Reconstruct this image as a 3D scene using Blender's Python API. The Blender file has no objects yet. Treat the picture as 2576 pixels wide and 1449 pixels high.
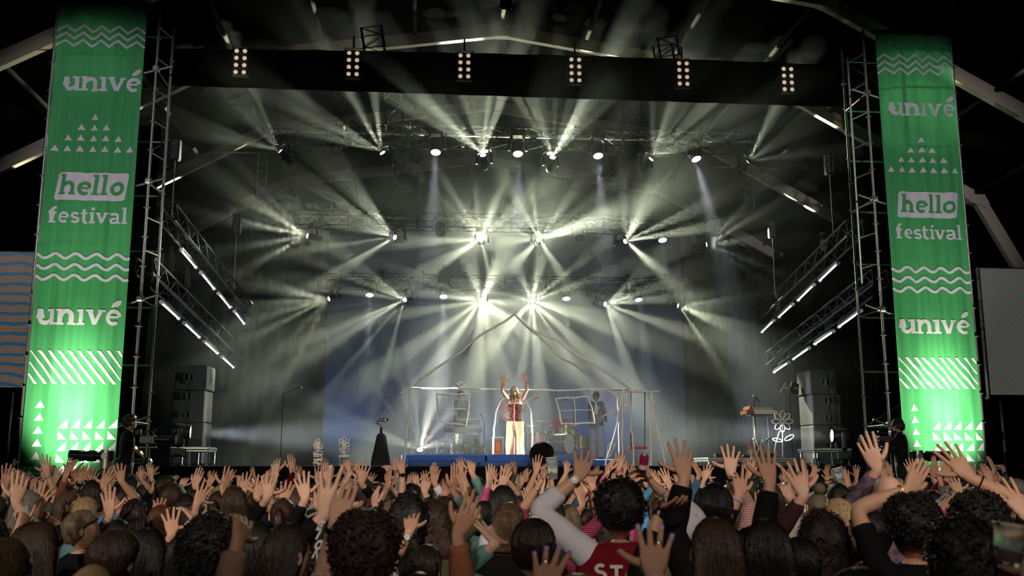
import bpy, bmesh, math, random
import numpy as np
from mathutils import Vector, Matrix, Quaternion
C = bpy.context.scene.collection
SC = bpy.context.scene
PI = math.pi
# ------------------------------------------------------------------ camera
F = 2504.0; CX = 1288.0; CY = 724.5; EYE = 1.85; PITCH = math.atan(459.0/2504.0)
cd = bpy.data.cameras.new('camera'); cam = bpy.data.objects.new('camera', cd); C.objects.link(cam)
cam.location = (0, 0, EYE); cam.rotation_euler = (PI/2+PITCH, 0, 0)
cd.sensor_width = 36.0; cd.lens = F/2576*36.0; cd.clip_end = 200; cd.clip_start = 0.1
cd.dof.use_dof = True; cd.dof.focus_distance = 19.0; cd.dof.aperture_fstop = 4.5
SC.camera = cam
# ------------------------------------------------------------------ view and world
vs = SC.view_settings; vs.view_transform = 'Standard'; vs.look = 'None'; vs.gamma = 1; vs.use_curve_mapping = False
vs.exposure = 0.0
SC.cycles.volume_bounces = 0; SC.cycles.max_bounces = 4; SC.cycles.diffuse_bounces = 2; SC.cycles.glossy_bounces = 2
SC.cycles.transparent_max_bounces = 8; SC.cycles.transmission_bounces = 4
SC.cycles.use_light_tree = True; SC.cycles.use_denoising = True; SC.cycles.sample_clamp_indirect = 4
SC.cycles.adaptive_threshold = 0.12; SC.cycles.adaptive_min_samples = 16; SC.cycles.volume_step_rate = 5
w = bpy.data.worlds.new('night'); SC.world = w; w.use_nodes = True
w.node_tree.nodes['Background'].inputs[0].default_value = (.55, .62, .7, 1)
w.node_tree.nodes['Background'].inputs[1].default_value = 0.0
# ------------------------------------------------------------------ places
def ray(px, py):
    x = (px-CX)/F; y = (CY-py)/F; c, s = math.cos(PITCH), math.sin(PITCH)
    return Vector((x, c-y*s, s+y*c))
def at(px, py, d):
    """the point seen at a pixel, on the upright plane d metres ahead"""
    r = ray(px, py); return Vector((0, 0, EYE)) + r*(d/r.y)
PHI = math.radians(5); UX = Vector((math.cos(PHI), math.sin(PHI), 0)); VX = Vector((-math.sin(PHI), math.cos(PHI), 0))
ORG = Vector((0.0, 19.8, 0))
STZ = 1.94
def S(s, t, z): return ORG + UX*s + VX*t + Vector((0, 0, z))      # stage frame -> world
def st(px, py, t):
    """the point seen at a pixel, on the upright plane t metres behind the stage edge"""
    r = ray(px, py); o = Vector((0, 0, EYE)); k = (t - (o-ORG).dot(VX))/r.dot(VX); return o + r*k
def sz(px, py, t):
    p = st(px, py, t); return (p-ORG).dot(UX), p.z
SROT = Matrix.Rotation(PHI, 4, 'Z')
# ------------------------------------------------------------------ haze that fills the stage
def nd(nt, kind, **kw):
    n = nt.nodes.new(kind)
    for k, v in kw.items(): setattr(n, k, v)
    return n
def haze_mat(name, dens):
    m = bpy.data.materials.new(name); m.use_nodes = True; nt = m.node_tree; nt.nodes.clear(); L = nt.links.new
    o = nd(nt, 'ShaderNodeOutputMaterial'); v = nd(nt, 'ShaderNodeVolumeScatter')
    v.inputs['Anisotropy'].default_value = HAZE_G; v.inputs['Color'].default_value = (.93, .97, 1, 1)
    L(v.outputs[0], o.inputs['Volume'])
    tc = nd(nt, 'ShaderNodeTexCoord'); sp = nd(nt, 'ShaderNodeSeparateXYZ'); L(tc.outputs['Object'], sp.inputs[0])
    nz = nd(nt, 'ShaderNodeTexNoise'); nz.inputs['Scale'].default_value = .5; nz.inputs['Detail'].default_value = 3.5
    nz.inputs['Distortion'].default_value = .4
    L(tc.outputs['Object'], nz.inputs['Vector'])
    def mr(src, a, b, c, d, smooth=True):
        r = nd(nt, 'ShaderNodeMapRange'); r.interpolation_type = 'SMOOTHSTEP' if smooth else 'LINEAR'
        for i, q in enumerate((a, b, c, d)): r.inputs[i+1].default_value = q
        L(src, r.inputs[0]); return r.outputs[0]
    def ma(op, a, b):
        r = nd(nt, 'ShaderNodeMath', operation=op)
        for i, q in enumerate((a, b)):
            if isinstance(q, (int, float)): r.inputs[i].default_value = q
            else: L(q, r.inputs[i])
        return r.outputs[0]
    base = mr(nz.outputs[0], .36, .68, .35, 1.9)
    low = mr(sp.outputs[2], 2.0, 7.5, HAZE_LOW, .8)          # smoke lies thicker near the stage floor
    tf = ma('MINIMUM', mr(sp.outputs[2], 7.4, 11.0, 8.6, .6, False), mr(sp.outputs[2], 3.2, 7.6, 1.5, 8.6, False))   # and thins out towards the audience, sooner up among the lamps
    back = mr(ma('SUBTRACT', sp.outputs[1], tf), -1.0, 3.2, .05, 1.0)
    ax = ma('ABSOLUTE', sp.outputs[0], 0)
    side = mr(ax, 5.2, 8.5, 1.0, .05)
    top = ma('SUBTRACT', mr(sp.outputs[2], 9.6, 12.3, 1.0, .15), ma('MULTIPLY', mr(sp.outputs[2], 9.0, 10.6, 0, .93), mr(sp.outputs[1], 3.8, 6.2, 0, 1)))
    top = ma('MAXIMUM', top, .04)
    d = ma('MULTIPLY', ma('MULTIPLY', base, low), ma('MULTIPLY', back, ma('MULTIPLY', side, top)))
    L(ma('MULTIPLY', d, dens), v.inputs['Density'])
    return m
DEBUG = False
POW = 0.38
HAZE_G = .3; HAZE_LOW = .75
def make_haze():
    bm = bmesh.new()
    prof = [(-1.6, 3.6), (0.25, 3.6), (0.25, STZ+.02), (14.6, STZ+.02), (14.6, 12.4), (-1.6, 12.4)]
    a = [bm.verts.new((-9.2, t, z)) for t, z in prof]; b = [bm.verts.new((9.4, t, z)) for t, z in prof]
    bm.faces.new(a); bm.faces.new(b[::-1])
    for i in range(6): bm.faces.new((a[i], b[i], b[(i+1) % 6], a[(i+1) % 6]))
    bmesh.ops.recalc_face_normals(bm, faces=bm.faces)
    me = bpy.data.meshes.new('haze'); bm.to_mesh(me); bm.free(); me.materials.append(haze_mat('haze', HAZE_D))
    o = bpy.data.objects.new('haze', me); C.objects.link(o); o.matrix_world = Matrix.Translation(ORG) @ SROT
    o['kind'] = 'stuff'; o['label'] = 'pale smoke haze filling the air over the stage'; o['category'] = 'haze'
HAZE_D = .06
make_haze()
# ------------------------------------------------------------------ materials
MATS = {}
def mat(name, col=(.5, .5, .5), rough=.6, metal=0, var=.12, scale=8, bump=0, emit=None, es=0, trans=0, spec=.5, alpha=1, bscale=None, sheen=0, stretch=None):
    if name in MATS: return MATS[name]
    m = bpy.data.materials.new(name); m.use_nodes = True; nt = m.node_tree; b = nt.nodes['Principled BSDF']; L = nt.links.new
    b.inputs['Roughness'].default_value = rough; b.inputs['Metallic'].default_value = metal
    b.inputs['Specular IOR Level'].default_value = spec
    tc = nd(nt, 'ShaderNodeTexCoord'); src = tc.outputs['Object']
    if stretch:
        mp = nd(nt, 'ShaderNodeMapping'); mp.inputs['Scale'].default_value = stretch; L(src, mp.inputs[0]); src = mp.outputs[0]
    nz = nd(nt, 'ShaderNodeTexNoise'); nz.inputs['Scale'].default_value = scale; nz.inputs['Detail'].default_value = 4; L(src, nz.inputs['Vector'])
    rp = nd(nt, 'ShaderNodeMix', data_type='RGBA')
    c = [min(1, max(0, x)) for x in col]
    rp.inputs[6].default_value = tuple(x*(1-var) for x in c)+(1,); rp.inputs[7].default_value = tuple(min(1, x*(1+var)) for x in c)+(1,)
    L(nz.outputs[0], rp.inputs[0]); L(rp.outputs[2], b.inputs['Base Color'])
    if bump:
        n2 = nd(nt, 'ShaderNodeTexNoise'); n2.inputs['Scale'].default_value = bscale or scale*4; n2.inputs['Detail'].default_value = 3; L(src, n2.inputs['Vector'])
        bp = nd(nt, 'ShaderNodeBump'); bp.inputs['Strength'].default_value = bump; bp.inputs['Distance'].default_value = .01
        L(n2.outputs[0], bp.inputs['Height']); L(bp.outputs[0], b.inputs['Normal'])
    if es: b.inputs['Emission Color'].default_value = tuple(emit)+(1,); b.inputs['Emission Strength'].default_value = es
    if trans: b.inputs['Transmission Weight'].default_value = trans
    if sheen: b.inputs['Sheen Weight'].default_value = sheen
    MATS[name] = m; return m
M_BLACK = lambda: mat('black metal', (.012, .012, .013), .45, .3, .2)
M_ALU = lambda: mat('brushed aluminium', (.62, .62, .6), .34, .9, .1, 20)
M_ALUD = lambda: mat('dull truss tube', (.025, .025, .023), .5, .8, .2, 12)
M_STEEL = lambda: mat('galvanised steel', (.25, .25, .24), .42, .85, .25, 14)
M_CHROME = lambda: mat('chrome', (.8, .8, .8), .15, 1, .05)
M_RUBBER = lambda: mat('black rubber', (.01, .01, .01), .8, 0, .2)
M_CLOTHK = lambda: mat('black molton', (.006, .006, .006), .95, 0, .3, 3, .3, spec=.1)
# ------------------------------------------------------------------ mesh building
class MB:
    def __init__(s): s.v = []; s.f = []; s.mi = []; s.cur = 0
    def add(s, vs_, fs):
        n = len(s.v); s.v += [tuple(p) for p in vs_]; s.f += [tuple(i+n for i in f) for f in fs]; s.mi += [s.cur]*len(fs); return s
    def box(s, c, d, M=None):
        x, y, z = d[0]/2, d[1]/2, d[2]/2; c = Vector(c)
        p = [Vector((a*x, b*y, e*z)) for a in (-1, 1) for b in (-1, 1) for e in (-1, 1)]
        p = [(M @ q if M is not None else q)+c for q in p]
        return s.add(p, [(0, 1, 3, 2), (4, 6, 7, 5), (0, 4, 5, 1), (2, 3, 7, 6), (0, 2, 6, 4), (1, 5, 7, 3)])
    def cbox(s, c, d, ch=.01, M=None):
        """box with chamfered edges"""
        x, y, z = d[0]/2, d[1]/2, d[2]/2; ch = min(ch, x*.9, y*.9, z*.9); c = Vector(c); idx = {}; p = []
        for a in (-1, 1):
            for b in (-1, 1):
                for e in (-1, 1):
                    for k in range(3):
                        q = Vector((a*(x-(ch if k != 0 else 0)), b*(y-(ch if k != 1 else 0)), e*(z-(ch if k != 2 else 0))))
                        idx[a, b, e, k] = len(p); p.append((M @ q if M is not None else q)+c)
        fs = []
        g = (-1, 1)
        for a in g:
            fs.append([idx[a, -1, -1, 0], idx[a, 1, -1, 0], idx[a, 1, 1, 0], idx[a, -1, 1, 0]][::a])
            fs.append([idx[-1, a, -1, 1], idx[-1, a, 1, 1], idx[1, a, 1, 1], idx[1, a, -1, 1]][::a])
            fs.append([idx[-1, -1, a, 2], idx[1, -1, a, 2], idx[1, 1, a, 2], idx[-1, 1, a, 2]][::a])
            for b in g:
                o = a*b
                fs.append([idx[a, b, -1, 0], idx[a, b, -1, 1], idx[a, b, 1, 1], idx[a, b, 1, 0]][::o])
                fs.append([idx[a, -1, b, 2], idx[a, -1, b, 0], idx[a, 1, b, 0], idx[a, 1, b, 2]][::o])
                fs.append([idx[-1, a, b, 1], idx[-1, a, b, 2], idx[1, a, b, 2], idx[1, a, b, 1]][::o])
                for e in g: fs.append([idx[a, b, e, 0], idx[a, b, e, 1], idx[a, b, e, 2]][::a*b*e])
        return s.add(p, fs)
    def tube(s, pts, r, n=8, cap=True, up=None, close=False):
        pts = [Vector(p) for p in pts]; m = len(pts)
        rr = r if isinstance(r, (list, tuple)) else [r]*m
        d0 = (pts[1]-pts[0]).normalized()
        a = Vector(up) if up else (Vector((0, 0, 1)) if abs(d0.z) < .9 else Vector((1, 0, 0)))
        vs_ = []; prev = (a - d0*a.dot(d0)).normalized()
        for i in range(m):
            if close: d = (pts[(i+1) % m]-pts[i-1])
            else: d = (pts[min(i+1, m-1)]-pts[max(i-1, 0)])
            d = d.normalized() if d.length > 1e-9 else d0
            q = prev - d*prev.dot(d); prev = q.normalized() if q.length > 1e-6 else prev; y = d.cross(prev)
            ri = rr[i]; rx, ry = ri if isinstance(ri, tuple) else (ri, ri)
            for k in range(n):
                t = 2*PI*k/n; vs_.append(pts[i]+prev*(rx*math.cos(t))+y*(ry*math.sin(t)))
        fs = [(i*n+k, i*n+(k+1) % n, (i+1)*n+(k+1) % n, (i+1)*n+k) for i in range(m-1) for k in range(n)]
        if close: fs += [((m-1)*n+k, (m-1)*n+(k+1) % n, (k+1) % n, k) for k in range(n)]
        elif cap: fs += [tuple(range(n))[::-1], tuple(range((m-1)*n, m*n))]
        return s.add(vs_, fs)
    def lathe(s, prof, n=20, M=None, cap=True):
        """prof = (radius, height) pairs round local z"""
        vs_ = []
        for r, z in prof:
            for k in range(n):
                q = Vector((r*math.cos(2*PI*k/n), r*math.sin(2*PI*k/n), z)); vs_.append(M @ q if M is not None else q)
        m = len(prof); fs = [(i*n+k, i*n+(k+1) % n, (i+1)*n+(k+1) % n, (i+1)*n+k) for i in range(m-1) for k in range(n)]
        if cap: fs += [tuple(range(n))[::-1], tuple(range((m-1)*n, m*n))]
        return s.add(vs_, fs)
    def cyl(s, a, b, r, n=12, r2=None):
        return s.tube([a, b], [r, r if r2 is None else r2], n)
    def prism(s, poly, y0, y1, M=None):
        """outline in local x, z pushed from y0 to y1"""
        k = len(poly); p = [Vector((x, y0, z)) for x, z in poly]+[Vector((x, y1, z)) for x, z in poly]
        if M is not None: p = [M @ q for q in p]
        return s.add(p, [tuple(range(k)), tuple(range(2*k-1, k-1, -1))]+[(i, i+k, (i+1) % k+k, (i+1) % k) for i in range(k)])
    def obj(s, name, m, parent=None, smooth=False, M=None):
        me = bpy.data.meshes.new(name); me.from_pydata(s.v, [], s.f)
        for x in (m if isinstance(m, (list, tuple)) else [m]): me.materials.append(x)
        if any(s.mi): me.polygons.foreach_set('material_index', s.mi)
        if smooth: me.polygons.foreach_set('use_smooth', [True]*len(s.f))
        me.update()
        if smooth and smooth != 2: me.set_sharp_from_angle(angle=math.radians(40))
        o = bpy.data.objects.new(name, me); C.objects.link(o)
        if M is not None: o.matrix_world = M
        if parent is not None: o.parent = parent
        return o
def tag(o, label, cat, group=None, kind=None):
    o['label'] = label; o['category'] = cat
    if group: o['group'] = group
    if kind: o['kind'] = kind
    return o
def thing(name, label, cat, loc=(0, 0, 0), rot=None, group=None):
    o = bpy.data.objects.new(name, None); C.objects.link(o); o.location = loc
    if rot is not None: o.rotation_euler = rot
    return tag(o, label, cat, group)
def struct(o): o['kind'] = 'structure'; return o
def copy_thing(o, loc=None, rot=None, label=None, parent=None):
    c = o.copy(); C.objects.link(c)
    if parent is not None: c.parent = parent
    if loc is not None: c.location = loc
    if rot is not None: c.rotation_euler = rot
    if label: c['label'] = label
    for ch in list(o.children): copy_thing(ch, parent=c)
    return c
SE = (0, 0, PHI)                                                   # things that stand square to the stage
def T(loc=(0, 0, 0), rz=0, rx=0, ry=0): return Matrix.Translation(Vector(loc)) @ Matrix.Rotation(rz, 4, 'Z') @ Matrix.Rotation(ry, 4, 'Y') @ Matrix.Rotation(rx, 4, 'X')
def aim_rot(d, roll=0):
    q = Vector(d).to_track_quat('-Z', 'Y'); return q.to_euler()
def spot(name, p, d, power, size, col, blend=.3, soft=.05, parent=None):
    l = bpy.data.lights.new(name, 'SPOT'); l.energy = power; l.spot_size = math.radians(size); l.spot_blend = blend; l.shadow_soft_size = soft; l.color = col
    o = bpy.data.objects.new(name, l); C.objects.link(o); o.location = p; o.rotation_euler = aim_rot(d); return o
# ------------------------------------------------------------------ tent, stage and drapes
K_TENT = mat('black tent fabric', (.0003, .0003, .0003), .95, 0, .3, .6, spec=0)
WOOD = mat('laminated roof beam', (.3, .26, .2), .6, 0, .12, 1.2, .1)
def sbox(name, m, s0, s1, t0, t1, z0, z1):
    b = MB(); b.box(((s0+s1)/2, (t0+t1)/2, (z0+z1)/2), (s1-s0, t1-t0, z1-z0)); return b.obj(name, m, M=Matrix.Translation(ORG) @ SROT)
struct(sbox('floor', mat('trodden dark ground', (.02, .018, .015), .9, 0, .4, 2, .4), -24, 24, -24, 26, -.1, 0))
struct(sbox('wall_back', K_TENT, -24, 24, 22, 22.2, 0, 13))
struct(sbox('wall_left', K_TENT, -16.6, -16.4, -24, 22, 0, 1))
struct(sbox('wall_right', K_TENT, 16.4, 16.6, -24, 22, 0, 1))
# gable profile of the tent, s and height
APEX = 12.45; PROF = [(0, APEX), (6.4, 11.5), (11.9, 8.45), (13.5, 5.4), (16.2, 0)]
b = MB(); pr = [(-s, z+.35) for s, z in PROF[::-1]]+[(s, z+.35) for s, z in PROF[1:]]
for i in range(len(pr)-1):
    (a, z0), (c, z1) = pr[i], pr[i+1]
    b.add([(a, -24, z0), (c, -24, z1), (c, 22, z1), (a, 22, z0)], [(0, 1, 2, 3)])
o = b.obj('ceiling', K_TENT, M=Matrix.Translation(ORG) @ SROT); struct(o)
for k, t in enumerate((-1.0, 3.1, 8.2, 13.4)):
    b = MB()
    path = [(-s, z) for s, z in PROF[::-1]]+[(s, z) for s, z in PROF[1:]]
    for i in range(len(path)-1):
        (a, z0), (c, z1) = path[i], path[i+1]
        d = Vector((c-a, 0, z1-z0)); L = d.length; ang = math.atan2(z1-z0, c-a)
        b.box(((a+c)/2, t, (z0+z1)/2), (L+.02, .16, .3), Matrix.Rotation(-ang, 3, 'Y'))
    b.box((0, t, APEX-.02), (1.1, .2, .3))
    for s_ in (-11.9, -6.4, 6.4, 11.9): b.box((s_, t, dict(PROF)[abs(s_)]), (.5, .2, .32), Matrix.Rotation(math.copysign(.35, s_), 3, 'Y'))
    struct(b.obj('ceiling_beam', WOOD, M=Matrix.Translation(ORG) @ SROT))
b = MB()
for s_, z in [(x*q, 12.45-.148*x if x < 6.5 else 11.5-.5545*(x-6.4)) for x in (0, 2.1, 4.3, 6.4, 8.2, 10, 11.8) for q in ((1, -1) if x else (1,))]:
    b.cyl((s_, -16, z+.12), (s_, 21, z+.12), .05, 8)
o = b.obj('ceiling_beam', mat('dark purlin tube', (.008, .0075, .006), .9, 0, spec=.05)); o.matrix_world = Matrix.Translation(ORG) @ SROT; o['kind'] = 'structure'
# stage
STG = mat('black stage board', (.035, .038, .045), .35, 0, .25, 1.5, .05)
struct(sbox('stage_floor', STG, -11, 11, 0, 15.6, STZ-.12, STZ))
struct(sbox('stage_front_wall', M_CLOTHK(), -9.2, 9.4, -.06, 0, 0, STZ-.01))
b = MB(); b.box((0, -.01, 0), (18.4, .05, .05)); o = b.obj('trim_1', mat('dark stage edge rail', (.05, .05, .05), .4, .6), M=Matrix.Translation(S(0, 0, STZ-.03)) @ SROT); struct(o)
def cloth(name, m, s0, s1, z0, z1, t, amp=.05, wl=.35, along='s', parent=None, nz=10):
    """hanging cloth with upright folds"""
    n = max(8, int(abs(s1-s0)/wl*8)); rng = random.Random(int(s0*31+t*7)); ph = rng.random()*6; vs_ = []; fs = []
    for i in range(n+1):
        u = s0+(s1-s0)*i/n; w_ = amp*math.sin(u/wl*2*PI+ph+.8*math.sin(u*1.7))
        for j in range(nz+1):
            z = z0+(z1-z0)*j/nz; f = w_*(1-.3*j/nz)+.3*amp*math.sin(z*2.1+u*3)
            vs_.append((u, t+f, z) if along == 's' else (t+f, u, z))
    for i in range(n):
        for j in range(nz): q = i*(nz+1)+j; fs.append((q, q+nz+1, q+nz+2, q+1))
    b = MB(); b.add(vs_, fs); return b.obj(name, m, parent, smooth=2, M=Matrix.Translation(ORG) @ SROT)
DRAPE = mat('black wool drape', (.0012, .0012, .0011), .95, 0, .3, 2, .3, spec=0)
BLUE = mat('navy backdrop cloth', (.05, .17, .48), .85, 0, .15, .7, .1, spec=.2)
s0, _ = sz(822, 800, 14.9); s1, _ = sz(1716, 800, 14.9); _, z1 = sz(1200, 566, 14.9)
o = cloth('backdrop', BLUE, s0, s1, STZ, z1, 14.9, .012, 1.4); tag(o, 'tall navy blue backdrop cloth hanging behind the band', 'backdrop'); o['kind'] = 'thing'
def bar(parent, a, b_, r=.03, name='rail', m=None):
    x = MB(); x.cyl(a, b_, r); return x.obj(name, m or M_STEEL(), parent)
for nm, a0, a1, lab in (('drape', -10.9, s0-.02, 'black drape behind the stage beside the blue backdrop, on the speaker tower side with two lit truss bars left'),
                        ('drape', s1+.02, 10.9, 'black drape behind the stage at the right of the blue backdrop')):
    o = cloth(nm, DRAPE, a0, a1, STZ, 11.2, 15.1, .07, .4); tag(o, lab[:80] if nm == 'x' else lab, 'drape')
bpy.data.objects['drape']['label'] = 'black drape behind the stage at the left of the blue backdrop'
for sg in (-1, 1):
    o = cloth('drape', DRAPE, 1.3, 14.5, STZ, 8.6, sg*9.3 if sg < 0 else 9.6, .07, .42, along='t')
    tag(o, 'black side drape along the %s wing of the stage' % ('left' if sg < 0 else 'right'), 'drape')
    o = cloth('drape', DRAPE, sg*8.0 if sg > 0 else -9.2, 9.5 if sg > 0 else -7.35, STZ, 9.0, .9, .06, .35)
    tag(o, 'narrow black front drape standing beside the %s banner tower' % ('left' if sg < 0 else 'right'), 'drape')
# black header cloth across the front of the stage roof
_, z0 = sz(1290, 243, .6)
b = MB(); n = 40
sl, zl = sz(385, 122, .6); sr, zr = sz(2135, 165, .6); _, zm = sz(1290, 136, .6)
for i in range(n+1):
    f = i/n; s_ = sl+(sr-sl)*f; zt = zl+(zr-zl)*f
    zt += (zm-(zl+zr)/2)*4*f*(1-f)
    b.v += [(s_, .6+.015*math.sin(s_*5), z0), (s_, .6+.02*math.sin(s_*5+.6), zt)]
b.f = [(2*i, 2*i+2, 2*i+3, 2*i+1) for i in range(n)]; b.mi = [0]*n
o = b.obj('valance', K_TENT, M=Matrix.Translation(ORG) @ SROT); tag(o, 'wide black header cloth hanging across the top of the stage behind the blinders', 'valance')
# ------------------------------------------------------------------ the lamps of the show
def gobo(l, seed, scale, thr, floor=.0):
    """breaks a spotlight into many thin rays, as its glass gobo and prism do"""
    l.use_nodes = True; nt = l.node_tree; em = nt.nodes['Emission']; L = nt.links.new
    tc = nd(nt, 'ShaderNodeTexCoord'); sp = nd(nt, 'ShaderNodeSeparateXYZ'); L(tc.outputs['Normal'], sp.inputs[0])
    iv = nd(nt, 'ShaderNodeMath', operation='DIVIDE'); iv.inputs[0].default_value = 1; L(sp.outputs[2], iv.inputs[1])
    dv = nd(nt, 'ShaderNodeVectorMath', operation='SCALE'); L(tc.outputs['Normal'], dv.inputs[0]); L(iv.outputs[0], dv.inputs['Scale'])
    ad = nd(nt, 'ShaderNodeVectorMath', operation='ADD'); ad.inputs[1].default_value = (seed*3.1, seed*1.7, 0); L(dv.outputs[0], ad.inputs[0])
    vo = nd(nt, 'ShaderNodeTexVoronoi', voronoi_dimensions='2D'); vo.inputs['Scale'].default_value = scale; L(ad.outputs[0], vo.inputs['Vector'])
    mr = nd(nt, 'ShaderNodeMapRange', interpolation_type='SMOOTHSTEP')
    for i, q in enumerate((thr, thr*.45, floor, 1)): mr.inputs[i+1].default_value = q
    L(vo.outputs['Distance'], mr.inputs[0]); L(mr.outputs[0], em.inputs['Strength'])
def rays(p, d, power, half, seed, n, col=None):
    """the separate narrow rays a prism splits one beam light into"""
    rng = random.Random(seed*7+1); q = Vector(d).to_track_quat('Z', 'Y')
    for j in range(n):
        ring = (0, 1, 2, 1, 2)[j % 5]; r_ = math.radians(half)*(.3, .72, 1.0)[ring]*(1+.12*rng.uniform(-1, 1)); a = j*2.399+rng.uniform(-.3, .3)
        v = q @ Vector((math.sin(r_)*math.cos(a), math.sin(r_)*math.sin(a), math.cos(r_)))
        spot('beam', p+d*.03, v, power*rng.uniform(.6, 1.35), rng.choice((5, 7, 9, 11)), col or FCOL, .6, .03)
LENS = mat('lit lens', (1, 1, 1), .3, emit=(1, .97, .8), es=90)
LENSW = mat('lit wash lens', (1, 1, 1), .3, emit=(1, .93, .95), es=9)
LENSD = mat('unlit lens', (.25, .25, .24), .15, .2, var=.6, scale=60)
def moving_head(p, d, lab, grp, on=True, size=1.0, kind='beam', standing=False):
    """a lamp head in its yoke; p is the lens, d where it points"""
    d = Vector(d).normalized(); wash = kind == 'wash'
    R = .11*size if wash else .075*size; hl = .26*size if wash else .34*size
    c = Vector(p)-d*(hl*.62)                                       # tilt axis
    up = Vector((0, 0, -1 if standing else 1)); basec = c+up*(.34*size)
    side = d.cross(up); side = side.normalized() if side.length > .15 else UX.copy()
    t = thing('moving_head', lab, 'stage light', basec+up*.08*size, group=grp); O = t.location.copy()
    fr = Matrix((side, up.cross(side).normalized()*-1, up)).transposed()
    b = MB(); b.cbox(c+up*.34*size-O, (.34*size, .26*size, .14*size), .02, fr); b.obj('base', M_BLACK(), t)
    for sg in (-1, 1):
        b = MB(); q = side*sg*.19*size
        b.tube([c+up*.26*size+q*.6-O, c+up*.2*size+q-O, c+q-O, c-up*.05*size+q-O], [(.03*size, .05*size)]*4, 8, up=side); b.obj('yoke_arm', M_BLACK(), t, True)
    b = MB(); q = d.to_track_quat('Z', 'Y').to_matrix().to_4x4(); q.translation = Vector(p)-O-d*hl
    b.lathe([(R*.75, -.1*size), (R*1.15, -.05*size), (R*1.25, .03), (R*1.25, hl*.5), (R*1.1, hl*.6), (R*1.12, hl), (R*.98, hl), (R*.95, hl-.03)], 20, q, cap=False)
    b.lathe([(0, -.1*size), (R*.75, -.1*size)], 20, q, cap=False); h = b.obj('lamp_head', M_BLACK(), t, True)
    b = MB(); q2 = q.copy(); q2.translation = Vector(p)-O-d*.02
    if wash:
        pts = [(0, 0)]+[(.42*R*math.cos(a*PI/3), .42*R*math.sin(a*PI/3)) for a in range(6)]+[(.8*R*math.cos(a*PI/6), .8*R*math.sin(a*PI/6)) for a in range(12)]
        for x, y in pts:
            m_ = q2 @ Matrix.Translation((x, y, 0)); b.lathe([(R*.17, 0), (R*.13, .008), (0, .012)], 8, m_, cap=False)
        b.obj('lens', LENSW if on else LENSD, h, True)
        b = MB(); b.lathe([(0, -.006), (R*.97, -.006)], 20, q2, cap=False); b.obj('lens_plate', LENSW if on else M_BLACK(), h)
    else:
        b.lathe([(R*.9, 0), (R*.7, .012), (R*.35, .02), (0, .022)], 18, q2, cap=False); b.obj('lens', LENS if on else LENSD, h, True)
    if not standing:
        b = MB(); cc = c+up*.41*size-O; b.cyl(cc, cc+up*.12*size, .02, 8); b.obj('clamp', M_BLACK(), t)
    return t
ROWT = (4.2, 8.3, 11.6)
FANS = [[(705, 380), (962, 384), (1215, 390), (1390, 396), (1638, 400), (1881, 407)],
        [(773, 593), (993, 597), (1210, 603), (1356, 602), (1573, 607), (1778, 615)],
        [(827, 752), (1018, 754), (1210, 757), (1338, 757), (1523, 765), (1706, 769)]]
AZ = [(-58, -40, -14, 10, 36, 54), (-62, -46, -8, 6, 34, 62), (-60, -38, -8, 8, 36, 58)]
EL = (36, 4, -20)
PW = [(30000, 27000, 38000, 38000, 34000, 30000), (24000, 26000, 26000, 30000, 24000, 26000), (18000, 16000, 24000, 27000, 16000, 18000)]
ORD = ('first', 'second', 'third', 'fourth', 'fifth', 'last')
FCOL = (.95, 1, .70)
k = 0
for r in range(3):
    for i, (x, y) in enumerate(FANS[r]):
        p = st(x, y, ROWT[r]); a = math.radians(AZ[r][i]); e = math.radians(EL[r])
        d = UX*(math.sin(a)*math.cos(e))-VX*(math.cos(a)*math.cos(e))+Vector((0, 0, math.sin(e)))
        k += 1
        moving_head(p, d, 'lit beam light throwing a fan of rays, %s from left on %s truss' % (ORD[i], ('front', 'middle', 'rear')[r]), 'beam lights under the trusses', size=1.0)
        rays(p, d, PW[r][i]*POW, 36 if r == 0 else 42, k, 14 if i in (2, 3) else 10)
        if r and i in (2, 3): spot('beam', p+d*.03, d, PW[r][i]*POW*.04, 120, FCOL, .8, .04)  # added wide spot that makes a glow in the haze around the centre lamps
for q_ in (LENS, LENSW): q_.cycles.emission_sampling = 'NONE'
# soft downward wash lamps between them
WASH = [(4.2, [(845, 378, 0, 0), (1096, 384, 1, -.03), (1303, 388, 1, 0), (1505, 393, 1, .05), (1752, 401, 1.3, .22)]),
        (8.3, [(893, 580, 0, 0), (1108, 587, 0, 0), (1458, 598, 0, 0), (1667, 605, .12, .02)]),
        (11.6, [(930, 743, .35, 0), (1116, 747, .9, 0), (1425, 752, .5, 0), (1607, 755, .35, .1)])]
for r, (t, lst) in enumerate(WASH):
    for i, (x, y, pw, tilt) in enumerate(lst):
        p = st(x, y, t); d = Vector((0, 0, -1))+UX*tilt-VX*(.45 if pw else .6)
        moving_head(p, d, '%s round wash light, %s from left among those on the %s truss' % ('glowing white' if pw else 'unlit', ORD[i], ('front', 'middle', 'rear')[r]), 'wash lights under the trusses', bool(pw), 1.15, 'wash')
        if pw:
            spot('wash', p+Vector((0, 0, -.04)), Vector((0, 0, -1))+UX*tilt-VX*.02, (34000, 24000, 18000)[r]*pw*POW, 13, (.86, .86, 1), .5, .08)
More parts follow.
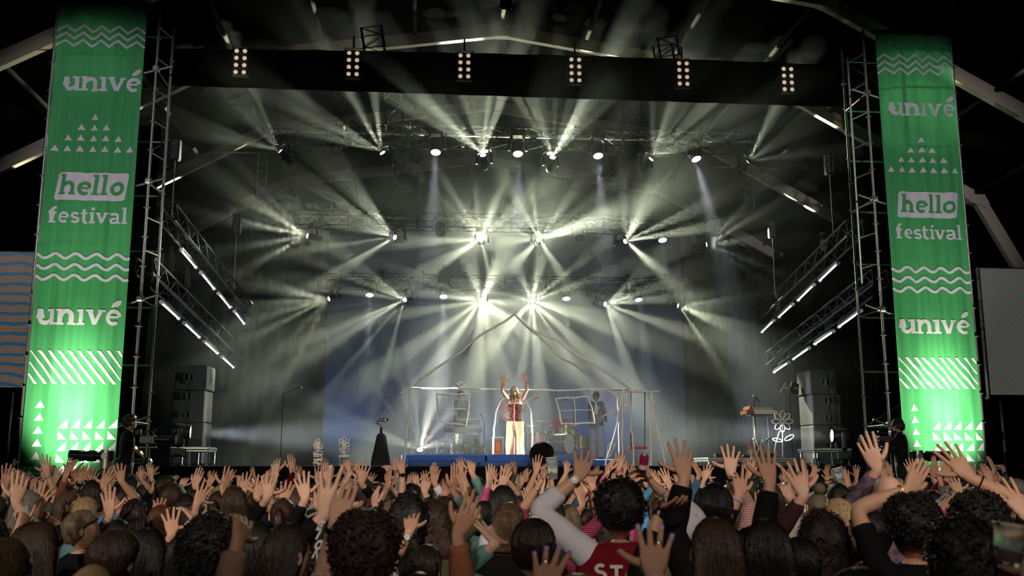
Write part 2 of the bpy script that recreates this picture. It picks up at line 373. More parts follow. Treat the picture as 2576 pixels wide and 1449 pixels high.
# lamps standing on the stage
FL = []
for x, y, t, dd, lab, pw in ((480, 1087, .7, (1, .1, -.03), 'big moving wash light on the low deck before the left speakers', 1), (2092, 1096, .7, (-1, .1, .03), 'big moving wash light on the low deck before the right speakers', .9)):
    p = st(x, y, t); d = UX*dd[0]+VX*dd[1]+Vector((0, 0, dd[2]))
    q = moving_head(p, d, lab, 'wash lights on the low decks', True, 1.2, 'wash', True); FL.append((q, p, d))
    spot('wash', p+d*.05, d, 20000*pw*POW, 17, (.86, .97, 1), .5, .1)
p = st(1056, 1131, 6.0); d = -VX*.75+UX*.0+Vector((0, 0, .66))
moving_head(p, d, 'dazzling beam light standing on the riser beside the white guitar', None, True, 1.0, 'beam', True)
rays(p, d, 8000*POW, 40, 40, 12, (.95, 1, .85))
for s_ in (-4.5, 0, 4.5): p = S(s_, 13.6, STZ+.2); spot('backdrop_wash', p, VX*.22+Vector((0, 0, 1)), 60, 120, (.25, .5, 1), .8, .2)
# front light on the band and the crowd, from the lighting rig behind the camera
def area(name, loc, to, power, size, col, shape='DISK', spread=180):
    l = bpy.data.lights.new(name, 'AREA'); l.energy = power; l.size = size; l.color = col; l.shape = shape; l.spread = math.radians(spread)
    o = bpy.data.objects.new(name, l); C.objects.link(o); o.location = loc; o.rotation_euler = aim_rot(Vector(to)-Vector(loc)); return o
for x, tx, pw in ((-5.5, -2.2, 4000), (0.5, .6, 2600), (6.0, 3.6, 3400)):
    p = Vector((x, -9, 8.6)); spot('crowd_light', p, Vector((tx, 11.5, 2.0))-p, pw*1.25, 30, (1, .84, .69), .5, .3)
p = Vector((1.5, -6, 9.0))
spot('front_light', p, Vector((.3, 21, 3.0))-p, 3300, 8, (1, .9, .78), .5, .2)
# ------------------------------------------------------------------ trusses, blinders, towers
def lerp(a, b, t): return a+(b-a)*t
def truss(name, lab, cat, a, b, w=.4, h=.4, m=None, grp=None, seg=.45, up=Vector((0, 0, 1)), three=False, rt=.025):
    """box truss between two points: four chords (or three) and their zigzag lattice"""
    m = m or M_ALUD(); a = Vector(a); b = Vector(b); d = (b-a); L = d.length; d.normalize()
    x = d.cross(up).normalized(); y = x.cross(d).normalized()
    t = thing(name, lab, cat, a, group=grp)
    cs = [(-w/2, -h/2), (w/2, -h/2), (w/2, h/2), (-w/2, h/2)] if not three else [(-w/2, -h/2), (w/2, -h/2), (0, h/2)]
    ps = [x*i+y*j for i, j in cs]
    for p in ps:
        q = MB(); q.cyl(p, p+d*L, rt, 8)
        q.tube([p+Vector((0, 0, 0)), p+d*.04], rt*1.35, 8); q.tube([p+d*(L-.04), p+d*L], rt*1.35, 8)
        q.obj('chord', m, t, True)
    n = max(2, int(L/seg)); q = MB()
    for k in range(len(ps)):
        p, r = ps[k], ps[(k+1) % len(ps)]
        for i in range(n):
            u0, u1 = L*i/n, L*(i+1)/n
            q.cyl(p+d*u0 if i % 2 else r+d*u0, r+d*u1 if i % 2 else p+d*u1, rt*.45, 5)
        q.cyl(p, r, rt*.5, 5); q.cyl(p+d*L, r+d*L, rt*.5, 5)
    q.obj('lattice', m, t)
    return t, x, y, d, L, ps
for r, (xa, ya, xb, yb) in enumerate([(675, 343, 1905, 371), (745, 559, 1812, 580), (802, 715, 1730, 728)]):
    a = st(xa, ya-8, ROWT[r]+.42); b = st(xb, yb-8, ROWT[r]+.42)
    nm = ('front', 'middle', 'rear')[r]
    t, x, y, d, L, ps = truss('lighting_truss', 'long horizontal %s truss carrying the %s row of lamps' % (nm, ('top', 'middle', 'lowest')[r]), 'truss', a, b, .5, .42, seg=.5)
    q = MB(); n = int(L/2.1)
    for i in range(n): q.cyl(-x*.33+y*.2+d*(L*i/n+.02), -x*.33+y*.2+d*(L*(i+1)/n-.02), .06, 12)
    q.obj('cable_tray_tube', mat('satin pipe', (.5, .48, .44), .38, .8, .1, 9), t, True)
    for i in range(9):
        q = MB(); c_ = d*(L*(i+.5)/9); q.box(c_-x*.3+y*.1, (.08, .1, .5)); q.box(c_+y*.3, (.1, .3, .1)); q.obj('hanging_bracket', M_BLACK(), t)
    for i in range(3):
        q = MB(); pts = [d*(L*(i*.3+.08)-0)+y*.2+(d*(L*.3*k/12))+Vector((0, 0, .06*math.sin(k*1.9+i)-.25*math.sin(PI*k/12)*(.4)))-x*.2 for k in range(13)]
        q.tube(pts, .018, 6); q.obj('cable', M_RUBBER(), t, True)
# upright ladder trusses that hold the rows
for x_, y0, y1, t_, lab in ((985, 225, 320, 3.7, 'short black hanging truss above the front truss, on its left'), (1582, 245, 335, 3.7, 'short black hanging truss above the front truss, on its right'),
                            (1008, 398, 478, 7.8, 'short black hanging truss above the middle truss, on its left'), (1542, 398, 470, 7.8, 'short black hanging truss above the middle truss, on its right'),
                            (935, 78, 128, .1, 'dark square truss end hanging at the top between the first two blinders'), (1672, 104, 150, .1, 'dark square truss end hanging at the top beside the fifth blinder')):
    a = st(x_, y0, t_); b = st(x_+8, y1, t_)
    truss('hanging_truss', lab, 'truss', b, a, .42, .42, M_BLACK(), seg=.3, up=VX)
# ladder frames on the wings
for x_, y0, y1, t_, lab in ((655, 383, 500, 5.5, 'thin steel ladder frame hanging on the left wing'), (1887, 420, 520, 5.5, 'thin steel ladder frame hanging on the right wing')):
    a = st(x_-10, y0, t_); b = st(x_-10, y1, t_); t = thing('ladder_frame', lab, 'ladder', b)
    w_ = UX*.22; H = (a-b).length
    for sgn in (0, 1): q = MB(); q.cyl(w_*sgn, w_*sgn+Vector((0, 0, H)), .022); q.obj('rail', M_STEEL(), t, True)
    for i in range(6): q = MB(); q.cyl(Vector((0, 0, H*(i+.5)/6)), w_+Vector((0, 0, H*(i+.5)/6)), .014); q.obj('rung', M_STEEL(), t, True)
    q = MB(); q.cyl(Vector((0, 0, H*.98))-UX*.9, Vector((0, 0, H*.98))+UX*.9, .02); q.obj('cross_bar', M_STEEL(), t, True)
# sloping side trusses with lit tube bars
TUBE = mat('lit tube bar', (1, 1, 1), .3, emit=(.9, .97, 1), es=3.2, var=0)
TUBE.cycles.emission_sampling = 'NONE'
def tubes(side, row, lst, tA, tB, off):
    n = len(lst); P = []
    for i, (xa, ya, xb, yb) in enumerate(lst):
        ta = tA+(tB-tA)*i/n; tb = tA+(tB-tA)*(i+.8)/n
        P.append((st(xa, ya, ta), st(xb, yb, tb)))
    d = (P[-1][1]-P[0][0]).normalized(); a = P[0][0]-d*1.2; b = P[-1][1]+d*.2
    upv = Vector((0, 0, 1))*off
    truss('side_truss', '%s sloping black truss on the %s wing with lit bars beneath' % (row, side), 'truss', a+upv, b+upv, .34, .34, mat('dark truss', (.012, .012, .012), .5, .5), seg=.4, up=Vector((0, 0, 1)))
    for i, (p, q) in enumerate(P):
        t = thing('tube_light', '%s lit white tube bar under the %s truss of the %s wing' % (('outermost', 'second', 'third', 'innermost')[i], row, side), 'tube light', p, group='tube lights under the side trusses')
        m_ = MB(); L = (q-p); m_.tube([Vector((0, 0, 0)), L], .02, 10); m_.obj('tube', TUBE, t, True)
        m_ = MB(); dd = L.normalized(); m_.tube([-dd*.05, dd*.02], .045, 10); m_.tube([L-dd*.02, L+dd*.05], .045, 10); m_.obj('end_cap', mat('end cap', (.5, .5, .5), .4, .5), t, True)
        m_ = MB(); m_.tube([Vector((0, 0, .05)), L+Vector((0, 0, .05))], .04, 6); m_.obj('housing', M_BLACK(), t)
        mp = (p+q)/2; l = bpy.data.lights.new('tube_glow', 'POINT'); l.energy = 3; l.color = (.85, .95, 1); l.shadow_soft_size = .2
        o = bpy.data.objects.new('tube_glow', l); C.objects.link(o); o.location = mp-Vector((0, 0, .12))
tubes('left', 'upper', [(455, 629, 492, 672), (506, 687, 538, 726), (550, 739, 578, 773), (590, 784, 614, 814)], 1.6, 8.5, .42)
tubes('left', 'lower', [(405, 761, 449, 801), (463, 813, 501, 848), (514, 860, 546, 888), (558, 898, 587, 924)], 1.6, 8.5, .42)
tubes('right', 'upper', [(2107, 663, 2063, 705), (2047, 717, 2008, 755), (1994, 766, 1960, 797), (1946, 807, 1917, 835)], 1.6, 8.5, .42)
tubes('right', 'lower', [(2165, 783, 2111, 822), (2096, 834, 2051, 865), (2035, 876, 1996, 903), (1983, 912, 1948, 936)], 1.6, 8.5, .42)
for x_, y0, y1, t_, lab in ((432, 405, 545, 1.8, 'steel chain hoist line above the upper left side truss'), (2096, 440, 592, 1.8, 'steel chain hoist line above the upper right side truss'), (588, 590, 725, 6, 'thin steel hoist line near the left wing lamps'), (1950, 600, 745, 6, 'thin steel hoist line beside the right wing lamps')):
    a = st(x_, y1, t_); t = thing('hoist_chain', lab, 'hoist', a); H = st(x_, y0, t_).z-a.z
    q = MB(); q.cyl((0, 0, 0), (0, 0, H), .012, 6); q.obj('chain', M_STEEL(), t); q = MB(); q.cbox((0, 0, H+.25), (.2, .2, .5), .03); q.obj('motor', M_BLACK(), t)
    q = MB(); q.tube([(.0, 0, .1), (.05, 0, .04), (.03, 0, -.04), (-.03, 0, -.03)], .012, 6); q.obj('hook', mat('red hook', (.5, .05, .03), .5), t)
# eight-lamp blinders along the header cloth
BL = mat('blinder bulb', (.95, .8, .68), .3, emit=(1, .72, .52), es=.55, var=.1); RIM = mat('reflector rim', (.6, .5, .45), .2, 1)
BL.cycles.emission_sampling = 'NONE'
blx = [(605, 157), (888, 162), (1168, 168), (1447, 178), (1718, 187), (1981, 201)]
for i, (x_, y_) in enumerate(blx):
    c_ = st(x_, y_, .15); t = thing('blinder', 'black eight-lamp blinder glowing faintly, %s from the left along the header cloth' % ORD[i], 'blinder', c_-Vector((0, 0, .3)), SE, 'blinders')
    for r in range(4):
        q = MB(); z = .075+r*.155; q.cbox((0, .05, z), (.33, .14, .15), .01); cell = q.obj('lamp_cell', M_BLACK(), t)
        for s_ in (-1, 1):
            q = MB(); M_ = T((s_*.083, -.025, z), 0, PI/2); q.lathe([(.03, -.05), (.05, -.02), (.058, .0), (.062, .004), (.058, .006)], 16, M_, cap=False); q.obj('reflector', RIM, cell, True)
            q = MB(); q.lathe([(.0, -.002), (.045, 0)], 16, M_, cap=False); q.obj('bulb', BL, cell, True)
    q = MB(); q.tube([(-.18, .05, .3), (-.18, .05, .68), (.18, .05, .68), (.18, .05, .3)], .012, 6); q.cyl((0, .05, .68), (0, .05, .95), .02); q.obj('bracket', M_BLACK(), t)
# three dark cans and a lamp hanging nearest the camera at the top edge
for x_, y_, lab in ((1272, 22, 'black round can lamp hanging at the top edge, under the roof ridge'), (1412, 24, 'black round can lamp at the top edge, right of the ridge one'), (1555, 5, 'dark can lamp half out of view at the top edge'), (2352, 36, 'dark can lamp hanging over the right banner')):
    p = st(x_, y_, -1.5); t = thing('can_light', lab, 'stage light', p, (0, 0, .3), 'can lights at the top edge')
    M_ = T((0, 0, 0), 0, .35); q = MB(); q.lathe([(.115, 0), (.12, .03), (.12, .3), (.08, .42), (.03, .5)], 20, M_, cap=False); q.obj('body', M_BLACK(), t, True)
    q = MB(); q.lathe([(.108, 0), (.122, -.004), (.125, .012)], 20, M_, cap=False); q.obj('rim', RIM, t, True)
    q = MB(); q.lathe([(0, .12), (.11, .1)], 20, M_, cap=False); q.obj('lens', LENSD, t)
    q = MB(); q.tube([M_ @ Vector((-.14, 0, .2)), (-.14, -.05, .55), (.14, -.05, .55), M_ @ Vector((.14, 0, .2))], .015, 6); q.cyl((0, -.05, .55), (0, -.05, 1.2), .02); q.obj('bracket', M_BLACK(), t)
# ------------------------------------------------------------------ banners and their scaffold towers
GREEN = None
def green_mat():
    m = bpy.data.materials.new('green banner mesh'); m.use_nodes = True; nt = m.node_tree; nt.nodes.clear(); L = nt.links.new
    o = nd(nt, 'ShaderNodeOutputMaterial'); mx = nd(nt, 'ShaderNodeMixShader'); d = nd(nt, 'ShaderNodeBsdfDiffuse'); t = nd(nt, 'ShaderNodeBsdfTranslucent')
    tc = nd(nt, 'ShaderNodeTexCoord'); mp = nd(nt, 'ShaderNodeMapping'); mp.inputs['Scale'].default_value = (9, 9, .25); L(tc.outputs['Object'], mp.inputs[0])
    nz = nd(nt, 'ShaderNodeTexNoise'); nz.inputs['Scale'].default_value = 1.5; nz.inputs['Detail'].default_value = 4; L(mp.outputs[0], nz.inputs['Vector'])
    r = nd(nt, 'ShaderNodeMix', data_type='RGBA'); r.inputs[6].default_value = (.03, .17, .055, 1); r.inputs[7].default_value = (.065, .29, .11, 1); L(nz.outputs[0], r.inputs[0])
    L(r.outputs[2], d.inputs[0]); L(r.outputs[2], t.inputs[0]); mx.inputs[0].default_value = .12; L(d.outputs[0], mx.inputs[1]); L(t.outputs[0], mx.inputs[2]); L(mx.outputs[0], o.inputs[0]); return m
def white_mat():
    m = bpy.data.materials.new('white banner print'); m.use_nodes = True; nt = m.node_tree; nt.nodes.clear(); L = nt.links.new
    o = nd(nt, 'ShaderNodeOutputMaterial'); mx = nd(nt, 'ShaderNodeMixShader'); d = nd(nt, 'ShaderNodeBsdfDiffuse'); t = nd(nt, 'ShaderNodeBsdfTranslucent')
    for q in (d, t): q.inputs[0].default_value = (.62, .58, .64, 1)
    L(d.outputs[0], mx.inputs[1]); L(t.outputs[0], mx.inputs[2]); mx.inputs[0].default_value = .35; L(mx.outputs[0], o.inputs[0]); return m
GREEN = green_mat(); WHITE = white_mat()
# slab-serif letters drawn with strokes; unit = x-height 1. each: width, list of (points, pen)
def arc(cx, cy, rx, ry, a0, a1, n=10): return [(cx+rx*math.cos(math.radians(a0+(a1-a0)*i/n)), cy+ry*math.sin(math.radians(a0+(a1-a0)*i/n))) for i in range(n+1)]
P1 = .27; SF = .15
GL = {
 'u': (1.16, [([(-.03, .92), (.2, .92)], SF), ([(.16, 1), (.16, .42)]+arc(.44, .42, .28, .3, 180, 300), P1), ([(.86, 1), (.86, 0)], P1), ([(.58, .92), (.86, .92)], SF), ([(.58, .14), (.8, .35)], .2), ([(.86, .08), (1.1, .08)], SF)]),
 'n': (1.2, [([(-.03, .92), (.2, .92)], SF), ([(.2, 1), (.2, 0)], P1), ([(-.04, .08), (.44, .08)], SF), ([(.25, .62)]+arc(.58, .56, .3, .32, 130, 0)+[(.88, 0)], P1), ([(.66, .08), (1.12, .08)], SF)]),
 'i': (.6, [([(-.02, .92), (.24, .92)], SF), ([(.24, 1), (.24, 0)], P1), ([(-.02, .08), (.5, .08)], SF)]),
 'v': (1.1, [([(-.06, .92), (.36, .92)], SF), ([(.14, .95), (.5, .05)], P1), ([(.5, .05), (.86, .95)], .2), ([(.66, .92), (1.06, .92)], SF)]),
 'e': (1.04, [([(.2, .52), (.8, .52)], .14), (arc(.5, .5, .36, .4, 5, 310, 18), .24)]),
 'h': (1.2, [([(-.03, 1.42), (.2, 1.42)], SF), ([(.2, 1.5), (.2, 0)], P1), ([(-.04, .08), (.44, .08)], SF), ([(.25, .62)]+arc(.58, .56, .3, .32, 130, 0)+[(.88, 0)], P1), ([(.66, .08), (1.12, .08)], SF)]),
 'l': (.62, [([(-.02, 1.42), (.24, 1.42)], SF), ([(.24, 1.5), (.24, 0)], P1), ([(-.02, .08), (.52, .08)], SF)]),
 'o': (1.08, [(arc(.5, .5, .37, .38, 0, 360, 20), .26)]),
 'f': (.8, [([(.24, 0), (.24, 1.1)]+arc(.5, 1.1, .26, .3, 180, 70), .25), ([(-.04, .92), (.62, .92)], SF), ([(0, .08), (.56, .08)], SF)]),
 's': (.9, [(arc(.42, .71, .26, .2, 20, 250, 10)+arc(.44, .29, .28, .2, 90, -160, 10), .22)]),
 't': (.76, [([(.24, 1.3), (.24, .35)]+arc(.46, .33, .22, .24, 180, 300), .25), ([(-.02, .92), (.58, .92)], SF)]),
 'a': (1.12, [(arc(.42, .72, .34, .2, 150, 20)+[(.76, .6), (.76, .05)], .24), (arc(.42, .29, .28, .2, 60, 330, 14), .2), ([(.76, .08), (1.02, .08)], SF), ([(.45, .52), (.76, .52)], .14)]),
}
def stroke(b, pts, w_, y, M):
    p = [Vector((x, 0, z)) for x, z in pts]; n = len(p); cl = (p[0]-p[-1]).length < .02
    Ls = []; Rs = []
    for i in range(n):
        d = (p[(i+1) % n if not cl else (i+1) % (n-1)]-p[i]) if i < n-1 or cl else (p[i]-p[i-1])
        e = (p[i]-p[i-1]) if i > 0 else ((p[i]-p[-2]) if cl else d)
        d = d.normalized(); e = e.normalized(); t = (d+e)
        t = t.normalized() if t.length > .05 else d; nrm = Vector((-t.z, 0, t.x)); k = w_/2/max(.5, nrm.dot(Vector((-d.z, 0, d.x))))
        Ls.append(p[i]+nrm*k); Rs.append(p[i]-nrm*k)
    vs_ = [M @ Vector((q.x, y, q.z)) for q in Ls+Rs]
    b.add(vs_, [(i, i+n, i+1+n, i+1) for i in range(n-1)])
def word(b, txt, x0, z0, xh, y, slant=0, squeeze=1.0, fold=None):
    x = x0
    for ch in txt:
        base = {'é': 'e', 'í': 'i', 'ı': 'i'}.get(ch, ch); wd, strokes = GL[base]
        for pts, pen in strokes:
            q = MB(); stroke(q, [(a, c) for a, c in pts], pen, 0, Matrix.Identity(4))
            vs_ = [(x+(v[0]*squeeze+v[2]*slant)*xh, y, z0+v[2]*xh) for v in q.v]; b.add(vs_, q.f)
        if ch == 'é': b.add([(x+(cx*squeeze)*xh, y, z0+cz*xh) for cx, cz in ((.32, 1.12), (.72, 1.18), (.9, 1.36), (.92, 1.6), (.66, 1.56), (.42, 1.4))], [tuple(range(6))])
        if ch == 'i': b.add([(x+(cx*squeeze)*xh, y, z0+cz*xh) for cx, cz in arc(.28, 1.3, .17, .16, 0, 330, 11)], [tuple(range(12))])
        x += wd*squeeze*xh
    return x
def word_w(txt, xh, sq=1.0): return sum(GL[{'é': 'e', 'ı': 'i'}.get(c, c)][0] for c in txt)*xh*sq
def banner(cornersTL, cornersTR, BL, BR, tt, side):
    a = st(*cornersTL, tt); bq = st(*cornersTR, tt); c_ = st(*BL, tt); d_ = st(*BR, tt)
    W = ((bq-a).length+(d_-c_).length)/2; z0 = (c_.z+d_.z)/2; H = (a.z+bq.z)/2-z0; o0 = (a+c_)/2; o0.z = z0
    def fold(u, v): return .018*math.sin(u*19+side)*(.4+v*.6)+.012*math.sin(u*41+v*3)+.01*math.sin(v*9+u*5)
    t = thing('banner', 'tall green banner with white lettering hanging from the %s scaffold tower' % ('left' if side < 0 else 'right'), 'banner', o0, SE)
    nx, nz = 60, 90; q = MB()
    for i in range(nx+1):
        for j in range(nz+1): q.v.append((W*i/nx, fold(i/nx, j/nz), H*j/nz))
    q.f = [(i*(nz+1)+j, (i+1)*(nz+1)+j, (i+1)*(nz+1)+j+1, i*(nz+1)+j+1) for i in range(nx) for j in range(nz)]; q.mi = [0]*len(q.f)
    q.obj('banner_cloth', GREEN, t, 2)
    def put(name, b, lab=None):
        # cut long faces so the print follows the folds
        bm = bmesh.new(); vs_ = [bm.verts.new(v) for v in b.v]
        for f in b.f:
            try: bm.faces.new([vs_[i] for i in f])
            except ValueError: pass
        for k in range(1, 40):
            bmesh.ops.bisect_plane(bm, geom=bm.verts[:]+bm.edges[:]+bm.faces[:], plane_co=(W*k/40, 0, 0), plane_no=(1, 0, 0))
        for v in bm.verts:
            u = v.co.x/W; v.co.y = fold(u, v.co.z/H)-.006
        bm.normal_update()
        me = bpy.data.meshes.new(name); bm.to_mesh(me); bm.free(); me.materials.append(WHITE); o = bpy.data.objects.new(name, me); C.objects.link(o); o.parent = t
        return o
    def Z(f): return H*(1-f)                                      # f = share of the height from the top
    # zigzags
    def lines(f0, df, amp, n, rnd):
        b = MB()
        for k in range(3):
            z = Z(f0+k*df); pts = []
            N = 11 if not rnd else 60
            for i in range(N):
                u = i/(N-1)
                if rnd: pts.append((W*u, z+amp*.9*math.cos(u*2*PI*4.5+.9)))
                else: pts.append((W*u, z+(amp if i % 2 else -amp)))
            stroke(b, pts, .052 if rnd else .042, 0, Matrix.Identity(4))
        return b
    put('zigzag_pattern', lines(.058, .0165, .062, 11, False))
    for f0 in (.198, .700):
        xh = W*.172 if f0 < .5 else W*.178; b = MB(); ww = word_w('unıvé', xh); word(b, 'unıvé', (W-ww)/2+W*(.06 if f0 < .5 else .01), Z(f0), xh, 0); put('lettering', b)
    b = MB(); s_ = W/7.2
    for r in range(4):
        for k in range(2*r+1 if r else 1):
            cx = W*.5+(k-(r if r else 0))*s_; z = Z(.262+.0235*r); tw, th = s_*.32, s_*.52
            b.add([(cx-tw, 0, z), (min(cx+tw, W*.998), 0, z), (min(cx, W*.998), 0, z+th)], [(0, 1, 2)])
    put('print', b)
    # box with the word cut out of it
    x0, x1, zt, zb = W*.12, W*.93, Z(.378), Z(.438); b = MB(); sl = W*.035
    pl = [(x0, 0, zb+.03), (x0+.03, 0, zb), (x1-.05-sl, 0, zb+.0), (x1-sl, 0, zb+.03), (x1, 0, zt-.03), (x1-.04, 0, zt), (x0+sl+.04, 0, zt), (x0+sl, 0, zt-.03)]
    b.add(pl, [tuple(range(8))]); put('word_panel', b)
    b = MB(); xh = W*.158; ww = word_w('hello', xh); word(b, 'hello', W*.53-ww/2, zb+H*.0115, xh, 0, .08)
    o = put('lettering', b); o.data.materials[0] = GREEN
    for v in o.data.vertices: v.co.y -= .006
    b = MB(); xh = W*.128; ww = word_w('festival', xh, .98); word(b, 'festival', W*.52-ww/2, Z(.487), xh, 0, 0, .98); put('lettering', b)
    put('wave_pattern', lines(.557, .0225, .05, 0, True))
    b = MB(); z1_, z2_ = Z(.752), Z(.82); hh = z1_-z2_; k = -3
    step = W*.105
    for k in range(-7, 11):
        xa = k*step; sl = hh*.82                                   # runs down to the right
        q0, q1 = xa, xa+sl; za, zb_ = z1_, z2_
        if q1 < .02 or q0 > W: continue
        if q0 < 0: za = z1_-(0-q0)/sl*hh; q0 = 0.0
        if q1 > W: zb_ = z1_-(W-xa)/sl*hh; q1 = W
        w2 = W*.02; b.add([(max(0, q0-w2), 0, za), (min(W, q0+w2), 0, za), (min(W, q1+w2), 0, zb_), (max(0, q1-w2), 0, zb_)], [(0, 1, 2, 3)])
    put('stripe_print', b)
    b = MB()
    for k in range(7):
        cx, z = W*(.16+.0*k), Z(.868+.0255*k); b.add([(cx-W*.05, 0, z), (cx+W*.05, 0, z), (cx, 0, z+W*.085)], [(0, 1, 2)])
    put('print', b)
    b = MB(); g = W*.132
    for r in range(6):
        for k in range(5):
            x, z = W*.37+k*g, Z(.908+.0225*r); e = g*.72; h_ = W*.1
            b.add([(x, 0, z), (x+e, 0, z), (x+e, 0, z+h_)] if r % 2 == 0 else [(x, 0, z), (x+e, 0, z), (x, 0, z+h_)], [(0, 1, 2)])
    put('print', b)
    q = MB(); q.box((W/2, 0, H+.03), (W+.12, .08, .07)); q.obj('top_batten', M_ALUD(), t)
    return t, o0, W, H, z0
bL = banner((152, 10), (377, 12), (44, 1200), (283, 1190), -1.6, -1)
bR = banner((2196, 82), (2388, 92), (2286, 1190), (2482, 1190), -1.6, 1)
def tower(px, side):
    o0, W, H, z0 = px[1:]; t = thing('scaffold_tower', 'galvanised scaffold tower standing behind the %s green banner' % ('left' if side < 0 else 'right'), 'scaffold', Vector((o0.x, o0.y, 0)), SE)
    top = z0+H+.12; xs = (-.08, W+.2) if side < 0 else (-.2, W+.08); sm = M_STEEL()
    for x in xs:
        for y in (.12, 1.15):
            q = MB(); q.cyl((x, y, 0), (x, y, top), .026, 10); n = int(top/.55)
            q.obj('pole', sm, t, True)
            q = MB()
            for i in range(1, n): q.lathe([(.03, -.008), (.062, -.005), (.062, .005), (.03, .008)], 10, T((x, y, i*.55)))
            q.obj('ring_joint', sm, t)
    n = int(top/1.1)
    for i in range(n+1):
        z = .5+i*1.1
        if z > top: break
        for y in (.12, 1.15):
            if y > 1: q = MB(); q.cyl((xs[0], y, z), (xs[1], y, z), .022, 8); q.obj('ledger', sm, t, True)
        if i % 2: continue
        for x in xs: q = MB(); q.cyl((x, .12, z), (x, 1.15, z), .018, 8); q.obj('ledger', M_ALUD(), t, True)
        q = MB(); a, b = (xs[0], xs[1]) if i % 4 else (xs[1], xs[0]); q.cyl((a, 1.15, z), (b, 1.15, z+1.1), .018, 8); q.obj('brace', M_ALUD(), t, True)
        ex = xs[1] if side < 0 else xs[0]; dx = .28 if side < 0 else -.28
        if i % 2 == 0:
            q = MB(); q.cyl((ex-dx*.8, .1, z-.1), (ex+dx, .2, z+.1), .022, 8); q.cbox((ex, .12, z), (.12, .14, .1), .02); q.obj('coupler', sm, t)
    # second slimmer frame on the stage side with little ladder rungs
    ex = xs[1]+.14 if side < 0 else xs[0]-.14
    q = MB(); q.cyl((ex, .6, 5.5), (ex, .6, top-.4), .024, 8); q.obj('pole', sm, t, True)
    for i in range(8): q = MB(); z = 5.8+i*.62; q.cyl((ex, .6, z), (ex-(.14 if side < 0 else -.14), .12, z), .015, 6); q.obj('rung', sm, t, True)
tower(bL, -1); tower(bR, 1)
# bright uplights at the foot of each banner
for (t, o0, W, H, z0), k in ((bL, 1), (bR, 1.0)):
    foot = Vector((o0.x, o0.y, 0))+UX*(W*.52)
    for y, z, pw, sz_, tz in ((-1.6, .7, 2600, 48, 3.2), (-1.5, .6, 3600, 20, 3.3)):
        p = foot+VX*y; p.z = z; q = foot.copy(); q.z = tz
        spot('banner_uplight', p, q-p, pw*k, sz_, (1, 1, .8), .9, .12)
        lt = thing('floor_light', '%s black floor light shining up at the %s banner' % ({.7: 'wider', .6: 'narrower'}[z], 'left' if t is bL[0] else 'right'), 'floor light', p-Vector((0, 0, z)), SE, 'banner uplights')
        x = MB(); x.cbox((0, 0, z*.45), (.22, .16, z*.7), .02); x.obj('housing', M_BLACK(), lt)
    q = Vector((o0.x, o0.y, z0+H*.66))+UX*(W/2); p = Vector((-2.5 if o0.x < 0 else 2.5, -8, 8.2)); spot('added_banner_light', p, q-p, 13000, 13, (1, .93, 1), .7, .2)  # added unseen front spot that brightens the print on the upper banner
# side screens
def screen_mat(seed, warm):
    m = bpy.data.materials.new('lit video wall'); m.use_nodes = True; nt = m.node_tree; b = nt.nodes['Principled BSDF']; L = nt.links.new
    tc = nd(nt, 'ShaderNodeTexCoord'); w1 = nd(nt, 'ShaderNodeTexWave'); w1.inputs['Scale'].default_value = 1.1; w1.inputs['Distortion'].default_value = 3; w1.wave_type = 'RINGS'; w1.rings_direction = 'Y'
    mp = nd(nt, 'ShaderNodeMapping'); mp.inputs['Location'].default_value = (2.2*seed, 0, 1.5); L(tc.outputs['Object'], mp.inputs[0]); L(mp.outputs[0], w1.inputs['Vector'])
    w1.inputs['Scale'].default_value = 1.6
    cr = nd(nt, 'ShaderNodeValToRGB'); e = cr.color_ramp.elements; e[0].position = 0; e[1].position = 1
    if warm: cols = [(0, (.02, .16, .34)), (.3, (.2, .22, .22)), (.6, (.36, .2, .13)), (1, (.3, .22, .17))]
    else: cols = [(0, (.1, .2, .17)), (.35, (.2, .18, .16)), (.7, (.23, .17, .15)), (1, (.2, .16, .14))]
    e[0].color = cols[0][1]+(1,); e[1].color = cols[3][1]+(1,)
    for p, c in cols[1:3]: x = e.new(p); x.color = c+(1,)
    L(w1.outputs[0], cr.inputs[0])
    w2 = nd(nt, 'ShaderNodeTexWave', bands_direction='Z'); w2.inputs['Scale'].default_value = 9; L(tc.outputs['Object'], w2.inputs['Vector'])
    mr = nd(nt, 'ShaderNodeMapRange'); mr.inputs[3].default_value = .2; mr.inputs[4].default_value = .42; L(w2.outputs[0], mr.inputs[0]); L(mr.outputs[0], b.inputs['Emission Strength'])
    L(cr.outputs[0], b.inputs['Emission Color']); b.inputs['Base Color'].default_value = (.02, .02, .02, 1); m.cycles.emission_sampling = 'NONE'; return m
for sd, xa, xb, ya, yb, lab in ((-1, -260, 66, 632, 975, 'video screen at the left edge with blue and orange bands'), (1, 2465, 2800, 678, 995, 'video screen at the right edge with faint grey lines')):
    a = st(xa, ya, .3); b_ = st(xb, yb, .3); a2 = st(xb, ya, .3); W = abs((b_-a).dot(UX)); z0 = b_.z; H = (a.z+a2.z)/2-z0
    org = Vector((a.x, a.y, z0)); t = thing('video_screen', lab, 'screen', org, SE)
    q = MB(); q.box((W/2, .06, H/2), (W+.06, .1, H+.06)); q.obj('screen_frame', M_BLACK(), t)
    q = MB(); q.add([(0, 0, 0), (W, 0, 0), (W, 0, H), (0, 0, H)], [(0, 1, 2, 3)]); q.obj('screen_panel', screen_mat(sd, sd < 0), t)
    q = MB(); q.box((W/2, .05, -.06), (W+.1, .16, .06)); q.obj('ledge', M_ALUD(), t)
    for k in range(4): q = MB(); q.cyl((W*(k+.5)/4, .2, -z0), (W*(k+.5)/4, .2, H), .04); q.obj('support_pole', M_BLACK(), t)
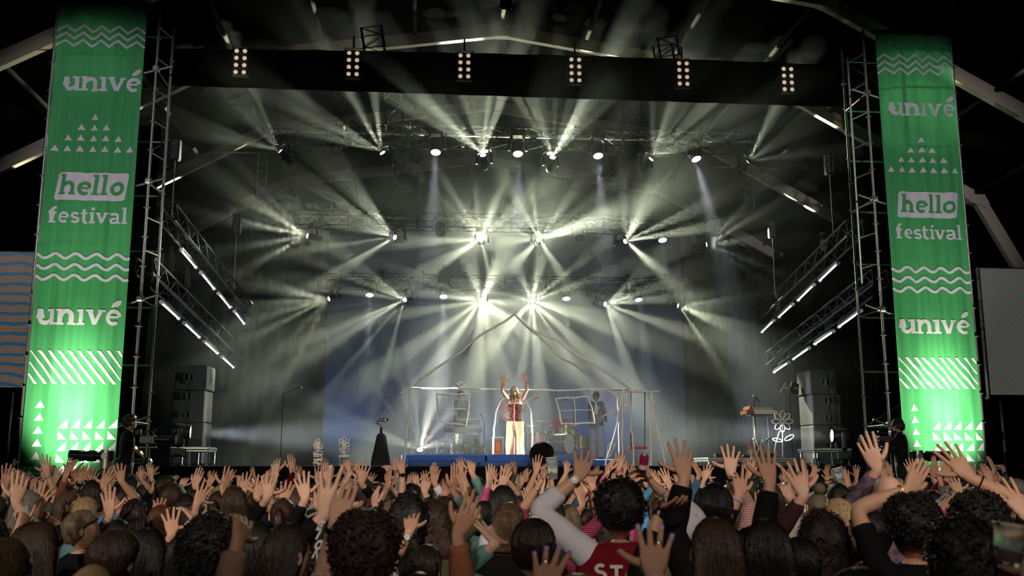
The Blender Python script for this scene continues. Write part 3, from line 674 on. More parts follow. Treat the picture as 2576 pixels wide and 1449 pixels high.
# ------------------------------------------------------------------ what stands on the stage
PIPE = mat('foil wrapped pipe', (.82, .81, .77), .4, .25, .12, 30, .4)
WIRE = mat('white painted wire', (.75, .74, .7), .4, .2, .05)
def wob(pts, n=6, amp=.02, seed=1):
    rng = random.Random(seed); out = []
    for a, b in zip(pts[:-1], pts[1:]):
        for i in range(n): out.append(a.lerp(b, i/n)+(Vector((rng.uniform(-amp, amp), 0, rng.uniform(-amp, amp))) if i else Vector()))
    return out+[pts[-1]]
def pp(lst, t): return [st(x, y, t) for x, y in lst]
def rel(pts, o): return [p-o for p in pts]
HP = thing('wire_house', 'big house outline of wavy silver pipe with pointed gable around the singer', 'house frame', S(sz(1018, 1173, .35)[0], .35, STZ)); ho = HP.location.copy()
for nm, lst, t_, r_ in (('post', [(1017, 1172), (1020, 1120), (1029, 1060), (1030, 1020), (1032, 975)], .35, .021), ('post', [(1594, 1172), (1592, 1114), (1587, 1060), (1585, 1020), (1583, 978)], .35, .021),
        ('crossbeam', [(1031, 976), (1140, 976), (1230, 979), (1330, 982), (1440, 982), (1530, 979), (1584, 979)], .35, .02),
        ('roof_pipe', [(1009, 990), (1060, 952), (1120, 912), (1165, 882), (1200, 850), (1255, 816), (1293, 791)], .35, .021), ('roof_pipe', [(1293, 791), (1318, 813), (1345, 833), (1400, 856), (1440, 885), (1500, 920), (1545, 950), (1585, 979)], .35, .021),
        ('roof_pipe', [(1297, 794), (1330, 826), (1360, 850), (1384, 875), (1412, 900), (1450, 921), (1500, 960), (1554, 999)], 2.2, .021), ('post', [(1554, 999), (1556, 1040), (1556, 1080), (1558, 1165)], 2.2, .018)):
    P_ = pp(lst, t_) if nm != 'crossbeam' else [st(x, y, .35+1.75*math.sin(PI*(x-1031)/553)**.7) if 1031 < x < 1584 else st(x, y, t_) for x, y in lst]
    q = MB(); q.tube(rel(wob(P_, 3, .014, len(lst)), ho), r_, 10); q.obj(nm, PIPE, HP, True)
q = MB(); a, b_ = st(1293, 791, .35), st(1297, 794, 2.2); q.tube([a-ho, b_-ho], .02, 8); q.obj('roof_pipe', PIPE, HP, True)
for lab, cs, mv, mh, t_ in (('slanted silver pipe window frame hanging before the keyboard player', [(1098, 992), (1182, 992), (1172, 1071), (1102, 1059)], [(1138, 993), (1139, 1064)], [(1103, 1028), (1175, 1029)], .6),
                      ('slanted silver pipe window frame hanging before the drummer', [(1398, 1003), (1481, 998), (1496, 1064), (1414, 1066)], [(1444, 1001), (1449, 1064)], [(1411, 1034), (1486, 1031)], .6)):
    o0 = st(cs[3][0], cs[3][1], t_); t = thing('pipe_window', lab, 'window frame', o0, group='pipe window frames'); P_ = pp(cs, t_)
    q = MB(); q.tube(rel(wob(P_+[P_[0]], 5, .012, 3)[:-1], o0), .018, 8, close=True); q.obj('frame', PIPE, t, True)
    for l_ in (mv, mh): q = MB(); q.tube(rel(wob(pp(l_, t_), 5, .008, 5), o0), .007, 6); q.obj('glazing_bar', PIPE, t, True)
    for c_ in P_[:2]:
        q = MB(); q.cyl(c_-o0, c_-o0+Vector((0, 0, st(cs[0][0], 979, t_).z-c_.z)), .003, 5); q.obj('hanging_wire', M_BLACK(), t)
o0 = st(1242, 1142, 2.1); t = thing('pipe_arch', 'round-topped silver pipe doorway arch behind the singer', 'arch', o0)
q = MB(); pa = pp([(1240, 1172), (1241, 1120), (1242, 1080), (1247, 1035), (1262, 1004), (1290, 990), (1322, 1004), (1336, 1035), (1339, 1080), (1339, 1172)], 2.1); q.tube(rel(wob(pa, 3, .01, 4), o0), .02, 10); q.obj('arch_pipe', PIPE, t, True)
SW = thing('swing_frame', 'silver pipe swing stand with splayed legs at the right of the house', 'swing', st(1564, 1173, .5)); o0 = SW.location.copy()
for nm, lst, r_ in (('crossbar', [(1554, 988), (1600, 985), (1659, 984)], .018), ('leg', [(1570, 978), (1560, 1020), (1548, 1085), (1535, 1130), (1522, 1173)], .02), ('leg', [(1567, 988), (1567, 1060), (1564, 1173)], .019), ('leg', [(1638, 985), (1638, 1060), (1637, 1173)], .02), ('leg', [(1640, 988), (1650, 1063), (1662, 1110), (1675, 1173)], .019), ('strut', [(1641, 1081), (1658, 1102)], .012)):
    q = MB(); q.tube(rel(wob(pp(lst, .5), 3, .012, 8), o0), r_, 10); q.obj(nm, PIPE, SW, True)
for x in (1587, 1622): q = MB(); q.cyl(st(x, 986, .5)-o0, st(x, 1127, .5)-o0, .009, 6); q.obj('rope', M_BLACK(), SW)
q = MB(); c_ = st(1605, 1127, .5)-o0; q.cbox(c_, (.36, .16, .045), .015, SROT.to_3x3()); q.obj('swing_seat', mat('red swing seat', (.55, .05, .07), .5), SW)
def wire(name, lab, cat, paths, t_, r_=.008, base=None, grp=None, m=None):
    o0 = base or st(*paths[0][1][0], t_); t = thing(name, lab, cat, o0, group=grp)
    for nm, l_, cl in paths:
        P_ = pp(l_, t_); q = MB(); q.tube(rel(P_, o0), r_, 6, close=cl); q.obj(nm, m or WIRE, t, True)
    return t
def ell(cx, cy, rx, ry, n=16, rot=0, a0=0, a1=360):
    out = []
    for i in range(n if a1-a0 == 360 else n+1):
        a = math.radians(a0+(a1-a0)*i/n); x, y = rx*math.cos(a), ry*math.sin(a); r = math.radians(rot); out.append((cx+x*math.cos(r)-y*math.sin(r), cy+x*math.sin(r)+y*math.cos(r)))
    return out
pet = [('petal', ell(866+9.5*math.cos(math.radians(a)), 1114+9.5*math.sin(math.radians(a)), 5.6, 4, 14, a), True) for a in range(-90, 270, 60)]
wire('wire_flower', 'white wire flower standing in a wire pot', 'flower ornament', [('stem', [(866, 1150), (866, 1119)], False), ('flower_centre', ell(866, 1114, 3, 3, 12), True)]+pet+[('leaf', ell(860, 1134, 8, 3, 12, 50), True), ('leaf', ell(873, 1134, 8, 3, 12, -50), True),
     ('pot', [(853, 1147), (856, 1172), (876, 1172), (879, 1147)], True), ('pot_rim', ell(866, 1147, 13, 2, 16), True)], .5, .011, st(866, 1172, .5))
pet = [('petal', ell(1968+15*math.cos(math.radians(a)), 1060+16*math.sin(math.radians(a)), 11, 6, 16, a), True) for a in range(-90, 270, 45)]
wire('wire_daisy', 'tall white wire daisy with eight looped petals beside the organ', 'flower ornament', [('stem', [(1969, 1151), (1968, 1110), (1968, 1065)], False), ('flower_centre', ell(1968, 1060, 4, 4, 12), True)]+pet+[('leaf', ell(1985, 1101, 13, 5, 14, -28), True), ('leaf', ell(1955, 1107, 12, 4, 14, 12), True), ('stem', [(1960, 1085), (1952, 1112), (1946, 1150)], False)], .9, .010, st(1969, 1151, .9))
rp = random.Random(4); pl = []
for i in range(9): y = 1106+i*3.2; pl.append(('loop', ell(800+rp.uniform(-7, 7), 1112+rp.uniform(-4, 16), rp.uniform(3, 7), rp.uniform(3, 6), 12, rp.uniform(0, 90)), True))
for i in range(12): y = 1138+i*2.9; pl.append(('band', [(788+rp.uniform(-1, 2), y+rp.uniform(-2, 2)), (796, y+rp.uniform(-3, 3)), (805, y+rp.uniform(-3, 3)), (812+rp.uniform(-2, 1), y+rp.uniform(-2, 2))], False))
wire('wire_plant', 'striped white wire plant with looped heads on the stage edge', 'plant ornament', [('stem', [(800, 1172), (800, 1118)], False), ('leaf', [(788, 1112), (790, 1124), (800, 1134), (810, 1124), (813, 1110)], False)]+pl, .5, .011, st(800, 1172, .5))
wire('wire_teapot', 'small wire teapot outline sitting on the house crossbeam', 'teapot ornament', [('body', ell(1163, 968, 7, 6, 16), True), ('handle', ell(1169, 967, 5, 4, 12), True), ('spout', [(1157, 970), (1151, 966), (1147, 963)], False), ('lid', ell(1158, 962, 4, 2, 10), True)], .35, .009, st(1163, 975, .35))
wire('wire_heart', 'silver heart outline hanging beside the arch', 'heart ornament', [('outline', [(1331, 1094), (1325, 1080), (1326, 1074), (1331, 1077), (1336, 1074), (1337, 1080)], True)], 2.4, .014)
wire('wire_loop', 'long wire loop standing at the left of the beam light', 'wire ornament', [('loop', [(1034, 1142), (1035, 1118), (1040, 1106), (1043, 1108), (1041, 1125), (1037, 1142)], True)], 3, .012)
wire('wire_loop', 'tangled wire loops behind the guitarist legs', 'wire ornament', [('loop', [(1530, 1152), (1536, 1125), (1546, 1115), (1548, 1118), (1538, 1140)], True), ('loop', [(1526, 1150), (1530, 1120), (1540, 1110), (1542, 1114), (1533, 1135)], True)], 3, .012)
# blue risers
BLU = mat('royal blue riser cloth', (.022, .09, .34), .7, 0, .12, 2, .1)
def blk(name, lab, cat, x0, x1, ytop, t0, t1, z0=STZ, m=None, ch=.02):
    s0, zt = sz(x0, ytop, t0); s1, _ = sz(x1, ytop, t0); b = MB(); b.cbox(((s0+s1)/2, (t0+t1)/2, (z0+zt)/2), (s1-s0, t1-t0, zt-z0), ch)
    o = b.obj(name, m or BLU, M=Matrix.Translation(ORG) @ SROT); tag(o, lab, cat); return zt
blk('blue_riser', 'long blue covered box along the stage edge left of the singer', 'riser', 1010, 1221, 1143, .75, 1.35)
blk('blue_riser', 'blue covered box before the singer and the drums', 'riser', 1225, 1342, 1143, .75, 1.35)
blk('blue_riser', 'low blue covered box at the right before the guitarist', 'riser', 1345, 1575, 1158, .75, 1.35)
blk('blue_step', 'low blue step before the long blue box at the left', 'step', 1030, 1192, 1158, .4, .74)
blk('blue_step', 'low blue step before the box at the singer feet', 'step', 1205, 1330, 1160, .4, .74)
RZ = blk('band_riser', 'wide blue riser carrying drums and keyboards', 'riser', 1012, 1478, 1142, 5.4, 10.5)
GZ = blk('band_riser', 'lower blue riser under the guitarist', 'riser', 1480, 1566, 1155, 3.8, 6.5)
# speakers and decks
SPK = mat('charcoal speaker paint', (.08, .076, .078), .75, 0, .15, 30, .3); GRV = mat('dark socket', (.006, .006, .006), .5)
def cab(x0, x1, y0, y1, t0, dep, lab, n=1, sd=1):
    s0, z1_ = sz(x0, y0, t0); s1, z0_ = sz(x1, y1, t0); t = thing('speaker_cabinet', lab, 'speaker', S((s0+s1)/2, t0, z0_), SE, 'speaker towers'); W_, H_ = s1-s0, z1_-z0_
    b = MB(); b.cbox((0, dep/2, H_/2), (W_, dep, H_), .02); b.obj('cabinet_body', SPK, t)
    for i in range(n):
        z = H_*(.5 if n == 1 else (.22 if i == 0 else .8)); b = MB()
        for dx, dz, w2, h2 in ((0, .075, .2, .02), (0, -.075, .2, .02), (-.1, 0, .02, .16), (.1, 0, .02, .16)): b.box((dx-.05*sd, -.008, z+dz), (w2, .02, h2))
        hnd = b.obj('handle_plate', mat('plate', (.1, .1, .1), .5, .3), t); b = MB(); b.box((-.05*sd, -.002, z), (.18, .01, .13)); b.obj('handle_recess', GRV, t)
        b = MB(); b.cyl((-.05*sd, -.012, z-.07), (-.05*sd, -.012, z+.07), .012, 8); b.obj('handle_bar', M_STEEL(), t)
    b = MB(); b.lathe([(.0, -.012), (.03, -.012), (.03, 0)], 12, T((-.1*sd, -.0, H_*.28), 0, -PI/2)); b.obj('socket', mat('plate', ()), t)
for sd, L_ in ((1, ((443, 520, 918, 980, 'top speaker box of the left tower'), (436, 512, 981, 1062, 'middle speaker box of the left tower, two handles'), (430, 508, 1063, 1166, 'bottom speaker box of the left tower behind the deck'))),
               (-1, ((2036, 2106, 931, 991, 'top speaker box of the right tower'), (2042, 2117, 992, 1069, 'middle speaker box of the right tower, two handles'), (2046, 2122, 1070, 1168, 'bottom speaker box of the right tower behind the deck')))):
    for i, (x0, x1, y0, y1, lab) in enumerate(L_): cab(x0, x1, y0, y1, 2.0, .8, lab, (1, 2, 1)[i], sd)
def deck(x0, x1, y0, y1, yb, t0, dep, lab, legs=2):
    s0, z1_ = sz(x0, y0, t0); s1, z0_ = sz(x1, y1, t0); zb = STZ; t = thing('stage_deck', lab, 'deck', S((s0+s1)/2, t0, zb), SE, 'steel stage decks'); W_ = s1-s0
    b = MB(); h = z1_-z0_; b.cbox((0, dep/2, z1_-zb-h*.25), (W_, dep, h*.5), .008); b.cbox((0, dep/2, z1_-zb-h*.78), (W_-.02, dep-.02, h*.38), .008); b.obj('deck_frame', M_ALU(), t)
    b = MB(); b.box((0, dep/2, z1_-zb+.004), (W_-.04, dep-.04, .01)); b.obj('deck_board', STG, t)
    for sx in [(-.44+.88*i/(legs)) for i in range(legs+1)]:
        for sy in (.08, dep-.08):
            hgt = z0_-zb; b = MB(); b.cyl((sx*W_, sy, 0), (sx*W_, sy, max(.05, hgt)), .028, 10); b.lathe([(.05, 0), (.045, .02), (.028, .03)], 10, T((sx*W_, sy, 0))); b.lathe([(.034, 0), (.034, .03)], 10, T((sx*W_, sy, hgt*.6))); b.obj('leg', M_STEEL(), t, True)
    return z1_
deck(428, 523, 1124, 1137, 1166, .5, .9, 'low steel deck under the lamp on the left')
deck(2046, 2144, 1128, 1138, 1168, .5, .9, 'low steel deck under the lamp on the right')
DZ = deck(1780, 1890, 1151, 1162, 1173, .5, 1.1, 'long low steel deck section left, under the effects pedals')
deck(1892, 2001, 1151, 1162, 1173, .5, 1.1, 'long low steel deck section right, under the organ')
def stand(t, h, r=.012, spread=.25, m=None):
    b = MB(); b.cyl((0, 0, .1), (0, 0, h), r, 8); b.obj('pole', m or M_BLACK(), t)
    for a in range(3):
        b = MB(); an = a*2.094+.4; b.cyl((0, 0, .18), (spread*math.cos(an), spread*math.sin(an), .01), r*.8, 6); b.obj('leg', m or M_BLACK(), t)
def mic(parent, a, b_, m=None, hm=None):
    a, b_ = Vector(a), Vector(b_); d = (b_-a).normalized(); x = MB(); x.tube([a, a+d*.15], [.011, .018], 10); x.obj('microphone_body', m or M_BLACK(), parent, True)
    x = MB(); q = d.to_track_quat('Z', 'Y').to_matrix().to_4x4(); q.translation = a+d*.15; x.lathe([(.018, 0), (.028, .015), (.03, .035), (.022, .055), (0, .063)], 12, q); x.obj('microphone_grille', hm or mat('mic grille', (.3, .3, .3), .4, .8, bump=1), parent, True)
# black draped remote camera
o0 = st(957, 1172, .5); t = thing('draped_camera_stand', 'stand under a long black cloth with a small camera on top', 'camera stand', o0, SE)
s_ = 1/127.; rows = [(24, 0), (22, 20), (17, 45), (14, 62), (12, 74), (8, 80), (2, 82)]
b = MB(); n = 28
for r_, h_ in rows:
    for i in range(n): a = 2*PI*i/n; f = 1+.07*math.sin(a*7+h_*.02); b.v.append((r_*s_*f*math.cos(a), r_*s_*.8*f*math.sin(a), h_*s_))
b.f = [(j*n+i, j*n+(i+1) % n, (j+1)*n+(i+1) % n, (j+1)*n+i) for j in range(len(rows)-1) for i in range(n)]; b.mi = [0]*len(b.f)
b.obj('drape_cloth', mat('draped black cloth', (.01, .01, .012), .9, bump=.4), t, 2)
b = MB(); b.cyl((0, 0, .6), (0, 0, .76), .03, 8); b.obj('column', M_BLACK(), t)
b = MB(); b.cbox((.02, 0, .9), (.14, .16, .07), .015); b.cbox((-.07, 0, .86), (.09, .06, .06), .01); b.tube([(0, 0, .76), (-.02, 0, .82), (-.09, 0, .84)], .015, 6); b.cyl((.08, 0, .9), (.14, -.02, .92), .028, 10); b.obj('camera_head', mat('grey camera', (.07, .07, .07), .4), t)
# organ on its stand
o0 = st(1917, 1151, 1.1); t = thing('organ', 'small wooden-sided silver organ on a black folding stand', 'keyboard', Vector((o0.x, o0.y, DZ)), SE); h1 = st(1917, 1043, 1.1).z-DZ; h2 = st(1917, 1023, 1.1).z-DZ
WD = mat('red brown wood', (.24, .07, .025), .4, 0, .3, 6, stretch=(1, 6, 6)); Wd = .62; H_ = h2-h1
prof = [(-.2, h1), (.22, h1), (.22, h2), (.1, h2), (.03, h1+H_*.55), (-.2, h1+H_*.4)]
b = MB(); b.v = [(-Wd/2+.05, y, z) for y, z in prof]+[(Wd/2, y, z) for y, z in prof]; k_ = 6; b.f = [tuple(range(k_))[::-1], tuple(range(k_, 12))]+[(i, (i+1) % k_, (i+1) % k_+k_, i+k_) for i in range(k_)]; b.mi = [0]*8
b.obj('organ_case', mat('pale silver panel', (.66, .65, .6), .35, .3), t)
b = MB(); b.prism([(-Wd/2-.06, h1), (-Wd/2+.12, h1), (-Wd/2+.06, h2-.02), (-Wd/2+.02, h2), (-Wd/2-.0, h1+H_*.6), (-Wd/2-.06, h1+H_*.45)], -.24, .2); b.obj('side_panel', WD, t)
b = MB(); b.box((.05, -.12, h1+H_*.42), (Wd*.8, .12, .02)); b.obj('keys', mat('ivory keys', (.8, .78, .7), .3), t)
for sx in (-.145, .155):
    b = MB(); b.cyl((sx, 0, .02), (sx, 0, h1), .016, 8); b.cbox((sx, 0, h1-.02), (.26, .34, .03), .01); b.cyl((sx, -.02, h1*.42), (sx, .03, h1*.44), .035, 8); b.obj('stand_leg', mat('stand leg', (.25, .25, .25), .3, .7), t)
for i in range(2):
    for sg in (0, 1):
        b = MB(); x0 = -.145+i*.15; a, c_ = ((x0, -.05, .03), (x0+.15, -.05, h1*.42)) if sg else ((x0+.15, -.05, .03), (x0, -.05, h1*.42)); b.cyl(a, c_, .011, 6); b.obj('scissor_bar', M_ALU(), t)
b = MB(); b.cyl((.1, .1, h2), (.08, .1, h2+.12), .006, 6); b.obj('gooseneck', M_BLACK(), t)
t = thing('microphone', 'black microphone on a thin boom above the organ', 'microphone', Vector((o0.x, o0.y, DZ))+VX*.35, SE); stand(t, h2+.1)
b = MB(); b.cyl((0, 0, h2+.1), (-.02, -.1, h2+.17), .008, 6); b.obj('boom', M_BLACK(), t); mic(t, (.09, -.1, h2+.12), (-.03, -.1, h2+.24))
def guitar(name, lab, base, rot, body, neck, size=1.0, top=None):
    """electric guitar: body outline in local x, z with the neck upward"""
    t = thing(name, lab, 'guitar', base, rot); B = [(0, -.02), (.09, .0), (.15, .05), (.165, .12), (.13, .19), (.105, .24), (.125, .30), (.15, .36), (.13, .39), (.09, .36), (.04, .33), (-.03, .33), (-.08, .37), (-.13, .42), (-.15, .40), (-.135, .33), (-.115, .26), (-.13, .19), (-.165, .12), (-.15, .05), (-.09, .0)]
    b = MB(); b.prism([(x*size, z*size) for x, z in B], -.02*size, .02*size); b.obj('body', body, t)
    b = MB(); b.prism([(x*size, z*size) for x, z in ((-.05, .08), (.06, .07), (.1, .14), (.07, .25), (.03, .34), (-.04, .34), (-.06, .2))], -.026*size, -.0201*size); b.obj('scratch_plate', top or mat('cream plate', (.7, .68, .6), .4), t)
    b = MB(); b.box((0, -.028*size, .65*size), (.05*size, .02*size, .66*size)); b.obj('neck', neck, t)
    b = MB(); b.prism([(x*size, z*size) for x, z in ((-.025, .97), (.025, .97), (.05, 1.02), (.045, 1.12), (.015, 1.15), (-.03, 1.12))], -.035*size, -.015*size); hd = b.obj('headstock', neck, t)
    b = MB()
    for i in range(6): b.cyl((-.05*size, -.025*size, (.99+i*.02)*size), (-.03*size, -.025*size, (.99+i*.02)*size), .004, 5)
    b.obj('tuning_peg', M_CHROME(), hd)
    b = MB()
    for i in range(6): b.cyl(((-.015+i*.006)*size, -.04*size, .1*size), ((-.015+i*.006)*size, -.04*size, 1.0*size), .0012, 4)
    b.obj('strings', M_CHROME(), t)
    for z in (.14, .21): b = MB(); b.cbox((0, -.03*size, z*size), (.08*size, .01*size, .025*size), .003); b.obj('pickup', M_BLACK(), t)
    b = MB(); b.cbox((0, -.03*size, .08*size), (.08*size, .012*size, .02*size), .003); b.obj('bridge', M_CHROME(), t)
    return t
MAPLE = mat('maple neck', (.6, .33, .13), .4, 0, .1)
o0 = st(1078, 1122, 6.2); guitar('electric_guitar', 'white electric guitar on a floor stand beside the dazzling light', Vector((o0.x, o0.y, st(1078, 1122, 6.2).z)), (.1, .03, PHI), mat('white guitar paint', (.7, .7, .66), .25), MAPLE, .75)
t = thing('guitar_stand', 'black guitar stand under the white guitar', 'stand', Vector((o0.x, o0.y, RZ))+VX*.06, SE); b = MB(); b.cyl((0, .05, .01), (0, .03, .5), .012); b.obj('pole', M_BLACK(), t)
for sx in (-.15, .15): b = MB(); b.cyl((0, .05, .2), (sx, -.12, .01), .01, 6); b.obj('leg', M_BLACK(), t)
b = MB(); b.tube([(-.12, -.06, .17), (-.12, .03, .15), (.12, .03, .15), (.12, -.06, .17)], .01, 6); b.obj('cradle', M_BLACK(), t)
o0 = st(1896, 1132, 1.9); guitar('electric_guitar', 'brown guitar upright behind the organ stand', Vector((o0.x, o0.y, DZ+.02)), (.08, 0, PHI), WD, MAPLE, .85, WD)
# orange chair in a silver frame
o0 = st(1253, 1142, 2.3); t = thing('framed_chair', 'orange padded chair inside a silver metal frame by the arch', 'chair', Vector((o0.x, o0.y, STZ)), SE); zb = st(1253, 1142, 2.3).z-STZ; zt = st(1253, 1105, 2.3).z-STZ; OR = mat('orange vinyl', (.75, .16, .02), .5)
b = MB(); b.cbox((0, .1, (zb+zt)/2+.0), (.15, .05, (zt-zb)*.8), .02); b.obj('backrest', OR, t); b = MB(); b.cbox((0, -.05, zb*1.0), (.16, .26, .05), .02); b.obj('seat', OR, t)
for sx in (-.1, .1): b = MB(); b.cyl((sx, -.12, 0), (sx, -.12, zt+.03), .013, 8); b.obj('leg', M_ALU(), t)
b = MB(); b.cyl((-.2, -.12, zt+.03), (.12, -.12, zt+.03), .013, 8); b.obj('top_rail', M_ALU(), t)
# singer's microphone on its red stand
o0 = S(sz(1294, 1100, 1.3)[0], 1.3, STZ); t = thing('microphone_stand', 'red straight microphone stand with lime green microphone before the singer', 'microphone', o0, SE); hM_ = st(1294, 1006, 1.3).z-STZ; RS = mat('red stand paint', (.75, .03, .08), .35)
b = MB(); b.cyl((0, 0, .03), (0, 0, hM_*.5), .014, 10); b.cyl((0, 0, hM_*.5), (0, 0, hM_), .011, 10); b.obj('pole', RS, t, True); b = MB(); b.cyl((0, 0, hM_*.44), (0, 0, hM_*.54), .019, 10); b.obj('clutch', M_BLACK(), t, True)
b = MB(); b.lathe([(.14, 0), (.13, .025), (.02, .035)], 20); b.obj('round_base', M_BLACK(), t, True); mic(t, (0, 0, hM_-.04), (0, -.0, hM_+.2), M_BLACK(), mat('lime foam', (.45, .62, .03), .7))
# keyboards
def kbd(x0, x1, yt, yb, t_, lab, tilt=0, grp='keyboards'):
    s0, z1_ = sz(x0, yt, t_); s1, z0_ = sz(x1, yb, t_); W_ = s1-s0; t = thing('keyboard', lab, 'keyboard', S((s0+s1)/2, t_, z0_), SE, grp); h = z1_-z0_
    b = MB(); b.cbox((0, .15, h/2), (W_, .32, h), .015); b.obj('case', M_BLACK(), t)
    b = MB(); b.box((0, .07, h+.006), (W_*.86, .13, .012)); b.obj('keys', mat('ivory keys', ()), t); b = MB(); b.box((W_*.2, -.003, h*.55), (W_*.35, .01, h*.3)); b.obj('label_strip', mat('grey print', (.35, .35, .35), .5), t)
    for i in range(5): b = MB(); b.cyl((-W_*.35+i*.05, .24, h), (-W_*.35+i*.05, .24, h+.015), .012, 8); b.obj('knob', mat('grey print', ()), t)
    return t
kbd(1141, 1206, 1056, 1067, 6.0, 'upper black synthesizer before the keyboard player'); kbd(1116, 1213, 1077, 1087, 5.9, 'wide lower black synthesizer on the keyboard stand')
o0 = S(sz(1165, 1142, 5.8)[0], 6.0, RZ); t = thing('keyboard_stand', 'silver two-tier stand carrying both synthesizers', 'stand', o0, SE); hk = st(1165, 1087, 5.8).z-RZ; hk2 = st(1165, 1067, 5.8).z-RZ
for sx in (-.42, .42):
    for sy in (-.02, .3): b = MB(); b.cyl((sx, sy, 0), (sx, sy, hk-.01 if sy < 0 else hk2-.01), .016, 8); b.obj('leg', M_ALU(), t)
    b = MB(); b.cyl((sx, -.02, hk-.02), (sx, .34, hk-.02), .014, 8); b.obj('arm', M_ALU(), t)
b = MB(); b.cyl((-.42, .3, .2), (.42, .3, .2), .012, 8); b.obj('crossbar', M_ALU(), t)
o0 = S(sz(1151, 1142, 5.6)[0], 5.75, RZ); t = thing('mirror_drum', 'shiny silver cylinder standing under the keyboards', 'decoration', o0); b = MB(); b.lathe([(.2, 0), (.2, .02), (.19, .03), (.19, .47), (.2, .48), (.2, .5)], 14); b.obj('mirror_body', mat('mirror foil', (.8, .8, .78), .12, 1, .05, 8, .8), t); 
o0 = S(sz(1188, 1142, 5.6)[0], 5.75, RZ); t = thing('mirror_drum', 'dark shiny cylinder standing beside the silver one', 'decoration', o0); b = MB(); b.lathe([(.16, 0), (.15, .03), (.15, .45), (.16, .48)], 14); b.obj('mirror_body', mat('dark mirror foil', (.08, .08, .08), .12, 1, .05, 8, .8), t)
rq = random.Random(9)
for lab, xa, xb in (('tangle of silver wire along the foot of the keyboards, left heap', 1098, 1160), ('tangle of silver wire along the foot of the keyboards, right heap', 1162, 1221)):
    sa, _ = sz(xa, 1142, 5.45); sb, _ = sz(xb, 1142, 5.45); b = MB()
    for i in range(34):
        x = rq.uniform(sa, sb); pts = [Vector((x, 5.5+rq.uniform(-.04, .1), RZ+.01))]
        for k in range(4): pts.append(Vector((x+rq.uniform(-.14, .14), 5.5+rq.uniform(-.04, .1), RZ+rq.uniform(.02, .28))))
        b.tube(pts, .0055, 4)
    o = b.obj('tinsel', M_ALU(), M=Matrix.Translation(ORG) @ SROT); tag(o, lab, 'tinsel', kind='stuff')
for x0 in (1099, 1220):
    sa, _ = sz(x0, 1142, 5.45); t = thing('wire_fence_post', 'small silver lantern post at the %s end of the wire tangle' % ('left' if x0 < 1150 else 'right'), 'post', S(sa, 5.5, RZ)); b = MB(); b.cyl((0, 0, 0), (0, 0, .26), .01, 6); b.obj('pole', M_ALU(), t); b = MB(); b.lathe([(.02, .24), (.035, .27), (.03, .33), (.0, .36)], 8); b.obj('lantern_head', M_ALU(), t)
# drum kit
SHELL = mat('champagne drum wrap', (.5, .4, .24), .3, .3, .1, 20); SIL = mat('silver drum wrap', (.55, .55, .53), .2, .7, .08); SKIN = mat('white drum head', (.75, .74, .7), .5)
def drum(lab, x, yb, t_, r_, h_, shell, ax=(0, 0, 1), legs=0, zbase=None, nm='drum'):
    c_ = st(x, yb, t_); t = thing(nm, lab, 'drum', Vector((c_.x, c_.y, RZ)), group='drum kit'); off = (c_.z-RZ) if zbase is None else zbase
    q = Vector(ax).normalized().to_track_quat('Z', 'Y').to_matrix().to_4x4(); q.translation = Vector((0, 0, off))
    b = MB(); b.lathe([(r_*.98, 0), (r_*.98, h_)], 24, q, cap=False); b.obj('shell', shell, t, True)
    for e in (0, 1):
        b = MB(); z = h_*e; sg = 1 if e else -1; b.lathe([(0, z+sg*.004), (r_*.97, z+sg*.002)], 24, q, cap=False); b.obj('drum_head', SKIN, t, True)
        b = MB(); b.lathe([(r_*.97, z+sg*.008), (r_*1.04, z+sg*.008), (r_*1.04, z-sg*.02), (r_*.98, z-sg*.02)], 24, q, cap=False); b.obj('hoop', M_CHROME(), t, True)
    b = MB()
    for i in range(8): a = i*PI/4; b.cyl(q @ Vector((r_*1.02*math.cos(a), r_*1.02*math.sin(a), h_*.12)), q @ Vector((r_*1.02*math.cos(a), r_*1.02*math.sin(a), h_*.88)), .009, 6)
    b.obj('lugs', M_CHROME(), t)
    for i in range(legs): a = i*2.09+.5; b = MB(); b.cyl((r_*math.cos(a), r_*math.sin(a), 0), (r_*math.cos(a), r_*math.sin(a), off+h_*.5), .009, 6); b.obj('leg', M_CHROME(), t)
    if not legs and zbase is None: b = MB(); b.cyl((0, 0, 0), (0, 0, off), .015, 8); b.obj('post', M_CHROME(), t)
    return t
drum('bass drum lying on its side in the middle of the kit', 1398, 1120, 6.6, .27, .42, SIL, UX*.75-VX*.66, zbase=.29)
drum('wide champagne floor tom at the left of the kit', 1352, 1123, 6.9, .25, .4, SHELL, legs=3, zbase=.16)
drum('small mounted tom over the bass drum', 1424, 1092, 7.0, .16, .22, SHELL); drum('snare drum right of the mounted tom', 1441, 1096, 7.3, .17, .15, SIL)
drum('floor tom at the right end of the kit', 1462, 1116, 7.2, .18, .32, SHELL, legs=3, zbase=.2); drum('champagne tom behind the left floor tom', 1372, 1108, 7.9, .18, .24, SHELL)
BRZ = mat('bronze cymbal', (.62, .5, .24), .25, .9, .08, 30)
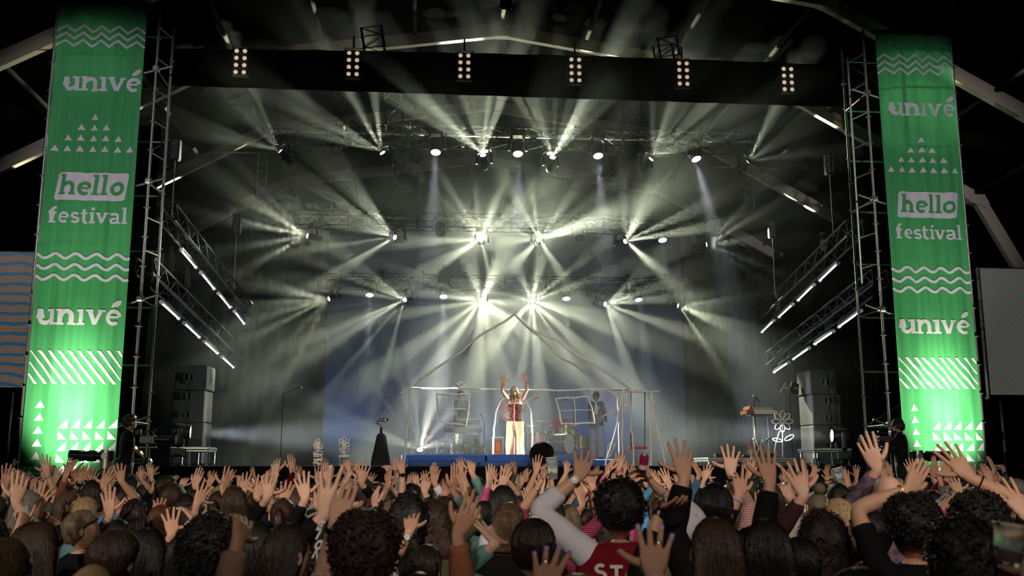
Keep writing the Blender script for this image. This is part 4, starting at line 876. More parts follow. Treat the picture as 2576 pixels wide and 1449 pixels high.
for lab, x, y, t_, r_, dk in (('low flat cymbal at the left end of the kit', 1337, 1070, 7, .2, 0), ('large flat cymbal left of the drummer', 1365, 1058, 7.6, .25, 0), ('tilted cymbal raised right of the drummer', 1447, 1048, 7.6, .25, 0), ('small cymbal over the snare drum', 1444, 1071, 6.8, .17, 0), ('black practice pad beside the drummer', 1396, 1076, 7.0, .12, 1), ('dark drum pad left of the wire tangle', 1113, 1110, 6.0, .16, 1)):
    c_ = st(x, y, t_); h_ = c_.z-RZ; t = thing('cymbal', lab, 'cymbal', Vector((c_.x, c_.y, RZ)), group='drum kit'); b = MB(); b.lathe([(0, .022), (r_*.15, .02), (r_*.2, .006), (r_*.7, .0), (r_, -.012), (r_, -.015), (r_*.2, .0)], 28, T((0, 0, h_), 0, .08), cap=False); b.obj('disc', M_RUBBER() if dk else BRZ, t, True)
    b = MB(); b.cyl((0, 0, .2), (0, 0, h_+.04), .012, 8); b.obj('pole', M_CHROME(), t)
    for a in range(3): b = MB(); b.cyl((0, 0, .3), (.2*math.cos(a*2.09), .2*math.sin(a*2.09), .01), .01, 6); b.obj('leg', M_CHROME(), t)
for lab, x, y, t_, dx in (('boom microphone over the left cymbals behind the arch', 1343, 1002, 7.2, -.25), ('boom microphone above the drums inside the window frame', 1420, 1004, 7.2, .25), ('short boom microphone right of the keyboard player', 1213, 1050, 5.8, .05), ('lone boom microphone on the dark left wing', 744, 976, 3.0, -.3)):
    c_ = st(x, y, t_); base = RZ if x > 800 else STZ; t = thing('microphone', lab, 'microphone', Vector((c_.x+dx, c_.y+.1, base)), SE, 'boom microphones'); h_ = c_.z-base; stand(t, h_-.12)
    b = MB(); b.cyl((0, 0, h_-.12), (-dx*.85, -.1, h_-.02), .008, 6); b.obj('boom', M_BLACK(), t); mic(t, (-dx*.75, -.1, h_-.03), (-dx*1.4, -.1, h_+.03))
# monitor panel on stand and bits on the right
c_ = st(1986, 977, 2.6); t = thing('tilted_panel', 'grey tilted panel with two small windows on a stand right of the daisy', 'panel', Vector((c_.x, c_.y, STZ)), SE); h_ = c_.z-STZ; stand(t, h_-.1)
for s_, m_ in ((-.11, mat('grey panel', (.22, .22, .22), .5)), (.12, M_BLACK())):
    b = MB(); b.prism([(s_-.12, h_-.1), (s_+.1, h_-.14), (s_+.12, h_+.06), (s_+.03, h_+.14)] if s_ < 0 else [(s_-.12, h_-.02), (s_-.05, h_+.16), (s_+.1, h_+.1), (s_+.08, h_-.14), (s_-.08, h_-.12)], -.03, .03); b.obj('panel_face', m_, t)
    b = MB(); b.box((s_+.02, -.035, h_+.0), (.07, .01, .02)); b.obj('slot', mat('pale slot', (.8, .8, .78), .4), t)
for lab, x, y, w_2, h_2 in (('black effects box on the left deck section', 1812, 1147, .26, .07), ('second black effects box beside the first', 1845, 1147, .2, .09), ('black pedal near the organ stand', 1876, 1148, .14, .05), ('coiled black cable box under the organ', 1940, 1145, .2, .09)):
    c_ = st(x, 1151, .8); t = thing('effects_box', lab, 'effects box', Vector((c_.x, c_.y, DZ)), SE, 'effects boxes'); b = MB(); b.cbox((0, 0, h_2/2+.002), (w_2, .16, h_2), .012); b.obj('case', M_BLACK(), t)
    for i in range(3): b = MB(); b.cyl((-w_2*.3+i*w_2*.3, -.02, h_2), (-w_2*.3+i*w_2*.3, -.02, h_2+.02), .012, 8); b.obj('knob', M_CHROME(), t)
c_ = st(1891, 1150, 1.0); t = thing('water_bottle', 'clear water bottle standing left of the organ stand', 'bottle', Vector((c_.x, c_.y, DZ+.005))); b = MB(); b.lathe([(.028, 0), (.032, .01), (.032, .14), (.012, .18), (.012, .2)], 14); b.obj('bottle', mat('clear plastic', (.8, .88, .95), .1, trans=.9), t, True); b = MB(); b.lathe([(.014, .2), (.014, .22)], 10); b.obj('cap', mat('blue cap', (.05, .15, .5), .4), t)
# round black fan lamp on a post at the stage edge
c_ = st(1363, 1141, -.25); base = Vector((c_.x-.16, c_.y, 0)); t = thing('round_fan', 'tilted round black disc with pink patch on a thin post before the drums', 'fan', base, SE); hh = c_.z
q = T((.16, 0, hh), 0, 0, 0) @ Matrix.Rotation(-.5, 4, 'Y') @ Matrix.Rotation(1.05, 4, 'X')
b = MB(); b.lathe([(0, -.03), (.15, -.03), (.235, -.02), (.25, 0), (.235, .03), (.2, .035), (.19, .01), (0, .005)], 32, q, cap=False); b.obj('disc', mat('glossy black', (.008, .008, .009), .15), t, True)
b = MB(); b.tube([q @ Vector((.2*math.cos(a*PI/12), .2*math.sin(a*PI/12), .04)) for a in range(24)], .012, 6, close=True); b.obj('inner_ring', M_BLACK(), t, True)
b = MB(); b.tube([q @ Vector((.215*math.cos(a), .215*math.sin(a), .045)) for a in (1.0, 1.15, 1.3, 1.45)], .02, 8); b.obj('pink_patch', mat('pink patch', (.8, .05, .35), .4), t, True)
b = MB(); b.cyl((0, 0, 0), (0, 0, hh-.1), .016, 8); b.cyl((0, 0, hh-.12), (.1, .02, hh-.02), .014, 8); b.obj('post', M_STEEL(), t)
# ------------------------------------------------------------------ people: one continuous body mesh each; hair and clothes are its children
def nrm(v): return v.normalized() if v.length > 1e-9 else Vector((0, 0, 1))
POSES = {                                                          # spread, finger bends (index..little; joint 1, 2, 3), thumb angle
 'open': (1.25, [(2, 4, 3)]*4, 52), 'wide': (1.7, [(0, 2, 2)]*4, 66), 'relax': (.8, [(8, 12, 8), (12, 16, 10), (16, 18, 12), (20, 20, 12)], 38),
 'flat': (.25, [(3, 4, 3)]*4, 22), 'limp': (.6, [(34, 24, 14), (40, 26, 14), (44, 28, 14), (46, 30, 14)], 34), 'fist': (.1, [(75, 85, 50)]*4, 25),
 'point': (.3, [(4, 4, 2), (75, 85, 50), (78, 86, 50), (80, 86, 50)], 30), 'grip': (.15, [(38, 42, 26), (40, 44, 26), (42, 44, 28), (42, 44, 28)], 40),
 'vee': (.9, [(3, 5, 3), (4, 6, 4), (26, 30, 16), (34, 34, 18)], 30)}
FL_ = [(.044, .027, .021), (.049, .031, .022), (.045, .029, .021), (.034, .022, .018)]
def hand_cage(b, W, side, pose, sc, rings_in, lod, bend=0):
    """adds palm, fingers and thumb to b. W maps the hand's own frame to the world; rings_in = index of the ten wrist vertices"""
    sp, bends, th = POSES[pose]; mx = 1 if side == 'R' else -1
    def put(x, y, z): b.v.append(tuple(W @ Vector((x*mx*sc, y*sc, z*sc)))); return len(b.v)-1
    def face(*i): b.f.append(tuple(i) if mx > 0 else tuple(i[::-1])); b.mi.append(0)
    def ring(hw, hy, z, kz=(0,)*5, bulge=0):
        xs = (-1, -.52, 0, .52, 1); ys = (.62, .95, 1, .95, .62)
        return [put(hw*xs[i], -hy*ys[i], z+kz[i]) for i in range(5)]+[put(hw*xs[4-i], hy*ys[4-i]+bulge*(1 if i in (3, 4) else 0), z+kz[4-i]) for i in range(5)]
    R = [rings_in, ring(.034, .0165, .026, bulge=.004), ring(.041, .0155, .058), ring(.043, .013, .090, (-.004, .004, .006, .001, -.010))]
    for a in range(3):
        for i in range(10):
            j = (i+1) % 10
            if a == 1 and i == 9: continue
            face(R[a][i], R[a][j], R[a+1][j], R[a+1][i])
    kn = R[3]
    for f in range(4):
        q = [kn[f], kn[f+1], kn[9-f-1], kn[9-f]]; xs = (-1, -.52, 0, .52, 1); kz = (-.004, .004, .006, .001, -.010)
        o = Vector((.043*(xs[f]+xs[f+1])/2, 0, .09+(kz[f]+kz[f+1])/2)); fan = math.radians((-9, -2.5, 4.5, 12)[f]*sp)
        D = Vector((math.sin(fan), 0, math.cos(fan))); X = Vector((math.cos(fan), 0, -math.sin(fan))); Y = Vector((0, 1, 0)); cur = 0; tip = None
        l = FL_[f]; bd = bends[f]; half = (.0098, .0092, .0088, .0082, .0077, .0058) if f < 3 else (.0088, .0082, .0078, .0073, .0068, .005)
        seg = [(0, l[0]*.5, 0), (0, l[0]*.5, 1), (1, l[1]*.5, 2), (1, l[1]*.5, 3), (2, l[2]*.62, 4), (2, l[2]*.38, 5)]
        if lod == 0: seg = [(0, l[0], 1), (1, l[1], 3), (2, l[2], 5)]
        for ji, ln, h in seg:
            if ji >= cur: 
                while cur <= ji:
                    ang = math.radians(bd[cur]); D, Y = D*math.cos(ang)+Y*math.sin(ang), Y*math.cos(ang)-D*math.sin(ang); cur += 1
            o = o+D*ln; a = half[h]; ya = a*(.9 if h < 5 else .8)
            n = [put(*(o-X*a-Y*ya)), put(*(o+X*a-Y*ya)), put(*(o+X*a+Y*ya)), put(*(o-X*a+Y*ya))]
            for i in range(4): face(q[i], q[(i+1) % 4], n[(i+1) % 4], n[i])
            q = n
        face(*q)
        if hasattr(b, 'tips'): b.tips.append((W @ Vector(((o.x)*mx*sc, o.y*sc, o.z*sc)), (W.to_3x3() @ Vector((D.x*mx, D.y, D.z))).normalized(), (W.to_3x3() @ Vector((Y.x*mx, Y.y, Y.z))).normalized(), sc))
    q = [R[1][0], R[1][9], R[2][9], R[2][0]]; o = Vector((-.0385, .003, .04)); an = math.radians(th)
    for i, (ln, a, da) in enumerate(((.020, .0135, 8), (.022, .0115, -4), (.018, .0105, -10), (.016, .0095, -6), (.010, .0068, 0))):
        an += math.radians(da); D = Vector((-math.sin(an), .18, math.cos(an))).normalized(); w_ = Vector((math.cos(an), 0, math.sin(an))); o = o+D*ln; y = Vector((0, 1, 0))
        n = [put(*(o-y*a-w_*a)), put(*(o+y*a-w_*a)), put(*(o+y*a+w_*a)), put(*(o-y*a+w_*a))]
        for k in range(4): face(q[k], q[(k+1) % 4], n[(k+1) % 4], n[k])
        q = n
    face(*q)
def arm_cage(b, sh, wr, A, palm, side, pose, k=1.0, fat=1.0, lod=1, elbow=None, hs=1.0, body_c=None):
    """shoulder sh, wrist wr, hand axis A, palm the way the palm faces. gives back the elbow"""
    U, Fo = .285*k, .255*k; d = wr-sh; L = d.length
    if L > (U+Fo)*.995: s_ = L/((U+Fo)*.995); U *= s_; Fo *= s_
    dn = nrm(d); out = elbow if elbow is not None else Vector((.5 if side == 'R' else -.5, .45, -.7))
    out = nrm(out-dn*out.dot(dn)); a = (U*U-Fo*Fo+L*L)/(2*L); h = math.sqrt(max(0, U*U-a*a)); el = sh+dn*a+out*h
    A = nrm(A); y = nrm(palm-A*palm.dot(A)); x = y.cross(A)
    W = Matrix((x, y, A)).transposed().to_4x4(); W.translation = wr
    mx = 1 if side == 'R' else -1; th = [160, 125, 90, 55, 20]
    def ring(p, D, rx, ry):
        X = nrm(x-D*x.dot(D)); Y = D.cross(X); idx = []
        for t in th: b.v.append(tuple(p+X*(mx*rx*math.cos(math.radians(t)))-Y*(ry*math.sin(math.radians(t))))); idx.append(len(b.v)-1)
        for t in th[::-1]: b.v.append(tuple(p+X*(mx*rx*math.cos(math.radians(t)))+Y*(ry*math.sin(math.radians(t))))); idx.append(len(b.v)-1)
        return idx
    d1 = nrm(el-sh); d2 = nrm(wr-el); dm = nrm(d1+d2); f = fat*k*1.04
    st_ = [(sh+d1*.01, d1, .042*f, .042*f), (sh.lerp(el, .3), d1, .047*f, .047*f), (sh.lerp(el, .7), d1, .041*f, .041*f), (el, dm, .038*f, .038*f),
           (el.lerp(wr, .25), d2, .041*f, .038*f), (el.lerp(wr, .6), d2, .034*f, .031*f), (el.lerp(wr, .88), d2, .028*f, .0225*f), (wr, nrm(d2+A), .0275*f*hs**.5, .0195*f*hs**.5)]
    prev = None; n0 = len(b.v)
    for p, D, rx, ry in st_:
        r = ring(p, D, rx, ry)
        if prev:
            for i in range(10):
                q = (prev[i], prev[(i+1) % 10], r[(i+1) % 10], r[i]); b.f.append(q if mx > 0 else q[::-1]); b.mi.append(0)
        prev = r
    hand_cage(b, W, side, pose, k*hs, prev, lod); b.f.append(tuple(range(n0, n0+10))[::-mx]); b.mi.append(0)
    return el, W
def head_cage(b, M, na=18, nz=14, face=True, mouth=0.0):
    """head and neck; M maps the head's own frame (chin to crown along z, face towards +y, origin at the neck) to the world"""
    vs_ = []; hw, hd = .076, .097; rows = []
    prof = [(-.075, .058, .058, -.012), (-.03, .053, .056, -.012), (.012, .052, .055, -.008)]
    for z, rx, ry, cy in prof: rows.append((z, rx, ry, cy, 0))
    for j in range(nz):
        t = (j+.35)/(nz-.4); ph = -PI/2+PI*t; z = .135+.118*math.sin(ph); c = max(.02, math.cos(ph))**.8
        jaw = max(0, (.10-z)/.09) if z < .10 else 0
        rows.append((z, hw*c*(1-.16*jaw), hd*c*(1-.10*jaw), .004+.012*jaw, 1))
    base = len(b.v)
    for z, rx, ry, cy, isH in rows:
        for i in range(na):
            a = 2*PI*i/na+PI/2; a = a-.32*math.sin(2*(a-PI/2))*.5*isH if face else a
            x = rx*math.cos(a); y = cy+ry*math.sin(a)
            if isH and face and y > 0:
                fy = y/(hd)
                def g(cx, cz, sx, s2): return math.exp(-((x-cx)/sx)**2-((z-cz)/s2)**2)
                y += .024*g(0, .105, .014, .016)+.012*g(0, .13, .010, .02)-.012*(g(.031, .142, .017, .012)+g(-.031, .142, .017, .012))
                y += .006*g(0, .163, .05, .01)+.009*g(0, .070, .022, .010)-.006*g(0, .078, .03, .004)+.008*g(0, .035, .03, .014)-.014*mouth*g(0, .072, .016, .010)
            b.v.append(tuple(M @ Vector((x, y, z))))
    n = len(rows)
    b.f += [(base+j*na+i, base+j*na+(i+1) % na, base+(j+1)*na+(i+1) % na, base+(j+1)*na+i) for j in range(n-1) for i in range(na)]; b.mi += [0]*((n-1)*na)
    b.f.append(tuple(base+(n-1)*na+i for i in range(na))); b.f.append(tuple(base+i for i in range(na))[::-1]); b.mi += [0, 0]
    for sx in (-1, 1):                                            # ears
        c = Vector((sx*.079, -.008, .128)); k0 = len(b.v)
        for q, (oy, r1, r2) in enumerate(((-.006, .012, .022), (.006, .017, .031), (.013, .013, .026), (.010, .006, .014))):
            for i in range(8):
                a = 2*PI*i/8; b.v.append(tuple(M @ (c+Vector((sx*oy, -abs(oy)*.4+r1*math.cos(a), r2*math.sin(a))))))
        f = tuple(k0+i for i in range(8)); b.f.append(f[::-1] if sx < 0 else f); b.mi.append(0)
        for q in range(3):
            for i in range(8):
                f = (k0+q*8+i, k0+q*8+(i+1) % 8, k0+(q+1)*8+(i+1) % 8, k0+(q+1)*8+i); b.f.append(f if sx < 0 else f[::-1]); b.mi.append(0)
        f = tuple(k0+24+i for i in range(8)); b.f.append(f if sx < 0 else f[::-1]); b.mi.append(0)
def loft(b, rows, n=16, fn=None, cap=True):
    """rows = (centre, half-x, half-y, X, Y)"""
    k = len(b.v)
    for j, (c, rx, ry, X, Y) in enumerate(rows):
        for i in range(n):
            a = 2*PI*i/n; m = fn(j, a) if fn else 1
            b.v.append(tuple(c+X*(rx*m*math.cos(a))+Y*(ry*m*math.sin(a))))
    m = len(rows); fs = [(k+j*n+i, k+j*n+(i+1) % n, k+(j+1)*n+(i+1) % n, k+(j+1)*n+i) for j in range(m-1) for i in range(n)]
    if cap: fs += [tuple(k+i for i in range(n))[::-1], tuple(k+(m-1)*n+i for i in range(n))]
    b.f += fs; b.mi += [0]*len(fs)
def skin(i): return mat('skin tone %d' % i, [(.62, .36, .25), (.54, .30, .2), (.68, .42, .31), (.44, .24, .15), (.2, .11, .07)][i], .48, 0, .1, 25, .06, spec=.35, bscale=160)
HAIRC = {'black': (.006, .005, .005), 'darkbrown': (.014, .008, .006), 'brown': (.035, .018, .010), 'auburn': (.085, .032, .012), 'lightbrown': (.09, .052, .026), 'blond': (.36, .25, .12), 'grey': (.22, .21, .19), 'ash': (.15, .11, .07)}
def hairmat(c):
    nm = 'hair '+c
    if nm in MATS: return MATS[nm]
    return mat(nm, HAIRC[c], .38, 0, .75, 14, .5, spec=.45, bscale=60, stretch=(6, 6, .6))
def sub(o, l):
    if l: m = o.modifiers.new('smooth', 'SUBSURF'); m.levels = l; m.render_levels = l
    return o
def hair_mesh(kind, M, rng, near, k, face=False):
    """hair in the head's own frame: origin at the neck, crown near z = .253"""
    b = MB(); X = Vector((1, 0, 0)); Y = Vector((0, 1, 0)); ph = rng.random()*9
    def R(fr): return lambda j, a: 1+fr*(math.sin(a*9+ph+j*.35)*.5+math.sin(a*17+ph*2-j*.5)*.5+.5*math.sin(a*5+j+ph))
    n = 56 if near == 2 else (40 if near else 24)
    if kind in ('short', 'crop'):
        e = .004 if kind == 'crop' else .014
        rows = [((0, -.045, .055), .045, .042), ((0, -.035, .085), .070+e*.4, .068), ((0, -.028, .13), .080+e*.6, .082+e*.5), ((0, -.012, .17), .080+e, .094+e), ((0, -.002, .21), .068+e, .086+e), ((0, .0, .24), .045+e, .062+e), ((0, 0, .256+e*.6), .018, .025)]
        fr = .035
    elif kind == 'curly':
        rows = [((0, -.045, .06), .05, .045), ((0, -.04, .09), .088, .075), ((0, -.03, .13), .107, .098), ((0, -.015, .175), .115, .115), ((0, -.005, .22), .104, .112), ((0, 0, .262), .075, .085), ((0, 0, .285), .03, .035)]
        fr = .09
    elif kind in ('long', 'longcurly', 'bob'):
        e = .02 if kind == 'longcurly' else 0; dz = {'long': -.26, 'longcurly': -.2, 'bob': -.02}[kind]
        rows = [((0, -.075, dz), .075+e, .022), ((0, -.08, dz+.05), .098+e, .036+e), ((0, -.07, min(0, dz*.35)+.01), .10+e, .045+e), ((0, -.055, .04), .094+e, .058+e), ((0, -.04, .09), .090+e, .074+e), ((0, -.025, .14), .088+e, .088+e), ((0, -.012, .185), .083+e, .093+e), ((0, -.003, .225), .066+e, .078+e), ((0, .0, .255), .036+e, .045+e), ((0, 0, .264+e), .012, .014)]
        fr = .03 if kind != 'longcurly' else .08
    elif kind in ('pony', 'bun'):
        rows = [((0, -.04, .055), .04, .04), ((0, -.033, .09), .070, .066), ((0, -.026, .135), .080, .082), ((0, -.012, .175), .081, .095), ((0, -.002, .215), .068, .085), ((0, 0, .243), .04, .056), ((0, 0, .257), .014, .018)]
        fr = .012
    else: return None
    big = kind in ('curly', 'longcurly')
    dense = []
    for j in range(len(rows)-1):
        m = 5 if near == 2 and not big else (3 if near else 2)
        for t in range(m):
            (c0, x0, y0), (c1, x1, y1) = rows[j], rows[j+1]; u = t/m; c_ = Vector(c0).lerp(Vector(c1), u); jit = rng.uniform(-fr, fr)*.25 if big else 0
            dense.append((c_, (x0+(x1-x0)*u)*(1+jit), (y0+(y1-y0)*u)*(1+jit), X, Y))
    c_, x0, y0 = rows[-1]; dense.append((Vector(c_), x0, y0, X, Y))
    if big:
        def fn(j, a): return 1+fr*.8*(math.sin(a*7+ph+j*1.7)*math.cos(j*1.3+a*3)+.6*math.sin(a*13-j*2.1))
    else: fn = R(fr)
    loft(b, dense, n, fn)
    if kind == 'pony':
        pts = [(0, -.10, .16), (0, -.135, .17), (0, -.155, .13), (.005, -.15, .06), (.01, -.14, -.02), (.01, -.13, -.10)]
        b.tube(pts, [.018, .024, .03, .032, .026, .008], 12)
    if kind == 'bun': b.lathe([(.008, -.045), (.036, -.03), (.046, 0), (.036, .03), (.008, .045)], 12, T((0, -.06, .275)))
    # strands or curls lying over the mass
    nst = (420 if big else 300) if near == 2 else (150 if near else 0)
    for s_ in range(nst):
        a = rng.uniform(0, 2*PI)
        if big:
            j = rng.randrange(2, len(dense)-1); c_, rx, ry, _, _ = dense[j]; r0 = rng.uniform(.93, 1.1)
            p = c_+Vector((rx*math.cos(a)*r0, ry*math.sin(a)*r0, 0))
            if p.y > .07 and p.z < .19: continue
            n1 = nrm(Vector((math.cos(a), math.sin(a), .5*(p.z-.13)/.1))); t1 = nrm(n1.cross(Vector((rng.uniform(-1, 1), rng.uniform(-1, 1), rng.uniform(-1, 1))))); t2 = n1.cross(t1)
            q = rng.uniform(.008, .015); m = 6; w0 = rng.uniform(0, 6)
            b.tube([p+t1*(q*math.cos(w0+i*1.1))+t2*(q*math.sin(w0+i*1.1))+n1*(.004*i-.008) for i in range(m)], [.002, .004, .0045, .004, .003, .001], 4)
        else:
            if kind in ('pony', 'bun'): break
            off = rng.uniform(-.06, .06); pts = []; lo = 0 if rng.random() < .7 else rng.randrange(0, 4)
            for j in range(len(dense)-2, lo, -4 if near == 2 else -3):
                c_, rx, ry, _, _ = dense[j]; aa = a+off*(len(dense)-j)*.25; pts.append(c_+Vector((rx*math.cos(aa)*1.012, ry*math.sin(aa)*1.012, 0)))
            if len(pts) > 2: b.tube(pts, [.0008]+[.0026]*(len(pts)-2)+[.0006], 4, cap=False)
    if face:
        def lim(x, z): return .0 if z < .165 else (.0+.105*min(1, (z-.165)/.035))
        b.v = [(x*(1.0 if y < 0 or z > .17 else 1), min(y, lim(x, z)+.004*math.sin(x*300)), z) for x, y, z in b.v]
    b.v = [tuple(M @ Vector(v)) for v in b.v]
    return b
SHIRTS = {}
def person(spec, PN=[0]):
    """builds one standing spectator from the list below"""
    PN[0] += 1; rng = random.Random(PN[0]*13+5)
    px, d = spec['x'], spec['d']; H = spec.get('H', rng.uniform(1.62, 1.8)); k = H/1.735; near = spec.get('near', 2 if d < 4.6 else (1 if d < 9 else 0))
    X0 = at(px, spec.get('hy', 1270), d).x; yaw = math.radians(spec.get('yaw', rng.uniform(-8, 8))); root = Vector((X0, d, spec.get('z0', 0)))
    Rz = Matrix.Rotation(yaw, 3, 'Z'); sk = skin(spec.get('skin', rng.choice((0, 0, 1, 2))))
    b = MB(); b.tips = []
    if near: pass
    hM = Matrix.Translation(root+Rz @ Vector((0, 0, 1.475*k))) @ Matrix.Rotation(yaw+math.radians(spec.get('turn', rng.uniform(-15, 15))), 4, 'Z') @ Matrix.Rotation(math.radians(spec.get('nod', rng.uniform(-4, 8))), 4, 'X') @ Matrix.Rotation(math.radians(spec.get('lean', rng.uniform(-5, 5))), 4, 'Y') @ Matrix.Scale(k, 4)
    head_cage(b, hM, 20 if near else 14, 14 if near else 9, spec.get('face', abs(spec.get('turn', 0)) > 40))
    XX, YY = Rz @ Vector((1, 0, 0)), Rz @ Vector((0, 1, 0))
    def tr(z, rx, ry, dy=0): return (root+Rz @ Vector((0, dy*k, z*k)), rx*k, ry*k, XX, YY)
    w_ = spec.get('wide', 1.0)
    loft(b, [tr(.95, .14, .10), tr(1.1, .125*w_, .095), tr(1.3, .15*w_, .112), tr(1.39, .155*w_, .09), tr(1.44, .10, .065), tr(1.46, .06, .055), tr(1.49, .05, .052, -.01)], 12)
    shirt = MB(); wr = .012 if near else .004; ph = rng.random()*9
    def fold(j, a): return 1+wr*math.sin(a*7+ph+j*1.2)+wr*math.sin(a*3-j*2)
    lf = .03 if spec.get('arms') and spec['arms'][0][3+0] is not None and len(spec['arms']) == 2 and not spec.get('low') else 0
    if spec.get('cami'):
        loft(shirt, [tr(.93, .155, .115), tr(1.0, .14, .11), tr(1.08, .128, .10), tr(1.2, .145, .112), tr(1.28, .158, .13, .014), tr(1.33, .158, .128, .012), tr(1.345, .152, .118, .005), tr(1.34, .13, .09)], 24)
        for sx in (-1, 1): shirt.tube([root+Rz @ Vector((sx*.085*k, y*k, z*k)) for y, z in ((.112, 1.335), (.10, 1.37), (.06, 1.43), (0, 1.455), (-.07, 1.43), (-.1, 1.34))], .006, 6)
    else: loft(shirt, [tr(.86, .18*w_, .125), tr(.95, .175*w_, .125), tr(1.08, .158*w_, .118), tr(1.2, .172*w_, .125), tr(1.32, .187*w_, .125, -.005), tr(1.385+lf, .178*w_, .112, -.008), tr(1.43+lf*1.1, .135*w_, .092, -.012), tr(1.462+lf*.6, .088, .078, -.014), tr(1.478+lf*.3, .066, .066, -.012), tr(1.47, .055, .056, -.012)], 20 if near else 12, fold)
    lod = 1 if d < 10 else 0; held = []; slv = MB() if spec.get('sleeve') else None
    for a in spec.get('arms', []):
        side, wx, wy, tx, ty = a[:5]; o = a[5] if len(a) > 5 else {}
        dd = d+o.get('dz', .14 if d < 6 else .1); wr_ = at(wx, wy, dd); tip = at(tx, ty, dd); sh = root+Rz @ Vector((.168*k*w_*(1 if side == 'R' else -1), 0, 1.395*k))
        lift = max(0, min(1, (wr_.z-1.35)/.4)); sh = sh+Vector((0, 0, .055*lift))-XX*(.02*lift*(1 if side == 'R' else -1))
        v = tip-wr_; pl = v.length; full = .19*k; hs = 1.0
        if pl > full: hs = min(1.18, pl/full); A = v
        else: A = nrm(v)*pl+Vector((0, o.get('into', 1)*math.sqrt(full*full-pl*pl), 0))
        psi = math.radians(o.get('psi', rng.uniform(-25, 25))); An = nrm(A); palm = Vector((0, 1, 0)) if abs(An.y) < .9 else Vector((0, 0, -1))
        if o.get('into', 1)*An.y > .35: palm = Vector((0, An.z, -An.y)) if An.y > 0 else Vector((0, 1, 0))
        palm = Matrix.Rotation(psi, 3, An) @ nrm(palm-An*palm.dot(An))
        pose = o.get('pose', 'open'); el_h = o.get('el')
        el, W = arm_cage(b, sh, wr_, A, palm, side, pose, k, o.get('fat', 1.0), lod, Rz @ Vector(el_h) if el_h else None, hs)
        reach = (wr_-sh).length/(.54*k)
        if reach > 1.12 and DEBUG: print('REACH %.2f' % reach, spec.get('lab', '')[:40], side, wx, wy)
        cuff = o.get('cuff', spec.get('cuff', .92))
        if cuff < .01: held.append((side, el, wr_, W, An, palm, pose, hs*k, o)); continue
        inn = root+Rz @ Vector((.07*k*w_*(1 if side == 'R' else -1), -.005, 1.36*k)); path = [inn, sh.lerp(inn, .4), sh-nrm(el-sh)*.012]; rad = [.07*k, .074*k, .070*k]; N = 12 if near else 7; tot = 2.0
        for i in range(1, N+1):
            u = cuff*2*i/N; p = sh.lerp(el, u) if u <= 1 else el.lerp(wr_, u-1)
            if u > 1.86: p = p.lerp(wr_, .0)
            r = (.060-.012*u if u <= 1 else .048-.013*(u-1))*k*spec.get('puff', 1.0)
            path.append(p); rad.append(r*(1+(.05 if near else .02)*math.sin(i*2.3+ph)+(.04*math.sin(i*5.1+ph) if near else 0)))
        dd2 = nrm(path[-1]-path[-2]); path.append(path[-1]+dd2*.004); rad.append(rad[-1]*.9); path.append(path[-2]-dd2*.02); rad.append(rad[-2]*.82)
        (slv if slv is not None else shirt).tube(path, rad, 14 if near else 8, cap=False)
        held.append((side, el, wr_, W, An, palm, pose, hs*k, o))
    nm = 'person'; body = b.obj(nm, sk, None, 2)
    if spec.get('cami'): rm = body.modifiers.new('fuse', 'REMESH'); rm.mode = 'VOXEL'; rm.voxel_size = .006; rm.use_smooth_shade = True; cs = body.modifiers.new('soften', 'SMOOTH'); cs.iterations = 4; cs.factor = .5
    else: sub(body, 2 if d < 8 else 1)
    tag(body, spec['lab'], 'person', spec.get('grp', 'crowd before the stage'))
    hc = spec.get('hair', 'short'); hcol = spec.get('hc', 'darkbrown')
    hb = hair_mesh(hc, hM, rng, near, k, spec.get('face', False))
    if hb: sub(hb.obj('hair', hairmat(hcol), body, 2), 0)
    sm = spec.get('top') or ('black top', (.008, .008, .009))
    m = SHIRTS[sm] if isinstance(sm, str) else mat(sm[0], sm[1], .85, 0, .22, 6, .35, spec=.15, bscale=40)
    so = sub(shirt.obj(spec.get('garment', 'shirt'), m, body, 2), 1 if near else 0)
    if slv: sl_ = spec['sleeve']; sub(slv.obj('sleeve', SHIRTS[sl_] if isinstance(sl_, str) else mat(sl_[0], sl_[1], .85, 0, .15, 6, .35), body, 2), 1 if near else 0)
    tr_ = MB()
    tm, tw = spec.get('legs', (mat('dark denim', (.012, .014, .022), .9, 0, .3), 1.0)); lift_ = .09 if spec.get('shoes') else 0
    if spec.get('shoes'):
        for s_ in (-1, 1):
            q = MB(); c_ = root+Rz @ Vector((s_*.1*k, 0, 0))
            for z_, l_, w2 in ((0, .135, .05), (.03, .14, .052), (.06, .10, .045), (.1, .055, .045)): q.v += [tuple(c_+Rz @ Vector((w2*math.cos(a*PI/6), (.03 if z_ < .07 else -.03)+l_*math.sin(a*PI/6), z_))) for a in range(12)]
            q.f = [(j*12+i, j*12+(i+1) % 12, (j+1)*12+(i+1) % 12, (j+1)*12+i) for j in range(3) for i in range(12)]+[tuple(range(36, 48)), tuple(range(11, -1, -1))]; q.mi = [0]*len(q.f)
            q.obj('shoe', mat('%s shoe' % spec['shoes'], {'black': (.01, .01, .01), 'white': (.7, .7, .7)}[spec['shoes']], .5), body, True)
